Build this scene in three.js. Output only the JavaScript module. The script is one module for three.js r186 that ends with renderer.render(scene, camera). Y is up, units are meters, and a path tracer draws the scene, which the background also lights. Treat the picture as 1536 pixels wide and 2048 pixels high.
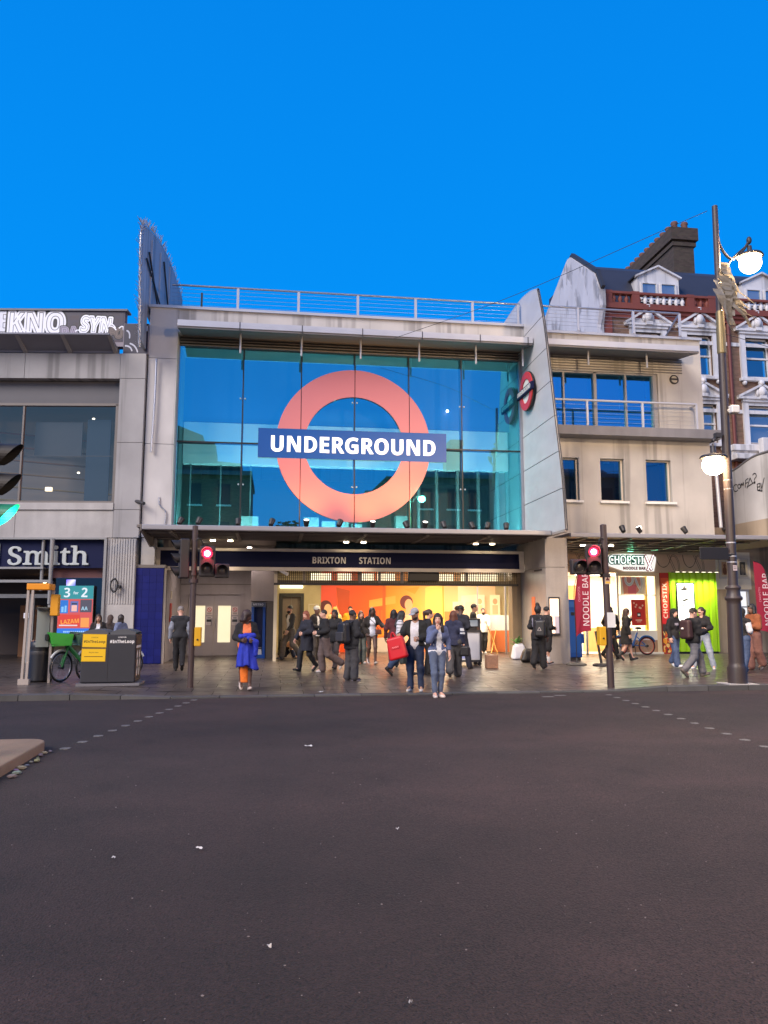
import * as THREE from 'three';
import { mergeGeometries } from 'three/addons/utils/BufferGeometryUtils.js';
import { RoundedBoxGeometry } from 'three/addons/geometries/RoundedBoxGeometry.js';
import { FontLoader } from 'three/addons/loaders/FontLoader.js';
import { TextGeometry } from 'three/addons/geometries/TextGeometry.js';
import { RectAreaLightUniformsLib } from 'three/addons/lights/RectAreaLightUniformsLib.js';

// ---------------------------------------------------------------- camera, sky, sun, exposure
const W = 768, H = 1024, RAD = Math.PI / 180;
const scene = new THREE.Scene();
const camera = new THREE.PerspectiveCamera(67.25, W / H, 0.1, 400);
camera.position.set(0, 1.6, 0);
camera.rotation.set(7.546 * RAD, -8 * RAD, 0, 'YXZ');
scene.add(camera);
const renderer = new THREE.WebGLRenderer({ antialias: true });
renderer.setSize(W, H);
renderer.toneMapping = THREE.LinearToneMapping;
renderer.toneMappingExposure = 1.7;
renderer.shadowMap.enabled = true;
RectAreaLightUniformsLib.init();

{ // dusk sky: deep blue overhead, paler towards the horizon and towards the afterglow behind the camera
  const w = 512, h = 256, data = new Float32Array(w * h * 4);
  const top = [0.0010, 0.104, 0.420], mid = [0.0008, 0.200, 0.620], glow = [0.16, 0.31, 0.56];
  for (let j = 0; j < h; j++) {
    const el = ((j + 0.5) / h - 0.5) * Math.PI, y = Math.max(0, Math.sin(el));
    for (let i = 0; i < w; i++) {
      const az = ((i + 0.5) / w - 0.5) * 2 * Math.PI, z = Math.sin(az) * Math.cos(el);
      const t = Math.pow(y, 1.15), west = Math.max(0, z) ** 1.5 * Math.exp(-y * 2.4);
      for (let c = 0; c < 3; c++) {
        let v = mid[c] * (1 - t) + top[c] * t;
        v = v * (1 - 0.75 * west) + glow[c] * 0.75 * west;
        if (el < 0) v = 0.03;
        data[(j * w + i) * 4 + c] = v;
      }
      data[(j * w + i) * 4 + 3] = 1;
    }
  }
  const t = new THREE.DataTexture(data, w, h, THREE.RGBAFormat, THREE.FloatType);
  t.mapping = THREE.EquirectangularReflectionMapping; t.magFilter = THREE.LinearFilter; t.needsUpdate = true;
  scene.background = t; scene.environment = t;
}
const sun = new THREE.DirectionalLight(new THREE.Color(1.0, 0.88, 0.78), 2.65);   // the afterglow: broad, soft, warm
sun.position.set(-40, 39, 15); sun.target.position.set(2, 2, -20);
sun.castShadow = true; sun.shadow.radius = 62;
sun.shadow.camera.left = -40; sun.shadow.camera.right = 40; sun.shadow.camera.top = 40; sun.shadow.camera.bottom = -40; sun.shadow.camera.far = 120;
scene.add(sun, sun.target);

// ---------------------------------------------------------------- helpers
const V3 = (x, y, z) => new THREE.Vector3(x, y, z);
function rng(seed) { let s = seed >>> 0; return () => { s = (s + 0x6d2b79f5) | 0; let t = Math.imul(s ^ (s >>> 15), 1 | s); t = (t + Math.imul(t ^ (t >>> 7), 61 | t)) ^ t; return ((t ^ (t >>> 14)) >>> 0) / 4294967296; }; }
const sm = (t, a, b) => { t = Math.min(Math.max((t - a) / (b - a), 0), 1); return t * t * (3 - 2 * t); };
const lerp = (a, b, t) => a + (b - a) * t;
const hash3 = (x, y, z) => { let h = (Math.imul(x, 374761393) + Math.imul(y, 668265263) + Math.imul(z, 2147483647 - 1911)) | 0; h = Math.imul(h ^ (h >>> 13), 1274126177); return ((h ^ (h >>> 16)) >>> 0) / 4294967296; };
function vnoise(x, y, z = 0, px = 0, py = 0) {       // value noise, periodic when px, py are set
  const xi = Math.floor(x), yi = Math.floor(y), zi = Math.floor(z), fx = x - xi, fy = y - yi, fz = z - zi;
  const u = fx * fx * (3 - 2 * fx), v = fy * fy * (3 - 2 * fy), w = fz * fz * (3 - 2 * fz);
  const X = (k) => (px ? ((k % px) + px) % px : k), Y = (k) => (py ? ((k % py) + py) % py : k);
  const c = (i, j, k) => hash3(X(xi + i), Y(yi + j), zi + k);
  const l = (k) => lerp(lerp(c(0, 0, k), c(1, 0, k), u), lerp(c(0, 1, k), c(1, 1, k), u), v);
  return fz === 0 ? l(0) : lerp(l(0), l(1), w);
}
function fbm(x, y, z, px, py, oct = 4) { let s = 0, a = 0.5, n = 0; for (let i = 0; i < oct; i++) { s += a * vnoise(x, y, z + i * 17, px, py); n += a; x *= 2; y *= 2; px *= 2; py *= 2; a *= 0.5; } return s / n; }

function dataTex(w, h, metres, fn) {                  // fn(u, v) -> [r, g, b] linear multipliers 0..1
  const d = new Uint8Array(w * h * 4);
  for (let j = 0; j < h; j++) for (let i = 0; i < w; i++) {
    const c = fn((i + 0.5) / w, (j + 0.5) / h, i, j), k = (j * w + i) * 4;
    d[k] = Math.max(0, Math.min(255, c[0] * 255)); d[k + 1] = Math.max(0, Math.min(255, c[1] * 255)); d[k + 2] = Math.max(0, Math.min(255, c[2] * 255)); d[k + 3] = 255;
  }
  const t = new THREE.DataTexture(d, w, h, THREE.RGBAFormat);
  t.wrapS = t.wrapT = THREE.RepeatWrapping; t.magFilter = THREE.LinearFilter; t.repeat.set(1 / metres[0], 1 / metres[1]); t.needsUpdate = true;
  return t;
}
function canvasTex(w, h, draw) {
  const c = document.createElement('canvas'); c.width = w; c.height = h;
  const g = c.getContext('2d'); draw(g, w, h);
  const t = new THREE.CanvasTexture(c); t.colorSpace = THREE.SRGBColorSpace; return t;
}
const col = (r, g, b) => new THREE.Color().setRGB(r, g, b);
const mats = [];
function mat(r, g, b, rough = 0.7, o = {}) {
  const m = new THREE.MeshPhysicalMaterial({ color: col(r, g, b), roughness: rough, side: THREE.DoubleSide, ...o }); mats.push(m); return m;
}
function glow(r, g, b, k = 1, base = 0.5) { return new THREE.MeshStandardMaterial({ color: col(base, base, base), roughness: 0.6, emissive: col(r, g, b), emissiveIntensity: k, side: THREE.DoubleSide }); }
function pane(r, g, b, ior = 1.6) { return new THREE.MeshPhysicalMaterial({ color: col(r, g, b), roughness: 0.02, transmission: 1, thickness: 0, ior, side: THREE.DoubleSide }); }

// geometry: everything non-indexed with position, normal and a uv in metres
function boxUV(g) {
  const p = g.attributes.position, n = g.attributes.normal, uv = new Float32Array(p.count * 2);
  for (let i = 0; i < p.count; i++) {
    const ax = Math.abs(n.getX(i)), ay = Math.abs(n.getY(i)), az = Math.abs(n.getZ(i));
    if (ay > ax && ay > az) { uv[2 * i] = p.getX(i); uv[2 * i + 1] = p.getZ(i); }
    else if (ax > az) { uv[2 * i] = p.getZ(i); uv[2 * i + 1] = p.getY(i); }
    else { uv[2 * i] = p.getX(i); uv[2 * i + 1] = p.getY(i); }
  }
  g.setAttribute('uv', new THREE.BufferAttribute(uv, 2)); return g;
}
function flat(g, keepUV) {
  if (g.index) g = g.toNonIndexed();
  for (const k of Object.keys(g.attributes)) if (!['position', 'normal', 'uv'].includes(k)) g.deleteAttribute(k);
  g.groups = []; g.clearGroups();
  return keepUV ? g : boxUV(g);
}
const B = (x0, x1, y0, y1, z0, z1) => flat(new THREE.BoxGeometry(Math.abs(x1 - x0), Math.abs(y1 - y0), Math.abs(z1 - z0)).translate((x0 + x1) / 2, (y0 + y1) / 2, (z0 + z1) / 2));
const RB = (x0, x1, y0, y1, z0, z1, r = 0.02, seg = 2) => flat(new RoundedBoxGeometry(Math.abs(x1 - x0), Math.abs(y1 - y0), Math.abs(z1 - z0), seg, r).translate((x0 + x1) / 2, (y0 + y1) / 2, (z0 + z1) / 2));
function cyl(a, b, r0, r1 = r0, seg = 12) {           // tapered rod from a to b
  const A = V3(...a), D = V3(...b).sub(A), L = D.length();
  const g = new THREE.CylinderGeometry(r1, r0, L, seg).translate(0, L / 2, 0);
  g.applyQuaternion(new THREE.Quaternion().setFromUnitVectors(V3(0, 1, 0), D.normalize())).translate(A.x, A.y, A.z);
  return flat(g);
}
function bar(a, b, w, h = w) {                        // square bar from a to b
  const A = V3(...a), D = V3(...b).sub(A), L = D.length();
  const g = new THREE.BoxGeometry(w, L, h).translate(0, L / 2, 0);
  g.applyQuaternion(new THREE.Quaternion().setFromUnitVectors(V3(0, 1, 0), D.normalize())).translate(A.x, A.y, A.z);
  return flat(g);
}
const ball = (x, y, z, r, sy = 1, seg = 12) => flat(new THREE.SphereGeometry(r, seg, Math.max(6, seg - 4)).scale(1, sy, 1).translate(x, y, z));
function tube(pts, r, n = 24, seg = 6) { return flat(new THREE.TubeGeometry(new THREE.CatmullRomCurve3(pts.map((p) => V3(...p))), n, r, seg)); }
const lathe = (pts, seg = 20) => flat(new THREE.LatheGeometry(pts.map((p) => new THREE.Vector2(...p)), seg));
function shapeOf(pts, holes = []) { const s = new THREE.Shape(pts.map((p) => new THREE.Vector2(...p))); for (const h of holes) s.holes.push(new THREE.Path(h.map((p) => new THREE.Vector2(...p)))); return s; }
function exZ(shape, z0, z1, seg = 24) { if (Array.isArray(shape)) shape = shapeOf(shape); return flat(new THREE.ExtrudeGeometry(shape, { depth: z1 - z0, bevelEnabled: false, curveSegments: seg }).translate(0, 0, z0)); }   // drawn in x, y
function exX(pts, x0, x1) { return flat(new THREE.ExtrudeGeometry(Array.isArray(pts) ? shapeOf(pts) : pts, { depth: x1 - x0, bevelEnabled: false }).rotateY(-Math.PI / 2).translate(x1, 0, 0)); }    // drawn in z, y
const rect = (x0, x1, y0, y1) => [[x0, y0], [x1, y0], [x1, y1], [x0, y1]];
const holed = (x0, x1, y0, y1, z0, z1, holes) => exZ(shapeOf(rect(x0, x1, y0, y1), holes.map((h) => rect(...h))), z0, z1);
function card(w, h) { return new THREE.PlaneGeometry(w, h); }    // flat print: keeps its own 0..1 uv

const taken = {};
function numbered(name) { const n = (taken[name] = (taken[name] ?? -1) + 1); return n ? name + '_' + String(n).padStart(3, '0') : name; }
function tag(o, label, category, group, kind) { if (label) o.userData.label = label; if (category) o.userData.category = category; if (group) o.userData.group = group; if (kind) o.userData.kind = kind; return o; }
function thing(name, label, category, pos = [0, 0, 0], turn = 0, group) { const o = new THREE.Group(); o.name = numbered(name); o.position.set(...pos); o.rotation.y = turn; scene.add(o); return tag(o, label, category, group); }
function mesh(name, geos, m, parent) {
  const list = [].concat(geos); const g = list.length > 1 ? mergeGeometries(list) : list[0];
  const o = new THREE.Mesh(g, m); o.name = name; o.castShadow = o.receiveShadow = true; parent.add(o); return o;
}
function single(name, geos, m, label, category, group) { const o = mesh(numbered(name), geos, m, scene); return tag(o, label, category, group); }
function struct(name, geos, m) { const o = mesh(numbered(name), geos, m, scene); o.userData.kind = 'structure'; return o; }
const sub = (name, parent) => { const g = new THREE.Group(); g.name = name; parent.add(g); return g; };
function print(name, w, h, tex, parent, pos, turn = 0, o = {}) {     // a printed sheet (poster, sticker, screen)
  const m = new THREE.MeshPhysicalMaterial({ map: tex, roughness: 0.5, side: THREE.DoubleSide, ...(o.glow ? { emissiveMap: tex, emissive: col(o.glow, o.glow, o.glow) } : {}), ...(o.alpha ? { transparent: true } : {}) });
  const k = new THREE.Mesh(card(w, h), m); k.name = name; k.position.set(...pos); k.rotation.y = turn; if (o.rz) k.rotation.z = o.rz; k.receiveShadow = true; parent.add(k); return k;
}
const loader = new FontLoader();
const FONT = { bold: await loader.loadAsync('fonts/droid/droid_sans_bold.typeface.json'), sans: await loader.loadAsync('fonts/droid/droid_sans_regular.typeface.json'), serif: await loader.loadAsync('fonts/droid/droid_serif_regular.typeface.json') };
function letters(text, font, size, depth, width, m, parent, place, weight = 0) {    // one mesh per letter, the whole fitted to width
  const gs = []; let x = 0;
  for (const ch of text) {
    if (ch === ' ') { x += size * 0.42; continue; }
    const adv = FONT[font].data.glyphs[ch].ha * size / FONT[font].data.resolution;
    const g = new TextGeometry(ch, { font: FONT[font], size, depth, curveSegments: 5, bevelEnabled: weight > 0, bevelThickness: 0.003, bevelSize: weight, bevelSegments: 1 }); g.translate(x, 0, 0); x += adv; gs.push(g);
  }
  const k = width / x;
  for (const g of gs) { g.scale(k, 1, 1); g.translate(-width / 2, 0, 0); const o = mesh('letter', flat(g), m, parent); place(o); }
}
function spot(pos, to, r, g, b, I, angle = 0.9, pen = 0.6, radius = 3) {
  const l = new THREE.SpotLight(col(r, g, b), I, 0, angle, pen, 2); l.position.set(...pos); l.target.position.set(...to); l.castShadow = true; l.shadow.radius = radius; scene.add(l, l.target); return l;
}
function point(pos, r, g, b, I, radius = 4) { const l = new THREE.PointLight(col(r, g, b), I, 0, 2); l.position.set(...pos); l.castShadow = true; l.shadow.radius = radius; scene.add(l); return l; }
function area(pos, rot, w, h, r, g, b, I) { const l = new THREE.RectAreaLight(col(r, g, b), I, w, h); l.position.set(...pos); l.rotation.set(...rot); scene.add(l); return l; }

// ---------------------------------------------------------------- materials
const T = {};
T.asphalt = (() => {
  const n = 1024, R = rng(5), grain = new Float32Array(n * n); for (let i = 0; i < n * n; i++) grain[i] = R();
  const at = (i, j) => grain[((j + n) % n) * n + ((i + n) % n)];
  return dataTex(n, n, [2.6, 2.6], (u, v, i, j) => {
    const f = (at(i, j) + at(i + 1, j) + at(i, j + 1) + at(i + 1, j + 1)) / 4, c = at(i >> 2, j >> 2), big = fbm(u * 5, v * 5, 2, 5, 5, 4);
    let s = 0.58 + 0.8 * (f - 0.5) + 0.5 * (c - 0.5) + 0.4 * (big - 0.5); if (at(i >> 1, (j >> 1) + 511) > 0.988) s += 0.35; if (at(i >> 2, (j >> 2) + 300) < 0.03) s -= 0.3;
    return [s, s * 0.985, s * 0.97];
  });
})();
T.concrete = dataTex(512, 512, [3.1, 3.1], (u, v) => {
  const a = fbm(u * 6, v * 6, 3, 6, 6, 5), streak = fbm(u * 22, v * 2, 9, 22, 2, 3), p = vnoise(u * 120, v * 120, 1, 120, 120);
  const s = 0.86 + 0.26 * (a - 0.5) + 0.16 * (streak - 0.5) + 0.05 * (p - 0.5); return [s, s * 0.99, s * 0.975];
});
T.stained = dataTex(512, 512, [3.7, 4.6], (u, v) => {
  const a = fbm(u * 5, v * 5, 4, 5, 5, 5), streak = sm(fbm(u * 17, v * 1, 5, 17, 1, 4), 0.52, 0.72) * (0.45 + 0.55 * vnoise(u * 9, v * 2, 7, 9, 2));
  const s = 0.88 + 0.36 * (a - 0.5) - 0.36 * streak; return [s, s * 0.99, s * 0.975];
});
T.mottled = dataTex(512, 512, [5.3, 5.3], (u, v) => { const a = fbm(u * 9, v * 5, 13, 9, 5, 5), b = sm(fbm(u * 20, v * 7, 31, 20, 7, 4), 0.5, 0.66), s = 0.95 - 0.5 * b * sm(a, 0.35, 0.7) + 0.3 * (a - 0.5); return [s, s * 0.99, s * 0.98]; });
T.brick = dataTex(512, 512, [1.8, 1.2], (u, v) => {
  const row = Math.floor(v * 16), x = u * 8 + (row & 1 ? 0.5 : 0), c = ((Math.floor(x) % 8) + 8) % 8, fx = x - Math.floor(x), fy = v * 16 - row;
  const mortar = fx < 0.05 || fy < 0.14, k = 0.62 + 0.38 * hash3(c, row, 3), n = 0.85 + 0.3 * vnoise(u * 60, v * 60, 2, 60, 60) * 0.5;
  return mortar ? [0.78, 0.8, 0.8] : [k * n, k * n * (0.86 + 0.16 * hash3(c, row, 8)), k * n * 0.82];
});
T.metal = dataTex(256, 256, [2.2, 2.2], (u, v) => { const s = 0.9 + 0.18 * (fbm(u * 4, v * 8, 6, 4, 8, 4) - 0.5); return [s, s, s]; });
T.rough = dataTex(256, 256, [1.7, 1.7], (u, v) => { const s = 0.75 + 0.5 * (fbm(u * 7, v * 7, 8, 7, 7, 4) - 0.5); return [s, s, s]; });
T.cloth = dataTex(256, 256, [0.35, 0.35], (u, v) => { const s = 0.82 + 0.35 * (fbm(u * 9, v * 9, 2, 9, 9, 4) - 0.5) + 0.1 * (vnoise(u * 90, v * 90, 0, 90, 90) - 0.5); return [s, s, s]; });
const M = {
  stone: mat(0.43, 0.41, 0.40, 0.85, { map: T.concrete, bumpMap: T.concrete, bumpScale: 0.006 }),
  render: mat(0.55, 0.53, 0.525, 0.85, { map: T.stained, bumpMap: T.concrete, bumpScale: 0.004 }),
  panel: mat(0.35, 0.34, 0.345, 0.85, { map: T.stained, bumpMap: T.concrete, bumpScale: 0.006 }),
  fin: mat(0.52, 0.51, 0.52, 0.55, { map: T.metal, roughnessMap: T.rough }),
  pier: mat(0.36, 0.325, 0.30, 0.5, { map: T.concrete, roughnessMap: T.rough }),
  alu: mat(0.50, 0.50, 0.54, 0.4, { map: T.metal, metalness: 0.3 }),
  steel: mat(0.42, 0.42, 0.46, 0.35, { metalness: 0.7, map: T.metal }),
  dark: mat(0.035, 0.032, 0.034, 0.5, { map: T.metal }),
  black: mat(0.012, 0.011, 0.013, 0.45),
  brownmetal: mat(0.17, 0.145, 0.13, 0.5, { map: T.metal }),
  soffit: mat(0.36, 0.31, 0.27, 0.6, { map: T.metal }),
  eave: mat(0.15, 0.14, 0.145, 0.6, { map: T.metal }), slat: mat(0.17, 0.16, 0.155, 0.5, { map: T.metal }),
  ledge: mat(0.17, 0.165, 0.18, 0.6, { map: T.concrete }),
  mauve: mat(0.40, 0.355, 0.355, 0.6, { map: T.concrete }),
  navy: mat(0.004, 0.007, 0.04, 0.6, { specularIntensity: 0.35 }),
  white: mat(0.74, 0.73, 0.72, 0.6, { map: T.concrete }),
  cream: mat(0.62, 0.54, 0.40, 0.7, { map: T.concrete }),
  trim: mat(0.66, 0.60, 0.54, 0.5, { map: T.metal }),
  bluebox: mat(0.01, 0.075, 0.36, 0.35),
};

// ---------------------------------------------------------------- ground
const KERB = -15.4;
function groundY(x, z) {
  if (z > KERB) return 0;
  const drop = sm(x, -3.6, -2.0) * (1 - sm(x, 6.9, 8.4));
  return 0.1 - 0.08 * drop * (1 - sm(-z, 15.4, 18.5));
}
{
  const road = new THREE.PlaneGeometry(150, 40, 300, 200).rotateX(-Math.PI / 2).translate(0, 0, KERB + 20.0);
  const p = road.attributes.position, c = new Float32Array(p.count * 3), uv = road.attributes.uv;
  for (let i = 0; i < p.count; i++) {
    const x = p.getX(i), z = p.getZ(i);
    let s = 0.88 + 0.7 * (fbm(x * 0.25 + 40, z * 0.9 + 40, 1, 0, 0, 5) - 0.5), warm = 0;
    s *= 1 - 0.26 * Math.exp(-(((z + 11.3) / 0.8) ** 2)) - 0.16 * Math.exp(-(((z + 13.2) / 0.5) ** 2));      // tracks worn dark along the lanes
    s *= 1 + 0.16 * Math.exp(-(((z + 9.3) / 0.5) ** 2)) - 0.24 * Math.exp(-(((z + 9.72) / 0.07) ** 2));       // joint between two surfaces
    s *= 1 + 0.20 * sm(x, -0.5, 3.0) * Math.exp(-(((z + 7.25) / 0.12) ** 2));
    s *= 1 - 0.20 * sm(z, -7.4, -6.5) * (1 - 0.8 * sm(x, -0.5, 3.0)); s *= 1 - 0.10 * Math.exp(-(((z + 4.9) / 0.5) ** 2)) + 0.10 * sm(x, 0.5, 2.2);  // near left darker, right lighter: lamp light on the road painted into the colour
    if (z < -9.75) { warm = 0.05; s *= 0.92; }
    if (x < -2.2 - (z + 9.7) * 0.06 && z < -9.6) { s *= 0.84; warm = -0.04; }                                          // darker surface outside the crossing
    if (x > 6.4 && z < -9.6) { s *= 0.93; warm = -0.05; }
    c.set([s * (1 + warm), s, s * (1 - warm)], i * 3); uv.setXY(i, x, z);
  }
  road.setAttribute('color', new THREE.BufferAttribute(c, 3));
  const m = mat(0.066, 0.0375, 0.0345, 0.87, { map: T.asphalt, bumpMap: T.asphalt, bumpScale: 0.014, vertexColors: true });
  const o = new THREE.Mesh(road, m); o.name = 'road'; o.userData.kind = 'structure'; o.receiveShadow = true; scene.add(o);
  // two lines of worn studs beside the crossing
  const paint = mat(0.22, 0.21, 0.21, 0.7, { map: T.asphalt }), R = rng(31);
  const worn = (w, d) => { const pts = []; for (let k = 0; k < 12; k++) { const a = k / 12 * 2 * Math.PI, q = (0.82 + 0.22 * R()); const cx = Math.cos(a), cz = Math.sin(a), e = 1 / Math.max(Math.abs(cx), Math.abs(cz)); pts.push([cx * Math.min(e, 1.38) * w / 2 * q, cz * Math.min(e, 1.38) * d / 2 * q]); } return pts; };
  const studs = (x0, z0, x1, z1, n) => { for (let k = 0; k < n; k++) { const t = k / (n - 1), x = lerp(x0, x1, t), z = lerp(z0, z1, t); const g = flat(new THREE.ExtrudeGeometry(shapeOf(worn(0.125, 0.135)), { depth: 0.006, bevelEnabled: false }).rotateX(-Math.PI / 2)).translate(x, 0.001, z); mesh('crossing_stud', g, paint, o); } };
  studs(-1.47, -15.1, -2.46, -9.95, 12);
  studs(6.62, -14.9, 5.92, -8.9, 13);
  for (const [x, z] of [[5.3, -14.75], [5.62, -14.95]]) mesh('paint_remnant', B(x - 0.11, x + 0.11, 0.001, 0.006, z - 0.06, z + 0.06), paint, o);
  { const Rg = rng(90), gr = []; for (let k = 0; k < 330; k++) { const z = -2.9 - 6 * Rg() ** 2.2, x = (Rg() * 2 - 0.85) * (1.3 - z * 0.45), s = 0.0016 + 0.0042 * Rg() ** 3 - z * 0.0002; gr.push(flat(new THREE.DodecahedronGeometry(s, 0).scale(1.3, 0.5, 1).rotateY(Rg() * 6).translate(x, 0.002, z))); } const gm = mesh('grit', gr, mat(0.20, 0.17, 0.16, 0.8), o); gm.userData.kind = 'stuff'; }
  // sheet of bed under everything out to the horizon
  struct('ground', B(-200, 200, -0.3, -0.02, -200, 200), mat(0.08, 0.075, 0.07, 0.9));
}
{ // pavement: one bed that follows the dropped kerb, with dark granite slabs laid on it
  const grid = (x0, x1, z0, z1, nx, nz, dy) => { const g = new THREE.PlaneGeometry(x1 - x0, z1 - z0, nx, nz).rotateX(-Math.PI / 2).translate((x0 + x1) / 2, 0, (z0 + z1) / 2), p = g.attributes.position; for (let i = 0; i < p.count; i++) p.setY(i, groundY(p.getX(i), Math.min(p.getZ(i), KERB - 0.001)) + dy); g.computeVertexNormals(); return flat(g); };
  const bed = struct('pavement', grid(-40, 45, -45, KERB - 0.15, 170, 60, -0.012), mat(0.05, 0.046, 0.044, 0.8, { map: T.concrete }));
  const R = rng(77), pos = [], nor = [], colr = [], uvs = [];
  const quad = (x0, x1, z0, z1) => {
    const s = 0.80 + 0.34 * R() - 0.10 * (R() > 0.9), t = 0.012 * (R() - 0.5), y = (x, z) => groundY(x, Math.min(z, KERB - 0.001)) + t * 0.15;
    const a = [x0, y(x0, z0), z0], b = [x1, y(x1, z0), z0], c = [x1, y(x1, z1), z1], d = [x0, y(x0, z1), z1];
    for (const q of [a, d, c, a, c, b]) { pos.push(...q); nor.push(t, 1, t); colr.push(s * (1 + t), s, s * (1 - 2 * t)); uvs.push(q[0] + s * 9, q[2] + s * 5); }
  };
  let row = 0;
  for (let z = KERB - 0.32; z > -31; z -= 0.62, row++) for (let x = -12 + (row & 1) * 0.45; x < 22; x += 0.9) quad(x + 0.006, x + 0.894, z - 0.614, z - 0.006);
  const g = new THREE.BufferGeometry(); g.setAttribute('position', new THREE.Float32BufferAttribute(pos, 3)); g.setAttribute('normal', new THREE.Float32BufferAttribute(nor, 3)); g.setAttribute('uv', new THREE.Float32BufferAttribute(uvs, 2)); g.setAttribute('color', new THREE.Float32BufferAttribute(colr, 3)); 
  const o = new THREE.Mesh(g, mat(0.088, 0.070, 0.062, 0.46, { map: T.concrete, roughnessMap: T.rough, vertexColors: true })); o.name = 'paving_slabs'; o.userData.kind = 'stuff'; o.receiveShadow = true; bed.add(o);
  // kerb stones, each its own
  const km = [0.085, 0.07, 0.10, 0.078].map((k) => mat(k, k * 0.96, k * 0.94, 0.75, { map: T.concrete }));
  for (let i = 0, x = -12; x < 20; x += 0.915, i++) {
    const y0 = groundY(x, KERB - 0.01), y1 = groundY(x + 0.9, KERB - 0.01);
    const s = [[x, -0.05], [x + 0.9, -0.05], [x + 0.9, y1 + 0.004], [x, y0 + 0.004]];
    mesh('kerb_stone', exZ(s, KERB - 0.31, KERB), km[(i * 7) % 4], bed);
  }
}
{ // traffic island corner at the lower left
  const s = new THREE.Shape(); s.moveTo(-9, 4); s.lineTo(-9, 10.05); s.lineTo(-2.95, 10.05); s.quadraticCurveTo(-2.68, 10.05, -2.68, 9.75); s.lineTo(-2.68, 4.0); s.lineTo(-9, 4);
  const up = (sh, y0, y1) => flat(new THREE.ExtrudeGeometry(sh, { depth: y1 - y0, bevelEnabled: true, bevelThickness: 0.02, bevelSize: 0.02, bevelSegments: 2 }).rotateX(-Math.PI / 2).translate(0, y0, 0));
  struct('traffic_island', up(s, 0.0, 0.09), mat(0.26, 0.17, 0.115, 0.85, { map: T.concrete, bumpMap: T.asphalt, bumpScale: 0.008 }));
}

// ---------------------------------------------------------------- the station building
const TINT = { glass: new THREE.MeshPhysicalMaterial({ color: col(0.10, 0.80, 1.0), roughness: 0.006, metalness: 1, transparent: true, opacity: 0.5, side: THREE.DoubleSide }), window: new THREE.MeshPhysicalMaterial({ color: col(0.14, 0.52, 0.80), roughness: 0.04, metalness: 1, transparent: true, opacity: 0.74, side: THREE.DoubleSide }), clear: pane(0.93, 0.96, 0.95, 1.6), terrace: new THREE.MeshPhysicalMaterial({ color: col(0.26, 0.42, 0.52), roughness: 0.05, metalness: 1, transparent: true, opacity: 0.6, side: THREE.DoubleSide }), dim: new THREE.MeshPhysicalMaterial({ color: col(0.07, 0.26, 0.40), roughness: 0.02, metalness: 1, transparent: true, opacity: 0.6, side: THREE.DoubleSide }) };
const station = thing('station_building', 'pale stone station building with a tall blue glass front and a projecting fin wall', 'station building');
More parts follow.
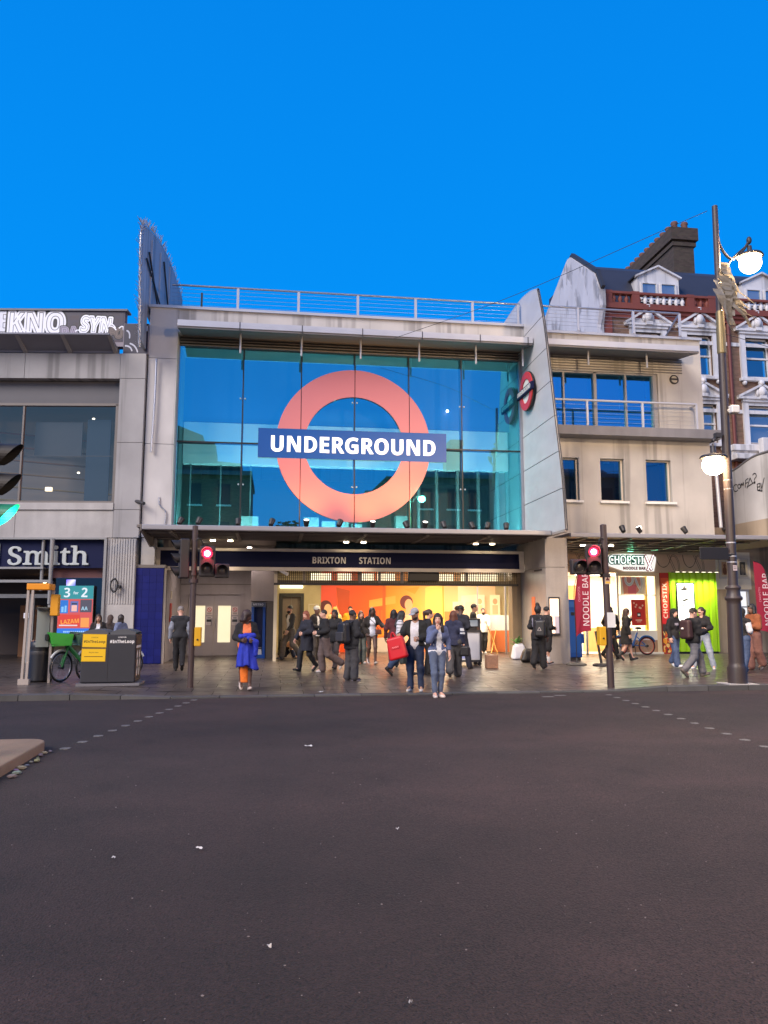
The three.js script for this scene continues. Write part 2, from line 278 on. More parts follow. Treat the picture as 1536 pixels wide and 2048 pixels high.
{
  const S = station;
  // pillar and parapet in stone panels
  for (const [y0, y1] of [[3.95, 6.88], [6.895, 9.66], [9.675, 11.34]]) mesh('stone_panel', B(-4.12, -3.24, y0, y1, -25.3, -24.4), M.render, S);
  mesh('parapet', B(-3.235, 8.25, 10.58, 11.34, -25.0, -24.42), M.render, S);
  mesh('coping', B(-4.18, 8.25, 11.342, 11.43, -25.1, -24.34), M.alu, S);
  mesh('roof', B(-4.1, 14.9, 10.9, 11.05, -36, -25.1), M.rough = mat(0.16, 0.155, 0.16, 0.9), S);
  mesh('side_wall', [B(-4.12, -3.9, 0, 10.9, -36, -25.3), B(-4.0, 9.8, 0, 10.9, -36.2, -36), B(9.8, 15, 4, 10.9, -36.2, -36)], M.render, S);
  mesh('drainpipe', tube([[-3.86, 9.6, -24.3], [-3.86, 8.2, -24.3], [-3.9, 6.6, -24.3]], 0.04, 12), M.steel, S);

  // glass front
  const cw = sub('glass_front', S), xs = [-3.26, -1.16, 0.73, 2.5, 4.33, 6.14, 8.245], ys = [4.30, 7.08, 10.24];
  for (let i = 0; i < 6; i++) for (let j = 0; j < 2; j++) { const w = xs[i + 1] - xs[i] - 0.02, h = ys[j + 1] - ys[j] - 0.02, o = mesh('pane', card(w, h), TINT.glass, cw); o.position.set((xs[i] + xs[i + 1]) / 2, (ys[j] + ys[j + 1]) / 2, -24.8 + 0.004 * ((i * 5 + j * 3) % 4)); o.rotation.set(0.006 * ((i * 3 + j) % 3 - 1), 0.006 * ((i + 2 * j) % 3 - 1), 0); }
  for (let i = 1; i < 6; i++) {
    mesh('joint', B(xs[i] - 0.018, xs[i] + 0.018, 4.3, 10.24, -24.792, -24.776), M.black, cw);
    mesh('mullion', B(xs[i] - 0.03, xs[i] + 0.03, 4.3, 10.24, -25.05, -24.86), M.dark, cw);
    const f = []; for (const y of [8.55, 5.72]) for (const s of [-1, 1]) f.push(ball(xs[i] + s * 0.075, y, -24.76, 0.028, 1, 8));
    mesh('glass_fitting', f, M.alu, cw);
  }
  mesh('joint', B(-3.26, 8.245, 7.055, 7.10, -24.79, -24.778), M.black, cw);
  mesh('transom', B(-3.26, 8.245, 7.045, 7.105, -25.0, -24.86), M.dark, cw);
  mesh('frame_edge', B(-3.28, -3.20, 4.3, 10.24, -24.86, -24.7), M.steel, cw); mesh('frame_edge', B(8.16, 8.246, 4.3, 10.24, -24.86, -24.74), M.steel, cw);
  // behind the glass: a narrow gallery with an inner wall
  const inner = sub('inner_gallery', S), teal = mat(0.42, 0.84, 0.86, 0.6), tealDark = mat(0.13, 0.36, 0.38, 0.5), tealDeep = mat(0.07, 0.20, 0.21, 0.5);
  mesh('inner_wall', B(-3.22, 8.24, 8.05, 10.3, -26.3, -26.05), mat(0.015, 0.14, 0.42, 0.4), inner);  // blue colour stands in for sky reflected in the glass front
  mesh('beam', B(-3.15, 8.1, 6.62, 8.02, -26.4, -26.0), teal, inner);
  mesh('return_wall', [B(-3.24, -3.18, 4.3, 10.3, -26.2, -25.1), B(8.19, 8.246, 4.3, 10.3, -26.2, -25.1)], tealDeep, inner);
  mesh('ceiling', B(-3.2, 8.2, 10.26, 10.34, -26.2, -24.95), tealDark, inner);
  mesh('floor', B(-3.2, 8.2, 4.22, 4.30, -29, -24.9), mat(0.1, 0.12, 0.13, 0.6), inner);
  mesh('inner_glazing', B(-3.2, 8.2, 4.3, 6.6, -29.1, -29.0), mat(0.012, 0.022, 0.03, 0.3), inner);
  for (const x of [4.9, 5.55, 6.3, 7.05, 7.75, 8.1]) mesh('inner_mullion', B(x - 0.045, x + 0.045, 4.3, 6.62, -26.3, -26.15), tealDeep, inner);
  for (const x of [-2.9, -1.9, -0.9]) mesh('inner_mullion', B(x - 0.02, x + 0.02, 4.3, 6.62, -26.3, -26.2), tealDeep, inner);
  for (const [x, w, h] of [[0.9, 0.5, 0.5], [1.5, 0.45, 0.38], [2.0, 0.4, 0.42], [2.5, 0.35, 0.3], [4.0, 0.5, 0.6], [-1.2, 0.6, 0.5]]) mesh('stored_box', B(x, x + w, 4.3, 4.3 + h, -26.0, -25.6), mat(0.06, 0.17, 0.17, 0.6), inner);
  mesh('unseen_floor_lamp_strip', B(-3.1, 8.1, 4.31, 4.35, -25.1, -25.02), glow(0.6, 1, 1, 3), inner); area([2.5, 4.37, -25.1], [Math.PI / 4, 0, 0], 11, 0.16, 0.55, 1.0, 1.0, 30);  // strip out of view behind the canopy, placed to light the beam and boxes
  mesh('ceiling_spot', ball(5.9, 8.7, -25.9, 0.05, 1, 8), glow(1, 1, 1, 6), inner);
  // louvres and upper eave of both halves
  const louvre = (x0, x1, y0, y1) => { mesh('louvre_backing', B(x0, x1, y0, y1, -24.98, -24.93), M.dark, S); for (let y = y0 + 0.035; y < y1; y += 0.095) mesh('slat', bar([x0, y, -24.83], [x1, y, -24.83], 0.03, 0.115), M.slat, S); };
  louvre(-3.22, 8.22, 10.25, 10.60);
  const eave = (x0, x1) => {
    mesh('eave', exX([[-23.4, 10.34], [-23.4, 10.585], [-23.46, 10.60], [-24.42, 10.68], [-24.9, 10.68], [-24.9, 10.60], [-24.0, 10.46], [-23.55, 10.36]], x0, x1), M.eave, S);
    mesh('eave_edge', B(x0, x1, 10.40, 10.592, -23.398, -23.37), M.alu, S);
  };
  eave(-3.13, 8.22);
  for (const x of [-1.24, 0.69, 2.6, 4.53, 6.44, 8.05]) { mesh('eave_rod', cyl([x, 9.80, -23.95], [x, 10.52, -23.95], 0.035), M.alu, S); mesh('eave_seam', B(x - 0.012, x + 0.012, 10.34, 10.60, -23.405, -23.36), M.dark, S); }
  // roof rail
  const rail = sub('roof_rail', S);
  mesh('top_rail', cyl([-3.5, 12.23, -24.6], [8.2, 12.23, -24.6], 0.035), M.steel, rail);
  for (const x of [-1.39, 0.59, 2.57, 4.54, 6.52, 8.13]) mesh('post', B(x - 0.04, x + 0.04, 11.4, 12.22, -24.63, -24.57), M.alu, rail);
  mesh('post', B(-2.58, -2.52, 11.4, 12.0, -24.63, -24.57), M.dark, rail);
  for (let k = 1; k < 6; k++) mesh('wire', cyl([-3.5, 11.43 + k * 0.135, -24.6], [8.2, 11.43 + k * 0.135, -24.6], 0.006, 0.006, 5), M.steel, rail);
  // entrance canopy
  const C = sub('entrance_canopy', S);
  mesh('roof_sheet', B(-3.9, 8.24, 4.03, 4.10, -24.78, -22.3), M.brownmetal, C);
  mesh('front_edge', RB(-3.74, 8.24, 3.95, 4.10, -22.30, -22.18, 0.03), M.ledge2 = mat(0.30, 0.295, 0.32, 0.45, { map: T.metal, metalness: 0.3 }), C);
  mesh('soffit', B(-3.74, 8.24, 3.99, 4.025, -25.2, -22.36), M.soffit, C);
  for (const z of [-22.75, -23.15, -23.6, -24.0, -24.45, -24.85]) mesh('rib', B(-3.74, 8.24, 3.93, 3.985, z - 0.05, z + 0.05), M.brownmetal, C);
  for (let x = -3.0; x < 8.2; x += 1.87) mesh('cross_beam', B(x - 0.05, x + 0.05, 3.90, 3.985, -25.0, -22.4), M.brownmetal, C);
  mesh('end_plate', exX([[-22.2, 3.93], [-22.2, 4.11], [-24.7, 4.11], [-24.7, 3.7], [-23.9, 3.6]], -3.78, -3.745), M.brownmetal, C);
  for (const x of [-1.97, -1.43, 2.23, 2.79, 6.51, 7.07]) {
    const d = mesh('downlight', cyl([x, 3.90, -24.6], [x, 3.99, -24.6], 0.10, 0.10, 16), M.alu, C); mesh('lens', lathe([[0, 0], [0.085, 0], [0.07, 0.03]]).translate(x, 3.872, -24.6), glow(1.0, 0.80, 0.5, 14), d);
    spot([x, 3.85, -24.55], [x, 0, -23.4], 1.0, 0.76, 0.55, 15, 0.85, 0.8, 4);
  }
  for (const x of [-2.4, -0.9]) { const d = mesh('downlight', cyl([x, 3.86, -26.6], [x, 3.95, -26.6], 0.1, 0.1, 14), M.alu, C); mesh('lens', lathe([[0, 0], [0.085, 0], [0.07, 0.03]]).translate(x, 3.835, -26.6), glow(1, 0.85, 0.7, 8), d); spot([x, 3.8, -26.6], [x, 0, -27.4], 1.0, 0.84, 0.78, 4.5, 1.2, 0.6, 4); }  // unseen downlights behind the name sign, placed to light the door recess
  mesh('recess_ceiling', B(-3.6, 0.0, 3.96, 4.0, -29, -25.2), M.soffit, S);
  // left side of the entrance: tiled pier, wall above, recess and doors
  mesh('wall_above_pier', B(-4.1, -3.7, 3.02, 3.93, -24.9, -24.42), M.stone, S);
  const pier = mesh('tiled_pier', B(-4.24, -3.40, 0.02, 3.0, -25.2, -24.425), M.navy, S);
  { const R = rng(9), bm = [0.9, 1.0, 1.1, 0.95].map((k) => mat(0.008 * k, 0.012 * k, 0.12 * k, 0.5, { specularIntensity: 0.4 })); for (let j = 0; j < 13; j++) for (let i = 0; i < 4; i++) mesh('tile', B(-4.236 + i * 0.209, -4.236 + i * 0.209 + 0.204, 0.12 + j * 0.2215, 0.12 + j * 0.2215 + 0.2155, -24.424, -24.412 + 0.002 * R()), bm[Math.floor(R() * 4)], pier); }
  mesh('pier_cap', B(-4.3, -3.36, 3.005, 3.10, -25.0, -24.4), M.brownmetal, S);
  mesh('recess_side', [B(-3.56, -3.40, 0, 3.95, -28.8, -25.2)], M.mauve, S);
  mesh('recess_trim', B(-3.40, -3.34, 0.0, 3.0, -24.62, -24.5), M.trim, S);
  mesh('red_notice', B(-3.395, -3.37, 1.35, 1.95, -26.4, -26.0), mat(0.42, 0.03, 0.02, 0.5), S); mesh('pale_notice', B(-3.395, -3.37, 2.1, 2.35, -26.3, -26.1), M.cream, S);
  mesh('recess_wall', [B(-3.4, -3.12, 0, 3.95, -29.0, -28.82), B(-1.27, -0.83, 0, 3.95, -29.0, -28.82), B(-3.12, -1.27, 2.30, 3.95, -29.0, -28.82)], M.mauve, S);
  mesh('wall_band', B(-3.4, -0.84, 2.66, 2.69, -28.83, -28.80), M.brownmetal, S);
  const litGlass = glow(0.95, 0.80, 0.48, 0.55);
  for (const [x0, x1] of [[-3.11, -2.205], [-2.195, -1.275]]) {
    const d = mesh('door', holed(x0, x1, 0.11, 2.29, -28.93, -28.87, [[x0 + 0.14 + (x0 > -2.2 ? 0 : 0.1), x0 + 0.60, 0.58, 1.90]]), mat(0.42, 0.38, 0.385, 0.45, { map: T.metal }), S);
    mesh('vision_panel', B(x0 + 0.12, x0 + 0.62, 0.56, 1.92, -28.945, -28.935), litGlass, d);
    mesh('handle', cyl([x0 > -2.2 ? -2.13 : -2.27, 1.15, -28.84], [x0 > -2.2 ? -2.13 : -2.27, 1.45, -28.84], 0.018, 0.018, 8), M.steel, d);
    const nt = canvasTex(96, 128, (g) => { g.fillStyle = '#d8c9c6'; g.fillRect(0, 0, 96, 128); g.strokeStyle = '#b3202a'; g.lineWidth = 8; g.beginPath(); g.arc(48, 50, 30, 0, 7); g.moveTo(28, 30); g.lineTo(68, 70); g.stroke(); g.fillStyle = '#443'; for (let k = 0; k < 3; k++) g.fillRect(14, 94 + k * 9, 68, 4); });
    const nt2 = canvasTex(96, 128, (g) => { g.fillStyle = '#cfc6ca'; g.fillRect(0, 0, 96, 128); g.fillStyle = '#2c3038'; g.fillRect(8, 44, 80, 40); g.fillStyle = '#888'; for (let k = 0; k < 4; k++) g.fillRect(14, 92 + k * 8, 68, 3); g.fillRect(20, 12, 56, 20); });
    print('door_notice', 0.22, 0.30, nt, d, [x0 + 0.75, 1.72, -28.862]); print('door_notice', 0.22, 0.30, nt2, d, [x0 + 0.75, 1.36, -28.862]);
  }
  mesh('door_glow', B(-3.1, -1.3, 0.2, 2.2, -29.3, -29.25), M.cream, S);
  mesh('projecting_box', B(-0.83, -0.05, 2.04, 3.95, -28.8, -27.0), mat(0.27, 0.235, 0.235, 0.6, { map: T.concrete }), S);
  mesh('booth_pier', B(-0.29, -0.05, 0, 2.03, -28.8, -27.0), mat(0.10, 0.085, 0.08, 0.5, { map: T.concrete }), S);
  mesh('booth_back', B(-0.83, -0.29, 0, 2.03, -28.8, -27.75), M.mauve, S);
  // opening with the folded security grille
  const gr = sub('security_grille', S);
  mesh('bottom_rail', B(-0.05, 8.13, 2.53, 2.60, -25.36, -25.22), M.dark, gr); mesh('top_rail', B(-0.05, 8.13, 3.03, 3.09, -25.36, -25.22), M.brownmetal, gr);
  { const b = []; for (let x = 0.0; x < 8.12; x += 0.062) b.push(B(x, x + 0.036, 2.6, 3.03, -25.30, -25.28)); for (const y of [2.68, 2.76, 2.84, 2.92]) b.push(B(-0.05, 8.13, y, y + 0.014, -25.305, -25.275)); const o = mesh('grille_bars', b, mat(0.10, 0.08, 0.05, 0.4, { metalness: 0.4 }), gr); o.userData.kind = 'stuff'; }
  for (const x of [0.92, 2.75, 3.4, 4.15, 6.35]) mesh('bracket', B(x - 0.05, x + 0.05, 2.56, 3.05, -25.27, -25.24), M.brownmetal, gr);
  mesh('shadow_board', B(-0.05, 8.13, 2.60, 2.69, -25.5, -25.42), M.brownmetal, gr);
  mesh('dark_display', RB(4.35, 5.36, 2.68, 3.04, -25.235, -25.1, 0.02), M.black, gr);
  { const c = mesh('camera_housing', cyl([0.16, 2.98, -25.0], [0.38, 2.86, -24.85], 0.05, 0.06, 12), M.white, gr); mesh('bracket', cyl([0.16, 3.02, -25.25], [0.22, 2.95, -25.05], 0.02), M.dark, c); }
  mesh('opening_jamb', [B(-0.045, 0.06, 0, 3.05, -31.4, -25.25)], M.cream, S);
  mesh('opening_column', B(7.93, 8.24, 0, 3.05, -25.75, -25.3), mat(0.28, 0.21, 0.13, 0.6, { map: T.concrete }), S);
  // concourse
  const K = sub('concourse', S), warmWall = mat(0.50, 0.42, 0.24, 0.6, { map: T.concrete });
  mesh('ceiling', B(-0.05, 9.8, 3.30, 3.40, -33.2, -25.3), M.cream, K);
  for (const [x, z, w] of [[0.9, -27, 0.8], [2.6, -26.7, 1.5], [4.2, -26.7, 1.4], [6.0, -26.7, 1.6], [7.4, -26.7, 1.1], [3.0, -28.6, 2.4], [6.5, -28.6, 2.2]]) mesh('ceiling_lamp', B(x - w / 2, x + w / 2, 3.22, 3.27, z - 0.16, z + 0.16), glow(1.0, 0.86, 0.58, 7), K);
  for (const [x, w] of [[1.55, 0.7], [2.35, 0.45], [3.1, 0.5], [3.8, 0.6], [5.75, 0.85], [7.1, 1.3]]) mesh('hung_lamp', B(x - w / 2, x + w / 2, 2.74, 2.98, -26.5, -26.4), glow(1, 0.84, 0.55, 1.5), K);
  area([1.2, 3.2, -28.6], [-Math.PI / 2, 0, 0], 1.2, 2.0, 1.0, 0.82, 0.45, 3);
  area([4.0, 3.2, -27.6], [-Math.PI / 2, 0, 0], 4.0, 1.2, 1.0, 0.80, 0.52, 8);
  area([7.2, 3.2, -28.2], [-Math.PI / 2, 0, 0], 2.2, 2.4, 1.0, 0.86, 0.66, 14);
  mesh('back_wall', [B(0.06, 1.82, 2.42, 3.3, -31.5, -31.1), B(0.06, 0.16, 0, 2.42, -31.5, -31.1), B(1.14, 1.82, 0, 2.42, -31.5, -31.1)], warmWall, K);
  const lift = mesh('lift_door', [B(0.30, 0.645, 0.1, 2.28, -31.36, -31.32), B(0.655, 1.0, 0.1, 2.28, -31.36, -31.32)], mat(0.22, 0.17, 0.13, 0.35, { metalness: 0.5, map: T.metal }), K);
  mesh('door_frame', [B(0.16, 0.30, 0.1, 2.42, -31.3, -31.06), B(1.0, 1.14, 0.1, 2.42, -31.3, -31.06), B(0.30, 1.0, 2.28, 2.42, -31.3, -31.06)], M.black, lift);
  mesh('lit_sign', B(0.18, 1.09, 2.62, 2.84, -31.09, -31.02), glow(1.0, 0.92, 0.62, 1.6), K);
  mesh('notice_frame', holed(1.32, 1.74, 1.15, 2.0, -31.09, -31.06, [[1.36, 1.70, 1.19, 1.96]]), M.cream, K);
  const mural = canvasTex(2048, 920, (g, w, h) => {
    const gr = g.createLinearGradient(0, 0, w, 0); gr.addColorStop(0, '#f0502a'); gr.addColorStop(0.2, '#f4550c'); gr.addColorStop(0.36, '#f7690c'); gr.addColorStop(0.37, '#f98c14'); gr.addColorStop(0.55, '#f9a33a'); gr.addColorStop(0.66, '#f2a868'); gr.addColorStop(1, '#f3bd86'); g.fillStyle = gr; g.fillRect(0, 0, w, h);
    const P = (c, ...p) => { g.fillStyle = c; g.beginPath(); g.moveTo(p[0] * w, p[1] * h); for (let i = 2; i < p.length; i += 2) g.lineTo(p[i] * w, p[i + 1] * h); g.closePath(); g.fill(); };
    P('#ee5234', 0, 0, 0.085, 0, 0.085, 1, 0, 1); P('#c9480c', 0.085, 0.20, 0.16, 0.24, 0.16, 0.62, 0.10, 0.55); P('#f6c79a', 0.085, 0.42, 0.13, 0.66, 0.085, 0.62); P('#e2460e', 0.155, 0, 0.195, 0, 0.195, 0.12, 0.155, 0.12);
    P('#f7a23c', 0.27, 0.36, 0.42, 0.30, 0.42, 0.40, 0.27, 0.45); P('#c8551a', 0.265, 0.45, 0.355, 0.44, 0.355, 0.72, 0.265, 0.74); for (let k = 0; k < 4; k++) P('#e8621a', 0.275 + k * 0.02, 0.48, 0.287 + k * 0.02, 0.48, 0.287 + k * 0.02, 0.70, 0.275 + k * 0.02, 0.71);
    P('#dd5a12', 0.345, 0, 0.362, 0, 0.362, 0.72, 0.345, 0.72); P('#d98410', 0.26, 0.74, 0.43, 0.71, 0.43, 0.78, 0.26, 0.82); P('#b9a79a', 0.27, 0.84, 0.46, 0.80, 0.46, 1, 0.25, 1);
    P('#e9930f', 0.47, 0.22, 0.56, 0.18, 0.53, 0.28); P('#f8c456', 0.59, 0.20, 0.70, 0.12, 0.70, 0.78, 0.59, 0.74); P('#d98a2c', 0.61, 0.52, 0.65, 0.52, 0.65, 0.70, 0.61, 0.70); P('#f0803a', 0.70, 0.50, 0.745, 0.50, 0.745, 0.72, 0.70, 0.72); P('#e08a20', 0.69, 0.1, 0.697, 0.1, 0.697, 0.6, 0.69, 0.6);
    P('#f7c79c', 0.78, 0, 1, 0, 1, 1, 0.78, 1); P('#f9d9b0', 0.80, 0.30, 0.9, 0.28, 0.9, 1, 0.80, 1); P('#f2803c', 0.44, 0.88, 0.60, 0.80, 0.60, 1, 0.44, 1);
    const head = (x, y, r, skin, hair, body) => { g.fillStyle = body; g.beginPath(); g.ellipse(x * w, (y + 0.30) * h, r * 2.0, r * 2.6, 0, Math.PI, 0); g.fill(); g.fillRect(x * w - r * 2, (y + 0.30) * h, r * 4, h); g.fillStyle = hair; g.beginPath(); g.ellipse(x * w - r * 0.1, y * h - r * 0.25, r * 1.15, r * 1.2, 0, 0, 7); g.fill(); g.fillStyle = skin; g.beginPath(); g.ellipse(x * w + r * 0.3, y * h + r * 0.2, r * 0.7, r * 1.0, 0, 0, 7); g.fill(); g.fillRect(x * w - r * 0.2, y * h + r * 0.6, r * 0.8, r * 1.4); };
    head(0.03, 0.46, 62, '#eab98a', '#5a1820', '#f3dcae'); head(0.485, 0.40, 66, '#f0a070', '#6a1c18', '#f7b48c');
  });
  print('mural', 7.2, 3.2, mural, K, [5.42, 1.70, -31.08]);
  mesh('back_wall', B(1.82, 9.8, 0, 3.3, -31.5, -31.1), warmWall, K);
  // bright right end: glazed screen, posters, leaning tools
  mesh('end_wall', B(9.62, 9.8, 0, 3.3, -33, -25.8), M.cream, K);
  mesh('screen_post', [B(7.98, 8.02, 0.1, 3.3, -30.12, -30.08), B(8.62, 8.68, 0.1, 3.3, -28.5, -28.44), B(9.1, 9.15, 0.1, 3.3, -28.5, -28.44)], M.steel, K);
  mesh('screen_glass', card(0.42, 3.0).translate(8.89, 1.7, -28.47), TINT.clear, K);
  const pic = (c1, c2) => canvasTex(64, 128, (g) => { g.fillStyle = '#f2d9b8'; g.fillRect(0, 0, 64, 128); g.fillStyle = c1; g.beginPath(); g.ellipse(32, 40, 15, 18, 0, 0, 7); g.fill(); g.fillStyle = c2; g.fillRect(14, 62, 36, 58); });
  print('poster', 0.42, 0.85, pic('#d8a878', '#e9bf92'), K, [8.3, 1.95, -30.9]); print('poster', 0.42, 0.85, pic('#c99a72', '#e2b088'), K, [8.95, 1.95, -30.9]);
  for (const [x0, x1] of [[7.2, 7.62], [7.75, 8.1]]) mesh('wall_panel', B(x0, x1, 0.5, 2.1, -31.07, -31.04), mat(0.72, 0.58, 0.38, 0.5), K);
  mesh('orange_screen', B(8.45, 9.4, 0.12, 0.95, -29.9, -29.85), mat(0.62, 0.16, 0.05, 0.5), K); mesh('white_screen', B(8.35, 9.4, 0.96, 1.55, -29.9, -29.85), M.white, K);
  mesh('leaning_pole', [cyl([8.3, 0.1, -29.3], [8.62, 1.0, -29.7], 0.02), cyl([8.55, 0.1, -29.3], [8.3, 1.1, -29.7], 0.02)], mat(0.7, 0.35, 0.08, 0.5), K);

  // the fin: a sail-shaped wall of metal panels standing out from the front
  const F = sub('fin_wall', S);
  const front = (y) => { const p = [[4.0, -21.15], [5.65, -21.33], [7.24, -21.69], [9.42, -22.17], [10.86, -22.51], [12.11, -22.98]]; for (let i = 0; i < 5; i++) if (y <= p[i + 1][0]) return lerp(p[i][1], p[i + 1][1], (y - p[i][0]) / (p[i + 1][0] - p[i][0])); return -22.98; };
  const cuts = [4.02, 5.2, 6.35, 7.5, 8.65, 9.8, 10.95];
  for (let k = 0; k < 6; k++) { const y0 = cuts[k] + 0.012, y1 = cuts[k + 1] - 0.012, dy = (k ? 0.05 : 0); mesh('fin_panel', exX([[-29, y0], [front(y0) - 0.02, y0 + dy], [front((y0 + y1) / 2) - 0.02, (y0 + y1) / 2], [front(y1) - 0.02, y1 + 0.05], [-29, y1]], 8.255, 8.345), M.fin, F); }
  mesh('fin_panel', exX([[-29, 10.965], [front(11.0) - 0.02, 11.015], [-22.97, 11.95], [-23.0, 12.05], [-23.1, 12.12], [-23.62, 12.27], [-24.2, 12.37], [-24.68, 12.42], [-26.46, 12.36], [-29, 12.1]], 8.255, 8.345), M.fin, F);
  mesh('fin_core', exX([[-28.9, 4.1], [front(4.1) - 0.06, 4.1], [front(7) - 0.06, 7], [front(9.5) - 0.06, 9.5], [front(11) - 0.06, 11], [-23.1, 11.95], [-28.9, 12.0]], 8.27, 8.33), M.dark, F);
  { const e = []; for (const x of [8.275, 8.33]) e.push(tube([4.0, 5.65, 7.24, 9.42, 10.86, 12.08].map((y) => [x, y, front(y) - 0.005]), 0.018, 30)); mesh('edge_trim', e, M.dark, F); }
  mesh('cap', tube([[8.3, 12.08, -22.98], [8.3, 12.28, -23.62], [8.3, 12.43, -24.68], [8.3, 12.37, -26.46], [8.3, 12.1, -29]], 0.045, 20), M.alu, F);
  mesh('underside', B(8.25, 8.35, 3.96, 4.025, -25, -21.2), M.soffit, F);
  // pier below the fin
  const Pm = M.pier;
  for (const [y0, y1] of [[0.0, 3.03], [3.045, 3.95]]) mesh('pier_panel', B(8.252, 8.97, y0, y1, -25.7, -22.88), Pm, S);
  mesh('orange_strip', B(8.232, 8.25, 0.9, 2.15, -24.2, -23.9), mat(0.72, 0.16, 0.05, 0.5), S);
  mesh('slot', B(8.235, 8.25, 2.95, 3.0, -23.9, -23.2), M.dark, S);
  { const c = mesh('poster_case', B(8.32, 8.66, 0.95, 2.12, -22.878, -22.83), M.dark, S); print('poster', 0.28, 1.05, canvasTex(64, 256, (g) => { g.fillStyle = '#ffd9b8'; g.fillRect(0, 0, 64, 256); g.fillStyle = '#f7c0a0'; g.fillRect(6, 40, 52, 120); g.fillStyle = '#8a7f86'; g.fillRect(34, 130, 30, 126); }), c, [8.48, 1.54, -22.826], 0, { glow: 0.9 }); }

  mesh('wall_camera', [cyl([-4.3, 5.05, -24.35], [-4.02, 4.95, -24.1], 0.06, 0.05), cyl([-4.3, 5.05, -24.35], [-4.3, 5.05, -24.6], 0.03)], M.dark, S); mesh('conduit', tube([[-3.42, 4.3, -24.36], [-3.42, 4.75, -24.36], [-3.6, 4.95, -24.36], [-3.62, 5.2, -24.38]], 0.022, 16), M.steel, S);
  // right half: offices over the shop
  const wallR = mat(0.46, 0.435, 0.415, 0.85, { map: T.stained, bumpMap: T.concrete, bumpScale: 0.004 });
  mesh('upper_wall', [holed(8.5, 14.95, 7.94, 11.34, -25.3, -24.82, [[8.9, 13.28, 7.96, 10.04]])], wallR, S);
  mesh('coping', B(8.5, 15.0, 11.342, 11.43, -25.4, -24.74), M.alu, S);
  mesh('return_wall', B(14.75, 14.95, 7.94, 10.9, -30, -25.3), wallR, S);
  louvre(8.5, 14.2, 10.06, 10.60);
  eave(8.5, 14.05);
  for (const x of [10.35, 12.45]) mesh('eave_rod', cyl([x, 9.95, -23.95], [x, 10.52, -23.95], 0.035), M.alu, S);
  const rr = sub('roof_rail', S);
  mesh('top_rail', cyl([8.4, 12.23, -24.6], [14.1, 12.23, -24.6], 0.035), M.steel, rr); mesh('top_rail', cyl([14.1, 12.23, -24.6], [14.1, 11.5, -26.2], 0.03), M.steel, rr);
  for (const x of [10.3, 12.35, 14.1]) mesh('post', B(x - 0.04, x + 0.04, 11.4, 12.22, -24.63, -24.57), M.alu, rr);
  for (let k = 1; k < 6; k++) mesh('wire', cyl([8.4, 11.43 + k * 0.135, -24.6], [14.1, 11.43 + k * 0.135, -24.6], 0.006, 0.006, 5), M.steel, rr);
  const uw = sub('office_window', S);
  for (const [x0, x1] of [[8.92, 9.80], [9.86, 10.92], [11.03, 12.09], [12.15, 13.12]]) { const o = mesh('pane', card(x1 - x0, 2.0), TINT.window, uw); o.position.set((x0 + x1) / 2, 9.0, -25.0); mesh('room_back', B(x0, x1, 8.0, 10.0, -25.5, -25.45), M.black, uw); }
  mesh('frame', [B(9.80, 9.86, 7.97, 10.03, -25.05, -24.92), B(10.92, 11.03, 7.97, 10.03, -25.05, -24.90), B(12.09, 12.15, 7.97, 10.03, -25.05, -24.92), B(13.12, 13.27, 7.97, 10.03, -25.05, -24.88), B(8.9, 13.27, 9.98, 10.035, -25.05, -24.9)], mat(0.30, 0.285, 0.29, 0.4, { map: T.metal }), uw);
  mesh('ledge', B(8.5, 15.25, 7.62, 7.935, -25.3, -24.25), M.ledge, S);
  const br = sub('balcony_rail', S);
  mesh('top_rail', cyl([8.6, 8.84, -24.36], [14.43, 8.84, -24.36], 0.04), M.alu, br); mesh('top_rail', cyl([14.43, 8.84, -24.36], [14.43, 8.84, -24.82], 0.04), M.alu, br);
  for (const x of [10.42, 12.42, 14.41]) mesh('post', B(x - 0.035, x + 0.035, 7.94, 8.82, -24.39, -24.33), M.alu, br);
  for (let k = 1; k < 6; k++) mesh('wire', cyl([8.6, 7.94 + k * 0.15, -24.36], [14.43, 7.94 + k * 0.15, -24.36], 0.006, 0.006, 5), M.steel, br);
  mesh('bulkhead_lamp', [lathe([[0.16, 0], [0.17, 0.05], [0.13, 0.08], [0.13, 0.05]]).rotateX(Math.PI / 2).translate(13.88, 9.85, -24.82), B(13.74, 14.02, 9.84, 9.88, -24.80, -24.74)], M.dark, S);
  mesh('lower_wall', holed(8.5, 15.12, 4.10, 7.615, -25.3, -24.82, [[9.25, 10.24, 5.44, 6.93], [11.02, 11.88, 5.44, 6.93], [12.69, 13.62, 5.44, 6.93]]), wallR, S);
  for (const [x0, x1] of [[9.25, 10.24], [11.02, 11.88], [12.69, 13.62]]) {
    const w = sub('window', S);
    mesh('frame', holed(x0 + 0.002, x1 - 0.002, 5.445, 6.925, -25.06, -24.98, [[x0 + 0.05, x1 - 0.05, 5.50, 6.88]]), mat(0.5, 0.45, 0.4, 0.5), w);
    const o = mesh('pane', card(x1 - x0 - 0.1, 1.38), TINT.dim, w); o.position.set((x0 + x1) / 2, 6.19, -25.03); mesh('room_back', B(x0 + 0.02, x1 - 0.02, 5.46, 6.9, -25.6, -25.55), M.black, w);
    mesh('sill', B(x0 - 0.08, x1 + 0.10, 5.36, 5.435, -24.9, -24.70), M.white, w);
  }
  mesh('side_wall', B(14.95, 15.12, 4.10, 7.6, -36, -25.3), wallR, S);
  mesh('downpipe', cyl([15.32, 7.6, -24.9], [15.42, 4.6, -24.9], 0.06), M.alu, S);
  // canopy over the shop
  const C2 = sub('shop_canopy', S);
  mesh('roof_sheet', B(8.98, 15.75, 4.03, 4.09, -25.0, -22.7), M.brownmetal, C2);
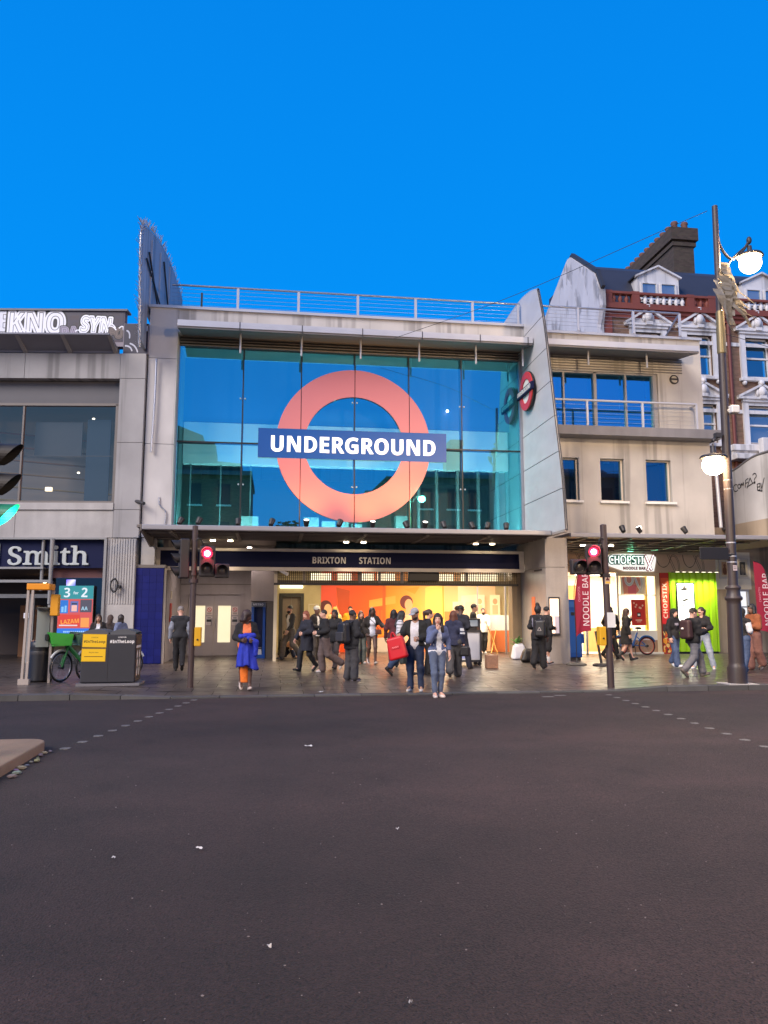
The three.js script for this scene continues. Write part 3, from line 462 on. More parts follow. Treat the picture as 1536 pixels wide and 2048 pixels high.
  mesh('front_edge', RB(8.98, 15.95, 3.95, 4.09, -22.70, -22.58, 0.03), M.ledge2, C2);
  mesh('soffit', B(8.98, 17.4, 3.99, 4.025, -28.2, -22.76), mat(0.30, 0.225, 0.15, 0.6, { map: T.metal }), C2);
  for (const z of [-23.6, -24.5, -25.4, -26.3, -27.2]) mesh('rib', B(8.98, 15.6, 3.92, 3.985, z - 0.04, z + 0.04), M.brownmetal, C2);
  for (let x = 9.6; x < 15.6; x += 1.45) mesh('cross_beam', B(x - 0.03, x + 0.03, 3.93, 3.985, -27.8, -22.8), M.brownmetal, C2);
  for (const x of [10.2, 11.2]) { const d = mesh('downlight', cyl([x, 3.9, -24.6], [x, 3.99, -24.6], 0.1, 0.1, 14), M.alu, C2); mesh('lens', lathe([[0, 0], [0.085, 0], [0.07, 0.03]]).translate(x, 3.872, -24.6), glow(1, 0.85, 0.6, 14), d); spot([x, 3.85, -24.6], [x, 0, -24.4], 1.0, 0.74, 0.45, 16, 1.0, 0.7, 4); }
}
{ // left fin above the roof, with its spikes
  const F = thing('spiked_fin', 'dark metal fin standing on the roof at the left end, edged with bird spikes', 'roof fin');
  mesh('sheet', exX([[-23.47, 9.9], [-23.2, 11.4], [-23.03, 13.0], [-23.15, 13.4], [-23.5, 13.58], [-24.4, 13.9], [-25.83, 14.34], [-28.97, 14.91], [-32.7, 15.05], [-32.7, 11.2], [-24.3, 11.2], [-24.3, 9.9]], -4.30, -4.20), mat(0.33, 0.34, 0.40, 0.55, { map: T.stained }), F);
  for (const z of [-24.6, -26.4, -28.6]) mesh('stiffener', bar([-4.18, 11.3, z], [-4.18, 13.7 - (z + 24.6) * 0.24, z], 0.05), M.alu, F);
  for (const [a, b] of [[[-4.16, 13.0, -24.0], [-4.12, 11.4, -26.8]], [[-4.16, 12.6, -23.6], [-4.12, 11.6, -31]], [[-4.16, 14.1, -27], [-4.12, 11.6, -29.5]]]) mesh('brace', cyl(a, b, 0.03), M.dark, F);
  const edge = new THREE.CatmullRomCurve3([[-23.5, 9.7], [-23.2, 11.4], [-23.0, 13.0], [-23.15, 13.45], [-23.6, 13.65], [-25.83, 14.38], [-28.97, 14.95], [-32.7, 15.1]].map(([z, y]) => V3(-4.25, y, z))), R = rng(12), s = [];
  for (let k = 0; k < 260; k++) { const p = edge.getPointAt(k / 259), t = edge.getTangentAt(k / 259), out = V3(0, -t.z, t.y).multiplyScalar(1); out.y = Math.abs(t.z) * 1.0; out.z = t.y > 0.5 ? 0.9 : 0.2 * (R() - 0.5); out.normalize(); const L = 0.18 + 0.14 * R(), j = V3((R() - 0.5) * 1.2, (R() - 0.5) * 0.8, (R() - 0.5) * 0.8); const q = p.clone().addScaledVector(out.add(j).normalize(), L); s.push(cyl(p.toArray(), q.toArray(), 0.012, 0.006, 4)); }
  const o = mesh('bird_spikes', s, mat(0.22, 0.22, 0.26, 0.5), F); o.userData.kind = 'stuff';
  mesh('edge_tube', tube([[-23.5, 9.7], [-23.2, 11.4], [-23.0, 13.0], [-23.15, 13.45], [-23.6, 13.65], [-25.83, 14.38], [-28.97, 14.95], [-32.7, 15.1]].map(([z, y]) => [-4.25, y, z]), 0.05, 40), M.steel, F);
}
{ // the big sign on the glass
  const G = thing('glass_roundel', 'huge red ring crossed by a dark blue bar of white letters on the glass front', 'sign', [2.48, 7.1, -24.72]);
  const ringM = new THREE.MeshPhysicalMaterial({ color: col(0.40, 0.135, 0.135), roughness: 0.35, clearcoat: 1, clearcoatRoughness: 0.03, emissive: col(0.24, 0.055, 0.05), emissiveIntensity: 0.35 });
  // the ring is cut by the joints between the panes
  const cuts = [-2.6, -1.75, 0.02, 1.85, 2.6];
  for (let k = 0; k < 4; k++) {
    const half = (R0, r0, sgn) => { const pts = [], x0 = cuts[k] + 0.012, x1 = cuts[k + 1] - 0.012, n = 40, yo = (x) => Math.sqrt(Math.max(0, R0 * R0 - x * x)), yi = (x) => Math.max(0.49, Math.sqrt(Math.max(0, r0 * r0 - x * x))); const a = Math.max(x0, -Math.sqrt(R0 * R0 - 0.24)), b = Math.min(x1, Math.sqrt(R0 * R0 - 0.24)); for (let i = 0; i <= n; i++) { const x = lerp(a, b, i / n); pts.push([x, sgn * yo(x)]); } for (let i = n; i >= 0; i--) { const x = lerp(a, b, i / n); pts.push([x, sgn * yi(x)]); } return exZ(shapeOf(pts), -0.012, 0); };
    for (const sg of [1, -1]) mesh('ring_piece', half(2.55, 1.63, sg), ringM, G);
  }
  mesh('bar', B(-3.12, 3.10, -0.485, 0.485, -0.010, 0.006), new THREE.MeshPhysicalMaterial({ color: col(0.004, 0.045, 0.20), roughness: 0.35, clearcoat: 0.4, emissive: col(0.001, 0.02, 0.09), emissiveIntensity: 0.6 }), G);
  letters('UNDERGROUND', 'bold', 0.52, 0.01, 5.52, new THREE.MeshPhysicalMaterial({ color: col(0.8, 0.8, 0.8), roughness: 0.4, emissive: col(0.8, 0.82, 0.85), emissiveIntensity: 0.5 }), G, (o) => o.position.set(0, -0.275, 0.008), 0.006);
}
{ // small round sign on the fin
  const G = thing('round_fin_sign', 'small red ring sign with a lettered bar fixed to the side of the fin', 'sign', [8.25, 8.92, -23.88], -Math.PI / 2);
  const ring = new THREE.Shape(); ring.absarc(0, 0, 0.64, 0, Math.PI * 2); const hole = new THREE.Path(); hole.absarc(0, 0, 0.41, 0, Math.PI * 2); ring.holes.push(hole);
  mesh('backing', lathe([[0, 0], [0.66, 0], [0.66, 0.06], [0, 0.06]], 32).rotateX(Math.PI / 2).translate(0, 0, 0.06), M.dark, G);
  mesh('disc', lathe([[0, 0], [0.42, 0], [0.42, 0.02]], 28).rotateX(Math.PI / 2).translate(0, 0, 0.125), M.white, G);
  mesh('ring', exZ(ring, 0.121, 0.16, 32), mat(0.55, 0.035, 0.03, 0.35), G);
  mesh('bar', RB(-0.78, 0.78, -0.13, 0.13, 0.12, 0.22, 0.02), M.navy, G);
  letters('UNDERGROUND', 'bold', 0.15, 0.006, 1.36, M.white, G, (o) => o.position.set(0, -0.065, 0.221));
  mesh('bracket', [cyl([0, 0.3, 0], [0, 0.3, 0.07], 0.03), cyl([0, -0.3, 0], [0, -0.3, 0.07], 0.03)], M.steel, G);
}
{ // name sign over the entrance
  const G = thing('station_name_sign', 'long dark blue sign in a pale frame with the station name over the entrance', 'sign');
  mesh('panel', B(-3.66, 8.20, 3.03, 3.60, -24.96, -24.93), M.navy, G);
  mesh('frame', holed(-3.72, 8.235, 2.97, 3.68, -24.97, -24.88, [[-3.60, 8.08, 3.085, 3.59]]), M.trim, G);
  letters('BRIXTON', 'bold', 0.21, 0.012, 1.12, M.white, G, (o) => o.position.set(1.71, 3.22, -24.93));
  letters('STATION', 'bold', 0.21, 0.012, 1.07, M.white, G, (o) => o.position.set(3.21, 3.22, -24.93));
}

// ---------------------------------------------------------------- the shop under the right half
{
  const S = thing('noodle_shop', 'brightly lit noodle shop front with a green corrugated hoarding beneath the station offices', 'shop front');
  const z = -27.9, fasc = canvasTex(1024, 120, (g, w, h) => {
    const gr = g.createLinearGradient(0, 0, w, 0); gr.addColorStop(0, '#e3c3a4'); gr.addColorStop(1, '#d9c2ab'); g.fillStyle = gr; g.fillRect(0, 0, w, h); g.strokeStyle = '#4a3a32'; g.lineWidth = 2.2;
    const loop = (x, s) => { for (const d of [0, 9]) { g.beginPath(); g.moveTo(x - 70 * s, -10); g.bezierCurveTo(x - 60 * s - d, 110, x + 10 * s, 110 - d, x + 30 * s, 30 + d); g.bezierCurveTo(x + 40 * s, -30 + d, x + 110 * s - d, 10 + d, x + 90 * s - d, 120); g.stroke(); } g.beginPath(); g.moveTo(x + 10, 0); g.lineTo(x + 60, 120); g.moveTo(x + 22, 0); g.lineTo(x + 72, 120); g.stroke(); };
    loop(60, 1); loop(680, 1); loop(860, 0.9);
  });
  print('fascia', 6.1, 0.70, fasc, S, [13.9, 3.53, z + 0.005]);
  mesh('fascia_board', B(10.0, 16.95, 3.17, 3.98, z - 0.2, z), M.cream, S);
  const white = mat(0.78, 0.75, 0.70, 0.5), warm = mat(0.75, 0.60, 0.40, 0.5);
  mesh('door_frame', [B(10.0, 10.1, 0.1, 3.17, z - 0.1, z), B(11.58, 11.66, 0.1, 3.17, z - 0.1, z), B(12.86, 12.93, 0.1, 3.17, z - 0.1, z)], white, S);
  mesh('window_surround', [B(12.93, 14.42, 3.04, 3.17, z - 0.1, z), B(14.42, 14.60, 0.1, 3.17, z - 0.1, z)], warm, S);
  mesh('stall_riser', B(12.93, 14.42, 0.62, 0.98, z - 0.1, z), white, S);
  mesh('lower_panel', B(12.93, 14.42, 0.15, 0.62, z - 0.1, z - 0.01), mat(0.42, 0.24, 0.15, 0.6), S);
  mesh('plinth', B(12.9, 14.62, 0.1, 0.17, z - 0.1, z + 0.06), white, S);
  { const o = mesh('shop_window', card(1.46, 2.02), TINT.clear, S); o.position.set(13.68, 2.02, z - 0.05); }
  mesh('window_bar', B(12.94, 14.42, 2.30, 2.34, z - 0.08, z - 0.03), white, S);
  mesh('yellow_post', B(14.12, 14.22, 0.98, 3.04, z - 0.35, z - 0.25), mat(0.6, 0.45, 0.04, 0.5), S);
  // interior
  mesh('interior', [B(9.9, 14.7, 0, 3.4, -31.6, -31.5), B(9.9, 10.0, 0, 3.4, -31.5, z), B(14.60, 14.7, 0, 3.4, -31.5, z - 0.1)], white, S);
  mesh('ceiling', B(9.9, 14.7, 3.2, 3.3, -31.5, z - 0.2), white, S);
  mesh('floor', B(9.9, 14.7, 0.05, 0.115, -31.5, z), warm, S);
  for (const x of [11.0, 12.4, 13.8]) mesh('strip_lamp', B(x - 0.5, x + 0.5, 3.14, 3.18, -29.6, -29.4), glow(1, 0.92, 0.78, 9), S);
  area([12.3, 3.12, -29.5], [-Math.PI / 2, 0, 0], 4.2, 2.6, 1.0, 0.86, 0.64, 6.5);
  mesh('counter', B(12.4, 14.3, 0.1, 1.05, -30.2, -29.7), mat(0.7, 0.45, 0.2, 0.5), S);
  mesh('menu_board', B(11.6, 13.0, 2.1, 2.8, -31.45, -31.4), mat(0.62, 0.25, 0.08, 0.5), S);
  for (const [x, y, h, c] of [[10.25, 1.0, 0.9, '#7fb0d8'], [10.25, 1.9, 0.3, '#b04a2a'], [10.75, 1.35, 0.9, '#e9c48a']]) print('poster', 0.42, h, canvasTex(64, 96, (g) => { g.fillStyle = c; g.fillRect(0, 0, 64, 96); g.fillStyle = '#fff'; g.fillRect(8, 10, 48, 16); g.fillStyle = '#d9a23a'; g.fillRect(16, 40, 32, 36); }), S, [x, y + h / 2, z - 0.06]);
  mesh('step', [B(10.1, 11.58, 0.12, 0.3, -29.6, -29.2), B(10.1, 11.58, 0.3, 0.5, -30.0, -29.6), B(10.1, 11.58, 0.5, 0.9, -30.4, -30)], warm, S);
  const swirl = canvasTex(512, 256, (g, w, h) => { g.fillStyle = '#f9e6bd'; g.fillRect(0, 0, w, h); g.fillStyle = '#f2913a'; g.beginPath(); g.moveTo(30, 0); g.lineTo(430, 0); g.quadraticCurveTo(420, 250, 250, 256); g.lineTo(60, 256); g.fill(); g.fillStyle = '#e95f20'; g.fillRect(150, 120, 170, 136); g.lineCap = 'round'; for (const [c, l] of [['#fff2d8', 46], ['#8c7a6a', 14], ['#fff2d8', 8]]) { g.strokeStyle = c; g.lineWidth = l; g.beginPath(); g.arc(180, 40, 75, -0.5, 3.4); g.stroke(); g.beginPath(); g.moveTo(300, 0); g.quadraticCurveTo(360, 160, 420, 190); g.quadraticCurveTo(460, 100, 420, 0); g.stroke(); } });
  print('window_print', 1.0, 0.66, swirl, S, [13.55, 2.68, z - 0.06]);
  const red = canvasTex(160, 256, (g, w, h) => { g.fillStyle = '#cf3424'; g.fillRect(0, 0, w, h); g.fillStyle = '#f3c9b0'; g.font = 'bold 26px sans-serif'; g.textAlign = 'center'; for (let k = 0; k < 6; k++) { g.beginPath(); g.arc(80 + 48 * Math.cos(k), 60 + 26 * Math.sin(k * 1.7), 10, 0, 7); g.fill(); } g.fillStyle = '#3a1712'; g.fillRect(64, 130, 38, 44); g.fillStyle = '#fff'; g.fillRect(70, 142, 26, 20); g.fillStyle = '#f3c9b0'; g.fillRect(44, 198, 72, 12); g.fillRect(56, 218, 48, 6); });
  print('window_poster', 0.58, 0.98, red, S, [13.72, 1.66, z - 0.04]);
  // red upright banner beside the hoarding
  mesh('red_post', B(14.62, 14.96, 0.1, 3.17, z - 0.05, z + 0.03), mat(0.55, 0.05, 0.03, 0.5), S);
  const ban = canvasTex(128, 1024, (g, w, h) => { g.fillStyle = '#c3281e'; g.fillRect(0, 0, w, h); const gr = g.createLinearGradient(0, 90, 0, 620); gr.addColorStop(0, '#e2622a'); gr.addColorStop(1, '#e0262e'); g.fillStyle = gr; g.fillRect(0, 60, w, 590); g.save(); g.translate(92, 590); g.rotate(-Math.PI / 2); g.fillStyle = '#ffe9d8'; g.font = 'bold 96px sans-serif'; g.fillText('CHOPSTIX', 0, 0, 500); g.restore(); g.fillStyle = '#4a3a38'; g.fillRect(0, 660, w, 364); const R = rng(4); for (let k = 0; k < 60; k++) { g.fillStyle = ['#e0521e', '#f0a030', '#b02418', '#f6d080'][k & 3]; g.beginPath(); g.ellipse(R() * w, 740 + R() * 280, 8 + 22 * R(), 6 + 26 * R(), R() * 3, 0, 7); g.fill(); } });
  print('banner_print', 0.32, 3.0, ban, S, [14.79, 1.65, z + 0.036]);
  // green corrugated hoarding, sheet by sheet
  const gm = mat(0.34, 0.64, 0.01, 0.5);
  for (let k = 0; k < 7; k++) { const x0 = 15.0 + k * 0.265, p = [[0, 0], [0.02, 0], [0.045, 0.05], [0.20, 0.05], [0.225, 0], [0.262, 0], [0.262, -0.02], [0, -0.02]]; mesh('green_sheet', flat(new THREE.ExtrudeGeometry(shapeOf(p.map(([x, d]) => [x + x0, -(z + 0.02 + d)])), { depth: 3.0, bevelEnabled: false }).rotateX(-Math.PI / 2).translate(0, 0.18, 0)), gm, S); }
  mesh('hoarding_base', B(14.98, 16.9, 0.08, 0.18, z - 0.1, z - 0.02), M.black, S);
  mesh('hoarding_edge', [B(14.97, 15.0, 0.17, 3.2, z, z + 0.08), B(16.86, 16.90, 0.17, 3.2, z, z + 0.08)], gm, S);
  for (let k = 0; k < 7; k++) { const d = mesh('added_hood_lamp', B(15.03 + k * 0.265, 15.19 + k * 0.265, 3.185, 3.21, z + 0.40, z + 0.52), M.dark, S); mesh('lens', B(15.05 + k * 0.265, 15.17 + k * 0.265, 3.178, 3.186, z + 0.42, z + 0.50), glow(1, 0.9, 0.6, 3), d); mesh('arm', bar([15.11 + k * 0.265, 3.20, z], [15.11 + k * 0.265, 3.20, z + 0.42], 0.02), M.dark, d); spot([15.11 + k * 0.265, 3.15, z + 0.46], [15.11 + k * 0.265, 0.9, z], 1, 0.94, 0.7, 4.5, 0.9, 0.8, 3); }  // added row of lamps, placed to brighten the hoarding
  const face = canvasTex(256, 420, (g, w, h) => { g.fillStyle = '#f6f6f2'; g.fillRect(0, 0, w, h); g.fillStyle = '#262220'; for (const [x, y, a, b, r] of [[110, 62, 60, 16, -0.1], [110, 40, 20, 22, 0], [178, 100, 8, 40, 0.3], [40, 120, 5, 40, 0], [120, 180, 52, 12, -0.25], [60, 300, 6, 60, 0.2]]) { g.beginPath(); g.ellipse(x, y, a, b, r, 0, 7); g.fill(); } g.fillStyle = '#e0a884'; g.beginPath(); g.ellipse(90, 240, 24, 10, 0.3, 0, 7); g.fill(); g.strokeStyle = '#333'; g.lineWidth = 4; g.beginPath(); g.moveTo(30, 320); g.quadraticCurveTo(60, 400, 40, 420); g.moveTo(200, 150); g.quadraticCurveTo(230, 260, 180, 360); g.stroke(); });
  mesh('screen_frame', B(15.22, 15.97, 1.27, 2.80, z + 0.06, z + 0.10), M.black, S); print('screen', 0.66, 1.44, face, S, [15.59, 2.03, z + 0.105], 0, { glow: 0.9 });
}
{ // the lit name board of the shop
  const G = thing('shop_sign', 'lit white shop sign with rounded green and dark red lettering above the noodle shop', 'sign', [13.52, 3.52, -27.84]);
  const s = new THREE.Shape(), pts = []; for (const [x, y, r] of [[-0.82, 0.10, 0.24], [-0.5, 0.12, 0.24], [-0.15, 0.12, 0.24], [0.2, 0.12, 0.24], [0.5, 0.12, 0.22], [0.78, 0.16, 0.18]]) for (let k = 0; k < 12; k++) pts.push([x + r * Math.cos(k / 12 * 6.283), y + r * Math.sin(k / 12 * 6.283)]);
  for (const [x, y] of [[-0.35, -0.30], [0.85, -0.30], [0.95, 0.25], [0.9, -0.1]]) pts.push([x, y]);
  pts.sort((a, b) => a[0] - b[0] || a[1] - b[1]); const cr = (o, a, b) => (a[0] - o[0]) * (b[1] - o[1]) - (a[1] - o[1]) * (b[0] - o[0]), half = (l) => { const h = []; for (const p of l) { while (h.length > 1 && cr(h[h.length - 2], h[h.length - 1], p) <= 0) h.pop(); h.push(p); } h.pop(); return h; };
  mesh('halo_board', exZ(shapeOf([...half(pts), ...half(pts.slice().reverse())]), -0.05, 0.0), glow(1, 0.97, 0.92, 0.55, 0.5), G);
  const gE = new THREE.MeshStandardMaterial({ color: col(0.01, 0.16, 0.11), roughness: 0.4 }), wE = glow(0.9, 1, 0.96, 1.0, 0.8), rE = new THREE.MeshStandardMaterial({ color: col(0.36, 0.01, 0.035), roughness: 0.4 });
  letters('CHOPSTI', 'bold', 0.30, 0.012, 1.42, gE, G, (o) => o.position.set(-0.27, -0.015, 0.002), 0.042);
  letters('CHOPSTI', 'sans', 0.30, 0.014, 1.42, wE, G, (o) => o.position.set(-0.27, -0.015, 0.022));
  mesh('letter', [bar([0.50, 0.33, 0.02], [0.74, -0.27, 0.02], 0.10, 0.02), bar([0.86, 0.36, 0.022], [0.56, -0.29, 0.022], 0.10, 0.02)], rE, G);
  mesh('letter', [bar([0.52, 0.30, 0.034], [0.73, -0.24, 0.034], 0.045, 0.01), bar([0.84, 0.33, 0.036], [0.58, -0.26, 0.036], 0.045, 0.01)], glow(1, 0.9, 0.9, 0.9, 0.8), G);
  letters('NOODLE BAR', 'bold', 0.105, 0.01, 0.92, rE, G, (o) => o.position.set(0.05, -0.24, 0.004), 0.004);
  spot([13.4, 3.80, -27.7], [13.4, 4.0, -26.9], 0.15, 1.0, 0.5, 5, 1.0, 0.8, 6);  // unseen green source, placed to tint the soffit above the sign
}
{ // frontage at the far right with framed pictures, and the pale side wall with graffiti
  const S = thing('corner_shop', 'pale corner shop at the right edge with a whitewashed side wall bearing scrawled graffiti', 'building');
  const zz = -28.2, beige = mat(0.46, 0.38, 0.30, 0.8, { map: T.stained });
  mesh('back_wall', [B(16.9, 24, 2.58, 5.0, zz - 0.3, zz - 0.02), B(16.9, 17.98, 0, 2.58, zz - 0.3, zz - 0.02), B(18.5, 24, 0, 2.58, zz - 0.3, zz - 0.02)], beige, S);
  const wp = mesh('white_panel', B(17.12, 18.6, 2.56, 4.02, zz - 0.02, zz + 0.02), mat(0.82, 0.80, 0.73, 0.6), S);
  for (const [x, sd, c] of [[17.5, 0, '#8a5a34'], [18.26, 1, '#777168']]) { mesh('picture_frame', holed(x - 0.25, x + 0.25, 2.98, 3.78, zz + 0.02, zz + 0.06, [[x - 0.19, x + 0.19, 3.04, 3.72]]), M.white, wp); print('picture', 0.38, 0.68, canvasTex(64, 112, (g, w, h) => { g.fillStyle = sd ? '#c9c4b6' : '#d8cdb6'; g.fillRect(0, 0, w, h); g.fillStyle = sd ? '#3a3a38' : '#c9a277'; g.fillRect(12, 14, 40, 84); g.fillStyle = c; g.beginPath(); g.ellipse(32, 38, 9, 11, 0, 0, 7); g.fill(); g.beginPath(); g.ellipse(32, 72, 15, 26, 0, 0, 7); g.fill(); }), wp, [x, 3.38, zz + 0.03]); }
  mesh('glass_door', B(17.99, 18.49, 0.12, 2.56, zz - 0.25, zz - 0.2), glow(0.85, 0.88, 0.95, 0.55), S);
  mesh('door_bars', [B(17.98, 18.5, 2.48, 2.56, zz - 0.1, zz), B(17.98, 18.02, 0.1, 2.5, zz - 0.1, zz), B(18.46, 18.5, 0.1, 2.5, zz - 0.1, zz), B(18.0, 18.5, 1.85, 1.9, zz - 0.12, zz - 0.06)], M.alu, S);
  // single-storey part: side wall facing the station
  const side = mesh('side_wall', exX([[-27.9, 5.02], [-27.9, 7.02], [-27.1, 7.12], [-25.9, 7.38], [-23.0, 7.30], [-20, 7.3], [-20, 5.0]], 17.5, 17.8), mat(0.60, 0.60, 0.62, 0.85, { map: T.stained }), S);
  mesh('wall_coping', tube([[17.52, 7.03, -27.9], [17.52, 7.14, -27.1], [17.52, 7.4, -25.9], [17.52, 7.33, -23]], 0.05, 20), M.ledge, S);
  const gf = canvasTex(512, 256, (g, w, h) => { g.clearRect(0, 0, w, h); g.strokeStyle = '#15151a'; g.lineWidth = 9; g.lineCap = 'round'; g.lineJoin = 'round'; const L = (...p) => { g.beginPath(); g.moveTo(p[0], p[1]); for (let i = 2; i < p.length; i += 2) g.lineTo(p[i], p[i + 1]); g.stroke(); }; g.beginPath(); g.arc(55, 100, 34, 0.8, 5.4); g.stroke(); g.beginPath(); g.arc(105, 92, 20, 0, 6.3); g.stroke(); L(130, 105, 138, 70, 150, 92, 165, 64, 172, 98); L(190, 118, 200, 50); L(200, 52, 236, 40); L(196, 84, 228, 74); L(214, 130, 262, 40, 290, 96); L(214, 120, 322, 92); g.beginPath(); g.arc(322, 34, 24, -2.6, 1.4); g.stroke(); L(326, 56, 318, 74); g.beginPath(); g.arc(318, 96, 8, 0, 7); g.stroke(); g.strokeRect(352, 118, 34, 60); L(352, 148, 386, 148); L(352, 178, 410, 196, 400, 120); L(400, 196, 446, 78); });
  { const o = print('graffiti', 2.3, 1.0, gf, side, [17.49, 6.3, -26.2], -Math.PI / 2, { alpha: true }); o.material.alphaTest = 0.5; }
  mesh('stained_band', exX([[-27.9, 4.2], [-27.9, 5.015], [-20, 5.0], [-20, 4.2]], 17.46, 17.8), beige, S);
  mesh('beam', B(15.15, 17.46, 3.98, 4.5, -28.4, -27.95), beige, S);
  mesh('roof', B(17.5, 26, 4.9, 5.0, -28.5, -20), M.ledge, S);
  mesh('front_cornice', [RB(19.3, 26, 4.9, 5.3, -25.2, -24.6, 0.04)], M.white, S);
  mesh('front_pillar', B(19.35, 19.75, 0, 4.9, -25.1, -24.7), M.white, S);
  mesh('lower_wall', B(17.55, 26, 5.02, 7.3, -28.0, -27.8), beige, S);
}

// ---------------------------------------------------------------- brick terrace beyond
const terrace = thing('brick_terrace', 'tall brown brick terrace with white pedimented windows and red balustrade', 'building');
{
  const S = terrace, z = -31.5, brick = mat(0.20, 0.125, 0.098, 0.85, { map: T.brick, bumpMap: T.brick, bumpScale: 0.004 }), redTerra = mat(0.19, 0.048, 0.034, 0.7, { map: T.concrete }), white = mat(0.64, 0.64, 0.68, 0.6, { map: T.stained }), slate = mat(0.03, 0.034, 0.055, 0.6, { map: T.metal });
  const cols = [16.47, 18.95, 21.8, 24.5];
  const holes = []; for (const x of cols) holes.push([x - 0.62, x + 0.62, 12.35, 14.22], [x - 0.66, x + 0.66, 9.25, 11.0]);
  mesh('front_wall', holed(14.3, 30, 3.5, 14.85, z - 0.4, z, holes), brick, S);
  for (const y of [13.78, 10.62]) mesh('string_course', B(14.5, 30, y, y + 0.17, z, z + 0.05), white, S);
  for (const [wx, row] of cols.flatMap((x) => [[x, 0], [x, 1]])) {
    const W2 = sub('sash_window', S), y0 = row ? 9.25 : 12.35, y1 = row ? 11.0 : 14.22, hw = row ? 0.66 : 0.62;
    mesh('surround', [B(wx - hw - 0.26, wx - hw, y0 - 0.1, y1 + 0.16, z - 0.05, z + 0.10), B(wx + hw, wx + hw + 0.26, y0 - 0.1, y1 + 0.16, z - 0.05, z + 0.10), B(wx - hw - 0.30, wx + hw + 0.30, y1 + 0.16, y1 + 0.30, z, z + 0.16), B(wx - hw, wx + hw, y1, y1 + 0.16, z - 0.05, z + 0.07)], white, W2);
    mesh('sill', [RB(wx - hw - 0.36, wx + hw + 0.36, y0 - 0.22, y0 - 0.06, z, z + 0.2, 0.03), ball(wx - hw - 0.16, y0 - 0.30, z + 0.1, 0.11), ball(wx + hw + 0.16, y0 - 0.30, z + 0.1, 0.11)], white, W2);
    const py = y1 + 0.30, ph = row ? 0.62 : 0.72;
    mesh('pediment', [exZ([[wx - hw - 0.42, py], [wx + hw + 0.42, py], [wx + hw + 0.42, py + 0.08], [wx, py + ph], [wx - hw - 0.42, py + 0.08]], z, z + 0.08), bar([wx - hw - 0.5, py + 0.08, z + 0.12], [wx, py + ph + 0.05, z + 0.12], 0.10, 0.24), bar([wx + hw + 0.5, py + 0.08, z + 0.12], [wx, py + ph + 0.05, z + 0.12], 0.10, 0.24), B(wx - hw - 0.5, wx + hw + 0.5, py - 0.02, py + 0.08, z + 0.01, z + 0.22)], white, W2);
    mesh('ornament', [ball(wx, py + ph + 0.12, z + 0.16, 0.15), ball(wx, py + ph * 0.55, z + 0.15, 0.2, 1.3), B(wx - 0.15, wx + 0.15, py, py + 0.14, z + 0.1, z + 0.28), ball(wx - 0.2, py + ph * 0.5, z + 0.12, 0.09, 1.9), ball(wx + 0.2, py + ph * 0.5, z + 0.12, 0.09, 1.9)], white, W2);
    const ym = (y0 + y1) / 2;
    mesh('sash', [B(wx - hw, wx + hw, ym - 0.04, ym + 0.04, z - 0.22, z - 0.12), B(wx - hw, wx + hw, y0, y0 + 0.08, z - 0.22, z - 0.12), B(wx - hw, wx - hw + 0.07, y0, y1, z - 0.22, z - 0.14), B(wx + hw - 0.07, wx + hw, y0, y1, z - 0.22, z - 0.14), B(wx - hw, wx + hw, y1 - 0.07, y1, z - 0.22, z - 0.14)], white, W2);
    for (const [a, b] of [[y0 + 0.08, ym - 0.04], [ym + 0.04, y1 - 0.07]]) { const o = mesh('pane', card(2 * hw - 0.14, b - a), TINT.terrace, W2); o.position.set(wx, (a + b) / 2, z - 0.18); o.rotation.x = -0.03; }
    mesh('blind', B(wx - hw, wx + hw, row ? y0 : ym, y1, z - 0.36, z - 0.33), row ? mat(0.42, 0.45, 0.47, 0.8) : M.black, W2); mesh('room_back', B(wx - hw, wx + hw, y0, y1, z - 0.6, z - 0.56), M.black, W2);
  }
  mesh('cornice', [B(14.2, 30, 14.85, 15.05, z - 0.2, z + 0.10), B(14.15, 30, 15.05, 15.2, z - 0.2, z + 0.2), B(14.1, 30, 15.2, 15.42, z - 0.3, z + 0.30)], redTerra, S);
  mesh('corner_pier', B(14.3, 14.75, 12.5, 15.9, z - 0.3, z + 0.12), redTerra, S);
  const bal = sub('balustrade', S);
  mesh('base_rail', B(14.3, 30, 15.42, 15.52, z - 0.05, z + 0.18), redTerra, bal); mesh('top_rail', RB(14.3, 30, 15.92, 16.05, z - 0.08, z + 0.2, 0.03), redTerra, bal);
  const prof = [[0.05, 0], [0.09, 0.04], [0.06, 0.08], [0.11, 0.17], [0.075, 0.28], [0.045, 0.34], [0.085, 0.40]], balG = lathe(prof, 10), piers = [14.6, 15.9, 18.55, 19.6, 20.4, 23.2, 25.8];
  for (let x = 14.9; x < 25.5; x += 0.30) { if (piers.some((p) => Math.abs(p - x) < 0.16)) continue; const o = mesh('baluster', balG, (x > 16.2 && x < 18.4) || x > 20.9 ? white : redTerra, bal); o.position.set(x, 15.52, z + 0.06); }
  for (const p of piers) mesh('pier', B(p - 0.18, p + 0.18, 15.42, 16.08, z - 0.06, z + 0.19), redTerra, bal);
  mesh('panel', B(18.6, 20.5, 15.52, 15.92, z + 0.0, z + 0.04), redTerra, bal);
  // party wall at the left end, mansard roof, dormers, chimney
  mesh('party_wall', exX([[-31.3, 8], [-31.3, 14.4], [-31.0, 15.2], [-31.0, 15.95], [-31.5, 16.9], [-34.2, 18.95], [-34.6, 19.0], [-38.2, 17.2], [-39, 8]], 14.02, 14.32), mat(0.50, 0.50, 0.55, 0.9, { map: T.mottled, bumpMap: T.mottled, bumpScale: 0.05 }), S);
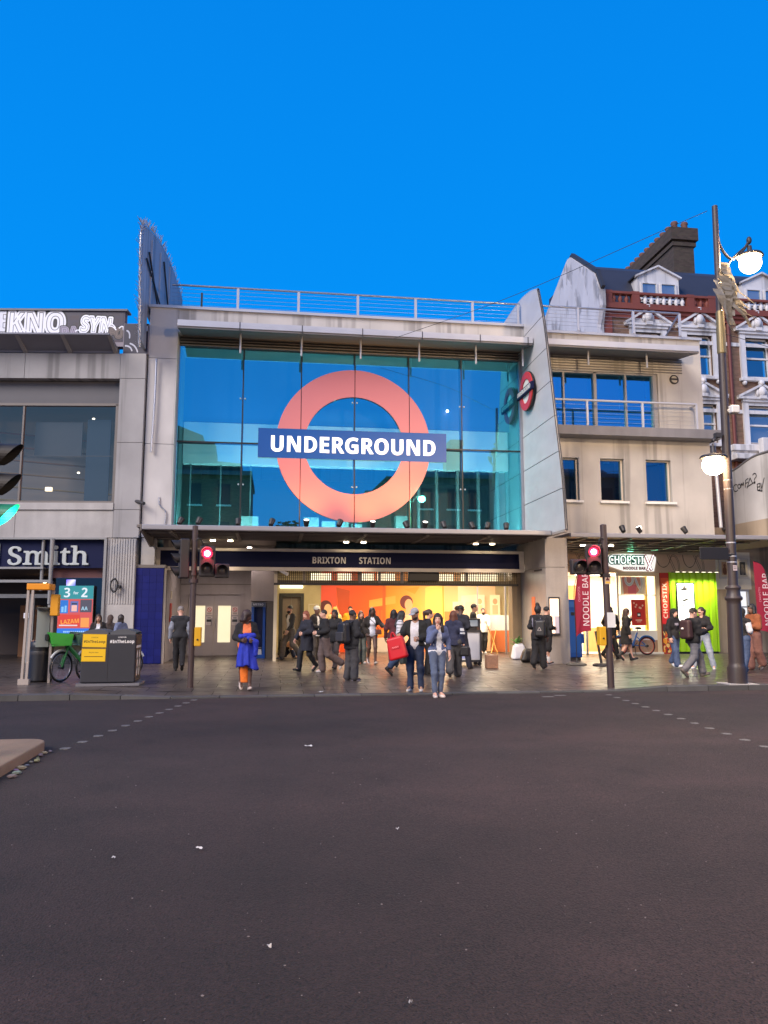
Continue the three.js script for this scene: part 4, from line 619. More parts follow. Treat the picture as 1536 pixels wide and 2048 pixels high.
  mesh('wall_coping', [bar([14.17, 15.95, -31.0], [14.17, 16.92, -31.5], 0.16, 0.4), bar([14.17, 16.88, -31.48], [14.17, 19.0, -34.3], 0.16, 0.4), bar([14.17, 19.02, -34.3], [14.17, 17.2, -38.3], 0.10, 0.36)], M.dark, S);
  mesh('mansard_roof', exX([[-32.1, 15.6], [-32.4, 16.6], [-33.1, 17.9], [-33.7, 18.3], [-38, 18.4], [-38, 15.6]], 14.32, 30), slate, S);
  for (const x of [17.37, 22.6]) {
    const d = sub('dormer', S);
    mesh('cheeks', exZ([[x - 1.02, 15.9], [x + 1.02, 15.9], [x + 1.02, 17.12], [x, 17.60], [x - 1.02, 17.12]], -34.5, -32.0), white, d);
    mesh('dormer_trim', [bar([x - 1.12, 17.12, -31.98], [x, 17.66, -31.98], 0.08, 0.2), bar([x + 1.12, 17.12, -31.98], [x, 17.66, -31.98], 0.08, 0.2)], white, d);
    mesh('dormer_roof', [bar([x - 1.15, 17.15, -33.2], [x, 17.7, -33.2], 0.05, 2.4), bar([x + 1.15, 17.15, -33.2], [x, 17.7, -33.2], 0.05, 2.4)], slate, d);
    for (const s of [-0.47, 0.47]) { mesh('window_frame', holed(x + s - 0.40, x + s + 0.40, 16.0, 16.84, -32.0, -31.93, [[x + s - 0.33, x + s + 0.33, 16.06, 16.78]]), white, d); const o = mesh('pane', card(0.66, 0.72), TINT.terrace, d); o.position.set(x + s, 16.42, -31.98); mesh('blind', B(x + s - 0.33, x + s + 0.33, 16.06, 16.5, -31.995, -31.99), white, d); }
  }
  const ch = sub('chimney', S), soot = mat(0.075, 0.058, 0.05, 0.9, { map: T.brick });
  mesh('stack', B(19.65, 20.75, 17.5, 20.4, -41.5, -34.5), soot, ch);
  mesh('corbel', [B(19.58, 20.85, 20.1, 20.3, -41.55, -34.43), B(19.5, 20.95, 20.4, 21.05, -41.6, -34.35)], soot, ch);
  const pot = lathe([[0.17, 0], [0.15, 0.3], [0.19, 0.36], [0.16, 0.45], [0.1, 0.45]], 12);
  for (let k = 0; k < 12; k++) for (const x of k ? [19.9] : [19.9, 20.45]) { const o = mesh('chimney_pot', pot, mat(0.13, 0.06, 0.045, 0.8), ch); o.position.set(x, 21.05, -34.75 - k * 0.58); }
  mesh('gable_shoulder', exZ([[20.75, 17.6], [20.75, 19.2], [21.0, 18.7], [22.2, 18.45], [22.2, 17.6]], -36.5, -34.8), soot, S);
  mesh('drainpipe', cyl([20.35, 4.5, z + 0.12], [20.35, 14.8, z + 0.12], 0.08), mat(0.12, 0.03, 0.025, 0.6), S);
  // shop cornice at first-floor level
  mesh('shop_cornice', [RB(20.0, 30, 8.80, 9.08, z, z + 0.55, 0.03), RB(20.0, 30, 8.38, 8.62, z, z + 0.75, 0.03)], white, S); mesh('cornice_band', B(20.05, 30, 8.6, 8.82, z, z + 0.4), white, S);
  mesh('cornice_block', RB(21.2, 22.6, 8.66, 9.35, z + 0.5, z + 0.85, 0.04), white, S);
  mesh('lower_front', B(16, 30, 3.5, 8.38, z + 0.0, z + 0.05), mat(0.22, 0.12, 0.085, 0.85, { map: T.brick }), S);
  mesh('rear_wall', B(14.3, 30, 4, 15.6, -42, -41.7), brick, S);
}

// ---------------------------------------------------------------- the concrete shop building on the left, turned a little
const leftShop = thing('concrete_shop_building', 'grey concrete building on the left with one big dark window and a stationery shop below', 'building', [-4.12, 0, -24.3], -7 * RAD);
{
  const S = leftShop;      // local: x runs to the right along the front, 0 at the right-hand end
  for (const [a, b] of [[-3.84, -0.86], [-6.9, -3.855], [-9.9, -6.915]]) { mesh('concrete_panel', B(a, b, 8.95, 9.76, -0.5, 0), M.panel, S); mesh('concrete_panel', B(a, b, 3.92, 4.76, -0.5, 0.0), M.stone, S); }
  for (const [y0, y1] of [[8.955, 9.76], [6.9, 8.94], [4.79, 6.885], [3.92, 4.775]]) mesh('concrete_panel', B(-0.845, -0.06, y0, y1, -0.5, 0.02), M.panel, S);
  mesh('sill', B(-10, -0.86, 4.775, 4.99, -0.5, 0.05), M.stone, S);
  // ribbed pier at street level
  const ribs = [B(-1.0, -0.12, 0.0, 3.90, -0.5, -0.02)]; mesh('pier', ribs, M.stone, S); for (let k = 0; k < 11; k++) mesh('pier_rib', B(-0.98 + k * 0.08, -0.94 + k * 0.08, 1.9, 3.88, -0.02, 0.0), M.stone, S);
  mesh('hoop', flat(new THREE.TorusGeometry(0.19, 0.035, 8, 24).scale(0.55, 1, 1).translate(-0.69, 2.46, 0.14)), M.black, S); mesh('hoop_bracket', B(-0.60, -0.52, 2.38, 2.46, 0, 0.16), M.black, S);
  // big window
  const w = sub('shop_window', S);
  mesh('dark_head', B(-10, -0.86, 8.20, 8.93, -0.6, -0.30), mat(0.10, 0.095, 0.105, 0.6, { map: T.metal }), w);
  for (const [a, b] of [[-3.9, -1.02], [-7.0, -3.95], [-10, -7.05]]) { const o = mesh('pane', card(b - a, 3.15), new THREE.MeshPhysicalMaterial({ color: col(0.62, 0.30, 0.19), roughness: 0.05, metalness: 1, transparent: true, opacity: 0.48, side: THREE.DoubleSide }), w); o.position.set((a + b) / 2, 6.62, -0.35); }
  mesh('frame', [B(-1.03, -0.87, 5.0, 8.2, -0.5, -0.28), B(-3.95, -3.9, 5.0, 8.2, -0.45, -0.3), B(-10, -0.87, 4.99, 5.08, -0.5, -0.2), B(-10, -0.9, 8.14, 8.22, -0.5, -0.28)], M.brownmetal, w);
  mesh('blind', B(-2.05, -1.30, 5.1, 7.8, -0.75, -0.70), mat(0.05, 0.09, 0.15, 0.7), w); mesh('blind', B(-3.7, -2.2, 6.6, 7.7, -0.75, -0.70), mat(0.12, 0.13, 0.15, 0.7), w);
  mesh('room_wall', B(-10, -0.87, 4.99, 8.9, -2.1, -2.0), mat(0.42, 0.36, 0.32, 0.8), w); mesh('window_rail', B(-3.9, -1.0, 6.53, 6.55, -0.42, -0.40), M.brownmetal, w);
  for (const [x, y] of [[-2.05, 7.95], [-2.45, 6.15]]) { mesh('ceiling_spot', ball(x, y, -1.2, 0.05, 0.6, 8), glow(1, 0.9, 0.7, 3), w); }
  mesh('ceiling_lamp', B(-3.5, -3.3, 5.55, 5.68, -1.3, -1.2), glow(1, 0.8, 0.5, 2), w);
  for (let k = 0; k < 6; k++) mesh('display_rail', cyl([-5.5, 7.6 - k * 0.45, -1.6], [-2.3 + 0.2 * k, 7.3 - k * 0.45, -1.7], 0.03), mat(0.3, 0.08 + 0.03 * k, 0.05, 0.6), w);
  // eave with brackets, and a parapet covered in graffiti
  mesh('eave', exX([[0.72, 10.12], [0.72, 10.17], [0.0, 10.02], [-0.3, 10.02], [-0.3, 9.78], [0.0, 9.78], [0.02, 9.84]], -10, -1.0), mat(0.15, 0.155, 0.20, 0.5, { map: T.metal }), S);
  for (const x of [-1.02, -2.45, -3.85, -5.3]) mesh('eave_bracket', exX([[0.68, 10.10], [0.0, 9.76], [0.0, 9.95], [0.68, 10.12]], x - 0.06, x + 0.06), mat(0.22, 0.21, 0.22, 0.6), S);
  mesh('parapet', [B(-10, -0.80, 10.0, 11.16, -0.3, -0.02), B(-0.8, -0.02, 9.76, 10.76, -0.3, -0.02)], mat(0.28, 0.25, 0.29, 0.8, { map: T.stained }), S);
  mesh('parapet_cap', [B(-10, -0.70, 11.16, 11.22, -0.36, 0.04)], M.ledge, S);
  const graf = canvasTex(1024, 256, (g, w2, h) => {
    g.fillStyle = '#3a3442'; g.fillRect(0, 0, w2, h); const R = rng(8); for (let k = 0; k < 200; k++) { g.fillStyle = `rgba(${20 + 60 * R()},${15 + 50 * R()},${30 + 60 * R()},0.25)`; g.fillRect(R() * w2, R() * h, 10 + 60 * R(), 4 + 50 * R()); }
    g.lineJoin = 'round'; g.lineCap = 'round';
    const tagL = (txt, x, y, s, c, k, tilt) => { g.save(); g.translate(x, y); g.rotate(tilt); g.font = `bold ${s}px sans-serif`; g.strokeStyle = '#0b0a10'; g.lineWidth = s * 0.30; g.strokeText(txt, 0, 0, k); g.strokeStyle = c; g.lineWidth = s * 0.17; g.strokeText(txt, 0, 0, k); g.fillStyle = c; g.fillText(txt, 0, 0, k); g.strokeStyle = '#0b0a10'; g.lineWidth = s * 0.02; g.strokeText(txt, 0, 0, k); g.restore(); };
    tagL('BRE', 30, 184, 240, '#d4d5de', 300, -0.03); tagL('KNO', 300, 186, 240, '#e2e3ea', 360, 0.01); tagL('SYN', 752, 168, 170, '#eceef4', 200, 0.07); tagL('FO', 930, 214, 110, '#6a5c56', 92, 0.1); tagL('RA', 636, 226, 120, '#9a92a4', 110, -0.05); g.strokeStyle = '#e8e9f0'; g.lineWidth = 9; for (let k = 0; k < 14; k++) { const x = R() * 1000, y = 20 + R() * 210; g.beginPath(); g.moveTo(x, y); g.quadraticCurveTo(x + 40 * R(), y - 50 * R(), x + 60 * R(), y + 40 * R()); g.stroke(); }
  });
  print('graffiti', 5.2, 1.02, graf, S, [-3.42, 10.66, -0.012]);
  const graf2 = canvasTex(256, 256, (g) => { g.fillStyle = '#2c2838'; g.fillRect(0, 0, 256, 256); g.strokeStyle = '#b9bac6'; g.lineWidth = 14; g.lineCap = 'round'; for (const [a, b, c, d] of [[20, 190, 90, 230], [70, 170, 150, 240], [150, 60, 190, 120], [200, 30, 240, 70], [30, 60, 60, 120]]) { g.beginPath(); g.moveTo(a, b); g.quadraticCurveTo((a + c) / 2 + 20, (b + d) / 2 - 20, c, d); g.stroke(); } g.fillStyle = '#c8cad6'; g.fillRect(190, 10, 66, 60); g.strokeStyle = '#0b0a10'; g.strokeRect(190, 10, 66, 60); });
  print('graffiti', 0.76, 0.98, graf2, S, [-0.41, 10.26, -0.012]);
  mesh('roof', B(-10, 0, 9.76, 9.9, -8, -0.4), M.rough, S); mesh('back_wall', B(-10, 0, 0, 9.8, -8.2, -8), M.panel, S);
  // street level shop front
  const fr = mat(0.30, 0.29, 0.28, 0.4, { map: T.metal, metalness: 0.3 });
  mesh('fascia_box', B(-10, -1.02, 3.0, 3.90, -0.35, -0.16), M.navy, S);
  mesh('fascia_frame', [B(-10, -1.02, 3.86, 3.92, -0.2, 0.04), B(-1.08, -1.0, 0.1, 3.88, -0.15, 0.05), B(-10, -2.9, 2.96, 3.02, -0.16, 0.02)], fr, S);
  mesh('corner_post', cyl([-2.66, 1.9, 0.02], [-2.66, 3.88, 0.02], 0.05, 0.07), fr, S); mesh('corner_post', cyl([-2.98, 2.3, -0.1], [-2.98, 3.88, -0.1], 0.05), fr, S);
  mesh('red_soffit', B(-2.8, -1.02, 2.70, 3.0, -0.6, -0.36), mat(0.10, 0.03, 0.03, 0.6), S);
  mesh('door_frame', [B(-5.2, -2.66, 2.55, 2.63, -0.1, 0.0), B(-2.70, -2.62, 0.1, 2.6, -0.1, 0.0), B(-3.72, -3.50, 0.1, 2.2, -1.0, -0.9), B(-6, -2.9, 2.1, 2.22, -1.0, -0.9)], fr, S);
  { const o = mesh('shop_glass', card(1.56, 2.6), pane(0.5, 0.5, 0.5, 1.7), S); o.position.set(-1.85, 1.4, -0.12); }
  mesh('interior', [B(-10, -1.0, 0, 3.0, -6.1, -6), B(-1.1, -1.0, 0, 3.0, -6, -0.4), B(-10, -1, 2.95, 3.0, -6, -0.4)], mat(0.07, 0.05, 0.045, 0.8), S);
  for (const [x, y, zl, r, g, b2] of [[-4.3, 2.7, -3.5, 1, 0.6, 0.3], [-2.0, 2.7, -3.0, 1, 0.7, 0.45]]) { mesh('shop_lamp', ball(x, y, zl, 0.07, 0.5, 8), glow(r, g, b2, 8), S); }
  for (let k = 0; k < 5; k++) { mesh('shelf_unit', B(-5.4 + k * 0.95, -4.7 + k * 0.95, 0.1, 1.9, -4.6, -4.2), mat(0.3 - 0.04 * k, 0.13 + 0.02 * k, 0.05, 0.7), S); }
  print('door_card', 0.16, 0.16, canvasTex(32, 32, (g) => { g.fillStyle = '#e8e6ee'; g.fillRect(0, 0, 32, 32); g.fillStyle = '#99a'; g.fillRect(6, 10, 20, 3); g.fillRect(6, 18, 20, 3); }), S, [-3.72, 1.55, -0.88]);
  print('screen', 0.28, 0.2, canvasTex(64, 48, (g) => { const q = g.createLinearGradient(0, 0, 64, 48); q.addColorStop(0, '#7a5cff'); q.addColorStop(0.5, '#f3f0ff'); q.addColorStop(1, '#5a6ae8'); g.fillStyle = q; g.fillRect(0, 0, 64, 48); }), S, [-2.16, 2.55, -0.3], 0, { glow: 1.2 });
}
{ // letters over the shop
  const G = thing('shop_name_letters', 'large pale serif letters on the dark blue fascia of the left shop', 'sign', [-4.12, 0, -24.3], -7 * RAD);
  letters('Smith', 'serif', 0.54, 0.05, 2.50, mat(0.42, 0.45, 0.44, 0.4), G, (o) => o.position.set(-2.83, 3.10, -0.155), 0.012);
  mesh('letter', B(-4.40, -4.31, 3.1, 3.74, -0.155, -0.10), mat(0.42, 0.45, 0.44, 0.4), G);
}
{ // offer poster in the shop window
  const t = canvasTex(320, 448, (g, w, h) => {
    g.fillStyle = '#c9504f'; g.fillRect(0, 0, w, h); g.fillStyle = '#1f8f93'; g.fillRect(0, 0, w, 120); g.fillStyle = '#dfeef0'; g.font = 'bold 118px sans-serif'; g.fillText('3', 44, 104); g.fillText('2', 204, 104); g.font = 'bold 34px sans-serif'; g.fillText('for', 134, 78);
    g.fillStyle = '#1272c8'; g.fillRect(14, 130, 78, 120); g.fillStyle = '#7cc0f0'; g.fillRect(30, 190, 22, 50); g.fillRect(60, 180, 18, 60); g.fillStyle = '#5a6aa8'; g.fillRect(112, 140, 74, 100); g.fillStyle = '#e9b8a8'; g.fillRect(124, 176, 50, 56); g.fillStyle = '#20283a'; g.fillRect(124, 158, 50, 12); g.fillStyle = '#4a4a58'; g.fillRect(204, 128, 106, 112); g.fillStyle = '#9fd0e0'; g.font = 'bold 46px sans-serif'; g.fillText('AA', 214, 222);
    g.fillStyle = '#d23a2c'; g.fillRect(6, 262, 200, 110); g.fillStyle = '#f0a33a'; g.font = 'bold 54px sans-serif'; g.save(); g.rotate(-0.08); g.fillText('LAZAM', 0, 350, 184); g.restore(); g.fillStyle = '#d8cfcf'; g.fillRect(16, 352, 170, 12); g.fillStyle = '#e89a4a'; g.fillRect(214, 290, 78, 84); g.fillStyle = '#1b72d8'; g.fillRect(0, 384, w, 64); g.fillStyle = '#9cd0ff'; for (let k = 0; k < 12; k++) g.fillRect(60 + k * 18, 408, 12, 14);
  });
  const G = thing('offer_poster', 'bright teal red and blue offer poster hanging in the left shop window', 'poster', [-4.12, 0, -24.3], -7 * RAD);
  mesh('board', B(-2.38, -1.34, 0.96, 2.45, 0.0, 0.02), M.white, G); print('poster_print', 1.04, 1.49, t, G, [-1.86, 1.705, 0.024]);
}

// ---------------------------------------------------------------- across the road, behind the viewer: seen mirrored in the glass front
{
  const dk = [mat(0.16, 0.11, 0.085, 0.85, { map: T.brick }), mat(0.22, 0.17, 0.14, 0.85, { map: T.brick }), mat(0.14, 0.12, 0.11, 0.85, { map: T.concrete })];
  const block = (label, x0, x1, y1, z0, m, extra) => {
    const S = thing('opposite_building', label, 'building'); mesh('front_wall', B(x0, x1, 0, y1, z0, z0 + 9), m, S); mesh('cornice', B(x0 - 0.15, x1 + 0.15, y1, y1 + 0.35, z0 - 0.3, z0 + 9.1), M.ledge, S);
    for (let y = 4.6; y < y1 - 2; y += 3.1) for (let x = x0 + 1.2; x < x1 - 1; x += 2.3) { const wd = mesh('window', B(x - 0.5, x + 0.5, y, y + 1.7, z0 - 0.06, z0 - 0.01), M.black, S); mesh('sill', B(x - 0.6, x + 0.6, y - 0.15, y - 0.02, z0 - 0.16, z0 - 0.01), M.white, wd); }
    mesh('shop_front', B(x0 + 0.4, x1 - 0.4, 0.4, 3.2, z0 - 0.08, z0 - 0.01), M.dark, S); extra?.(S, m);
  };
  block('tall dark brick block across the road, mirrored at the left of the glass', -22, -2.2, 13.2, 13, dk[0], (S, m) => { mesh('stepped_gable', exZ([[-5.5, 13.2], [-2.2, 13.2], [-2.2, 13.5], [-2.9, 13.5], [-2.9, 14.2], [-5.4, 14.4], [-5.6, 16], [-9, 17.3], [-9, 13.2]], 13.2, 15), m, S); mesh('bay', B(-3.4, -1.9, 6.5, 9.2, 12.4, 13), m, S); });
  block('lower brick block across the road, mirrored inside the big ring', 6.9, 11.0, 11.8, 13, dk[1], (S, m) => mesh('gable', exZ([[6.9, 11.8], [11, 11.8], [11, 13.3], [8.6, 13.5]], 13.2, 15), m, S));
  block('long brick block across the road, mirrored at the right of the glass', 11.2, 30, 13.4, 13, dk[2], (S, m) => { mesh('chimney', [B(14.6, 15.9, 13, 16.2, 15, 16.4), B(14.4, 16.1, 16.2, 16.7, 14.9, 16.5)], m, S); mesh('roof', exX([[14.2, 13.5], [17, 14.9], [21, 13.5]], 11.2, 30), M.ledge, S); });
  const tree = thing('street_tree', 'small dark street tree across the road, mirrored below the ring', 'tree', [0.3, 0, 8.5]);
  mesh('trunk', [cyl([0, 0, 0], [0.1, 4.5, 0], 0.16, 0.11), cyl([0.1, 4.5, 0], [1.1, 7.6, 0.4], 0.1, 0.03), cyl([0.1, 4.3, 0], [-1.0, 7.2, -0.2], 0.1, 0.03), cyl([0.1, 4.6, 0], [0.2, 8.6, -0.3], 0.1, 0.02)], mat(0.06, 0.05, 0.04, 0.9), tree);
  const R = rng(21), lf = []; for (let k = 0; k < 900; k++) { const a = R() * 6.283, r = Math.sqrt(R()) * 1.9, y = 6.6 + (R() * 2 - 1) * 2.3, q = 1 - Math.abs(y - 6.8) / 3.2; const g = new THREE.PlaneGeometry(0.24, 0.16).rotateX(R() * 3).rotateY(R() * 6).translate(Math.cos(a) * r * q + 0.2 * (y - 6), y, Math.sin(a) * r * q); lf.push(flat(g)); }
  mesh('crown', lf, mat(0.035, 0.05, 0.02, 0.8), tree).userData.kind = 'stuff';
}

// ---------------------------------------------------------------- street furniture
const SIG = { off: mat(0.06, 0.05, 0.055, 0.25), red: glow(4.5, 0.03, 0.16, 1, 0.1), core: glow(14, 5, 6, 1), green: glow(0.3, 6, 3.4, 1), amber: glow(9, 4.5, 0.4, 1), body: mat(0.022, 0.017, 0.018, 0.5), pole: mat(0.055, 0.033, 0.03, 0.5, { map: T.metal }), hood: mat(0.012, 0.011, 0.012, 0.6), yellow: mat(0.62, 0.33, 0.01, 0.45) };
function cowl(r, L) {   // hood over a lamp, long above and short below; opens along +z
  const n = 22, p = [], at = (k, e) => { const a = -2.5 + 5.0 * k / n, l = e ? L * (0.12 + 0.88 * (0.5 + 0.5 * Math.cos(a)) ** 0.8) : 0; return [r * Math.sin(a), r * Math.cos(a), l]; };
  for (let k = 0; k < n; k++) { const [a, b, c, d] = [at(k, 0), at(k + 1, 0), at(k + 1, 1), at(k, 1)]; p.push(...a, ...b, ...c, ...a, ...c, ...d); }
  const g = new THREE.BufferGeometry(); g.setAttribute('position', new THREE.Float32BufferAttribute(p, 3)); g.computeVertexNormals(); return boxUV(g);
}
function signalHead(parent, pos, turn, aspects, big = 1) {   // faces local +z; aspects from the top
  const h = sub('signal_head', parent); h.position.set(...pos); h.rotation.y = turn; const n = aspects.length, s = 0.33 * big;
  mesh('housing', RB(-s * 0.5, s * 0.5, -n * s / 2, n * s / 2, -0.18, 0.02, 0.03), SIG.body, h);
  aspects.forEach((a, k) => {
    const y = (n / 2 - 0.5 - k) * s, r = s * 0.33, lens = flat(new THREE.SphereGeometry(r, 18, 8, 0, 6.3, 0, 1.1).scale(1, 0.45, 1).rotateX(Math.PI / 2));
    mesh('lens', lens.translate(0, y, 0.0), SIG[a], h);
    mesh('visor', cowl(r * 1.18, 0.22 * big).translate(0, y, 0.02), SIG.hood, h); if (a === 'red') mesh('bright_core', flat(new THREE.SphereGeometry(r * 0.55, 14, 8).scale(1, 1, 0.35)).translate(0, y, r * 0.44), SIG.core, h);
    if (a === 'red') point([pos[0] + parent.position.x + Math.sin(turn) * 0.2, pos[1] + y + parent.position.y, pos[2] + parent.position.z + Math.cos(turn) * 0.16], 1, 0.04, 0.09, 0.9, 3);
  });
  return h;
}
{
  const L = thing('traffic_light', 'dark traffic light pole with red signal at the left end of the crossing', 'traffic light', [-1.74, groundY(-1.74, -17), -17.0]);
  mesh('pole', cyl([0, 0, 0], [0, 3.42, 0], 0.064, 0.060, 16), SIG.pole, L); mesh('cap', ball(0, 3.42, 0, 0.062, 0.4), SIG.pole, L); mesh('clamp', [cyl([0, 2.20, 0], [0, 2.28, 0], 0.10), cyl([0, 2.36, 0], [0, 2.42, 0], 0.085)], SIG.pole, L);
  signalHead(L, [0.28, 2.66, 0.1], 0.05, ['red', 'off']); signalHead(L, [0.60, 2.46, 0.1], 0.1, ['off'], 0.92); signalHead(L, [-0.30, 2.72, 0.0], -Math.PI / 2 + 0.25, ['off', 'off', 'off'], 0.86);
  mesh('bracket', [bar([0, 2.9, 0], [0.28, 2.9, 0.0], 0.04), bar([0, 2.42, 0], [0.6, 2.36, 0.0], 0.04), bar([0, 2.9, 0], [-0.3, 2.9, 0], 0.04), bar([0, 2.45, 0], [-0.3, 2.45, 0], 0.04)], SIG.body, L);
  mesh('cable', tube([[0.02, 3.1, 0.06], [0.1, 3.16, 0.08], [0.16, 3.08, 0.06], [0.2, 2.98, 0.04]], 0.012, 12), M.black, L);
  const pb = mesh('push_button_box', RB(0.06, 0.20, 0.86, 1.26, -0.06, 0.12, 0.02), SIG.yellow, L); mesh('button', cyl([0.13, 1.0, 0.12], [0.13, 1.0, 0.135], 0.02), M.black, pb);
  const Rr = thing('traffic_light', 'dark traffic light pole with red signal and white notice, before the noodle shop', 'traffic light', [7.12, groundY(7.12, -16), -16.0]);
  mesh('pole', cyl([0.04, 0, 0], [0, 3.5, 0], 0.075, 0.070, 16), SIG.pole, Rr); mesh('cap', ball(0, 3.5, 0, 0.072, 0.4), SIG.pole, Rr);
  signalHead(Rr, [-0.28, 2.74, 0.08], -0.28, ['red', 'off']); signalHead(Rr, [-0.62, 2.58, 0.08], -0.05, ['off'], 1.0);
  mesh('bracket', [bar([0, 3.0, 0], [-0.28, 3.0, 0], 0.04), bar([0, 2.5, 0], [-0.62, 2.48, 0], 0.04), bar([0, 2.44, 0], [0.0, 2.36, 0], 0.17)], SIG.body, Rr);
  mesh('cable', tube([[-0.02, 3.2, 0.06], [-0.12, 3.2, 0.08], [-0.14, 3.06, 0.06], [-0.05, 2.98, 0.04]], 0.014, 12), M.black, Rr);
  print('warning_sticker', 0.13, 0.18, canvasTex(48, 64, (g) => { g.fillStyle = '#b9a08c'; g.fillRect(0, 0, 48, 64); g.fillStyle = '#4a1c18'; g.beginPath(); g.moveTo(24, 8); g.lineTo(42, 36); g.lineTo(6, 36); g.fill(); g.fillStyle = '#d8b23a'; g.fillRect(6, 44, 36, 14); }), Rr, [0.02, 2.30, 0.078]);
  mesh('notice', B(-0.02, 0.16, 1.28, 1.60, 0.07, 0.085), M.white, Rr);
  const pb2 = mesh('push_button_box', RB(-0.22, -0.07, 0.90, 1.30, -0.06, 0.12, 0.02), SIG.yellow, Rr); mesh('button', cyl([-0.14, 1.05, 0.12], [-0.14, 1.05, 0.135], 0.02), M.black, pb2);
  // close signal on the island, lit green, turned to the side
  const N = thing('traffic_light', 'close black traffic light at the left edge, its hood coloured by green lamp glow', 'traffic light', [-3.22, 0.11, -8.7]);
  mesh('pole', cyl([-0.1, 0, 0], [-0.1, 3.5, 0], 0.06, 0.06, 16), SIG.pole, N);
  const h = sub('signal_head', N); h.position.set(0.13, 2.87, 0); mesh('housing', RB(-0.14, 0.06, -0.52, 0.52, -0.17, 0.17, 0.03), SIG.body, h);
  [['off', 0.33], ['amber', 0.0], ['green', -0.33]].forEach(([a, y]) => { mesh('lens', flat(new THREE.SphereGeometry(0.105, 16, 8, 0, 6.3, 0, 1.2).scale(1, 0.4, 1).rotateZ(-Math.PI / 2)).translate(0.06, y, 0), a === 'amber' ? SIG.off : SIG[a], h); mesh('visor', cowl(0.125, 0.27).rotateY(Math.PI / 2).translate(0.06, y, 0), a === 'green' ? mat(0.02, 0.18, 0.11, 0.35) : SIG.hood, h); });  // lowest hood is coloured green: glow of its lamp painted in
  point([-2.93, 2.65, -8.7], 0.05, 1, 0.55, 0.9, 3);
}
function lantern(parent, pos, I) {
  const l = sub('lantern', parent); l.position.set(...pos);
  mesh('hood', lathe([[0.0, 0.42], [0.05, 0.40], [0.06, 0.25], [0.10, 0.22], [0.27, 0.18], [0.30, 0.13], [0.25, 0.12]], 20), M.dark, l);
  mesh('globe', ball(0, -0.03, 0, 0.245, 0.95, 24), glow(1.0, 0.80, 0.50, 14), l);  // globe drawn oversize to stand for the bloom around the lamp
  const p = new THREE.Vector3(...pos).add(parent.position); point([p.x, p.y, p.z], 1.0, 0.70, 0.40, I, 9);
}
function lampPost(label, x, z, hi, lo, tilt = 0) {
  const P = thing('street_lamp', label, 'street lamp', [x, groundY(x, z), z]);
  P.rotation.z = tilt; mesh('plinth', B(-0.34, 0.34, 0, 0.02, -0.26, 0.26), M.stone, P);
  mesh('column', lathe([[0.20, 0.02], [0.20, 0.34], [0.175, 0.40], [0.165, 0.46], [0.158, 0.9], [0.148, 1.7], [0.145, 1.78], [0.185, 1.82], [0.185, 1.86], [0.15, 1.9], [0.135, 2.02], [0.16, 2.05], [0.16, 2.09], [0.105, 2.13], [0.095, 4.5], [0.085, 7.0], [0.08, 7.45]], 24), mat(0.045, 0.032, 0.03, 0.45, { map: T.metal }), P);
  mesh('sleeve', lathe([[0.082, 7.4], [0.098, 7.42], [0.098, 8.0], [0.09, 8.05], [0.09, 8.4], [0.075, 8.42]], 20), mat(0.22, 0.17, 0.08, 0.4, { metalness: 0.4 }), P);  // golden tint stands for lamp light falling on the steel
  mesh('top_tube', cyl([0, 8.4, 0], [0, 11.0, 0], 0.075, 0.065, 14), mat(0.05, 0.038, 0.04, 0.5), P);
  for (const y of [2.62, 2.75, 3.05, 4.25, 4.45, 6.6, 7.15]) mesh('band', cyl([0, y, 0], [0, y + 0.025, 0], 0.107 - (y - 2.1) * 0.005, 0.107 - (y - 2.1) * 0.005, 18), M.alu, P);
  mesh('swan_neck', [tube([[0.02, 10.55, 0], [0.10, 10.0, 0], [0.36, 9.72, 0], [0.66, 9.95, 0], [0.82, 10.2, 0]], 0.03, 24), tube([[0.05, 9.3, 0], [0.4, 9.75, 0], [0.8, 10.12, 0]], 0.025, 12), ball(0.83, 10.22, 0, 0.06, 1.6)], M.dark, P);
  lantern(P, [0.83, 9.68, 0], hi);
  mesh('side_arm', [tube([[0, 5.5, 0], [-0.2, 5.46, 0.04], [-0.36, 5.32, 0.06]], 0.035, 12), B(-0.30, -0.16, 5.42, 5.52, 0, 0.12)], M.dark, P);
  lantern(P, [-0.36, 4.82, 0.06], lo);
  return P;
}
const lamp = lampPost('tall dark lamp post with two glowing lanterns on the right pavement', 9.93, -15.75, 110, 18, -0.012);
mesh('camera_box', [RB(0.06, 0.26, 5.98, 6.16, 0.0, 0.2, 0.03), bar([0, 6.05, 0.05], [0.1, 6.05, 0.1], 0.05)], M.white, lamp);
print('sticker', 0.10, 0.12, canvasTex(32, 32, (g) => { g.fillStyle = '#b9a8a8'; g.fillRect(0, 0, 32, 32); g.fillStyle = '#666'; g.fillRect(5, 8, 22, 4); g.fillRect(5, 18, 22, 4); }), lamp, [0, 2.5, 0.112]);
lampPost('tall lamp post behind the viewer, its lanterns mirrored in the glass front', 8.9, 1.2, 260, 40);
lampPost('tall unseen lamp post behind the viewer to the left, placed to light the road', -9.5, 5.5, 90, 40);  // out of view, placed to throw warm light on road and facade
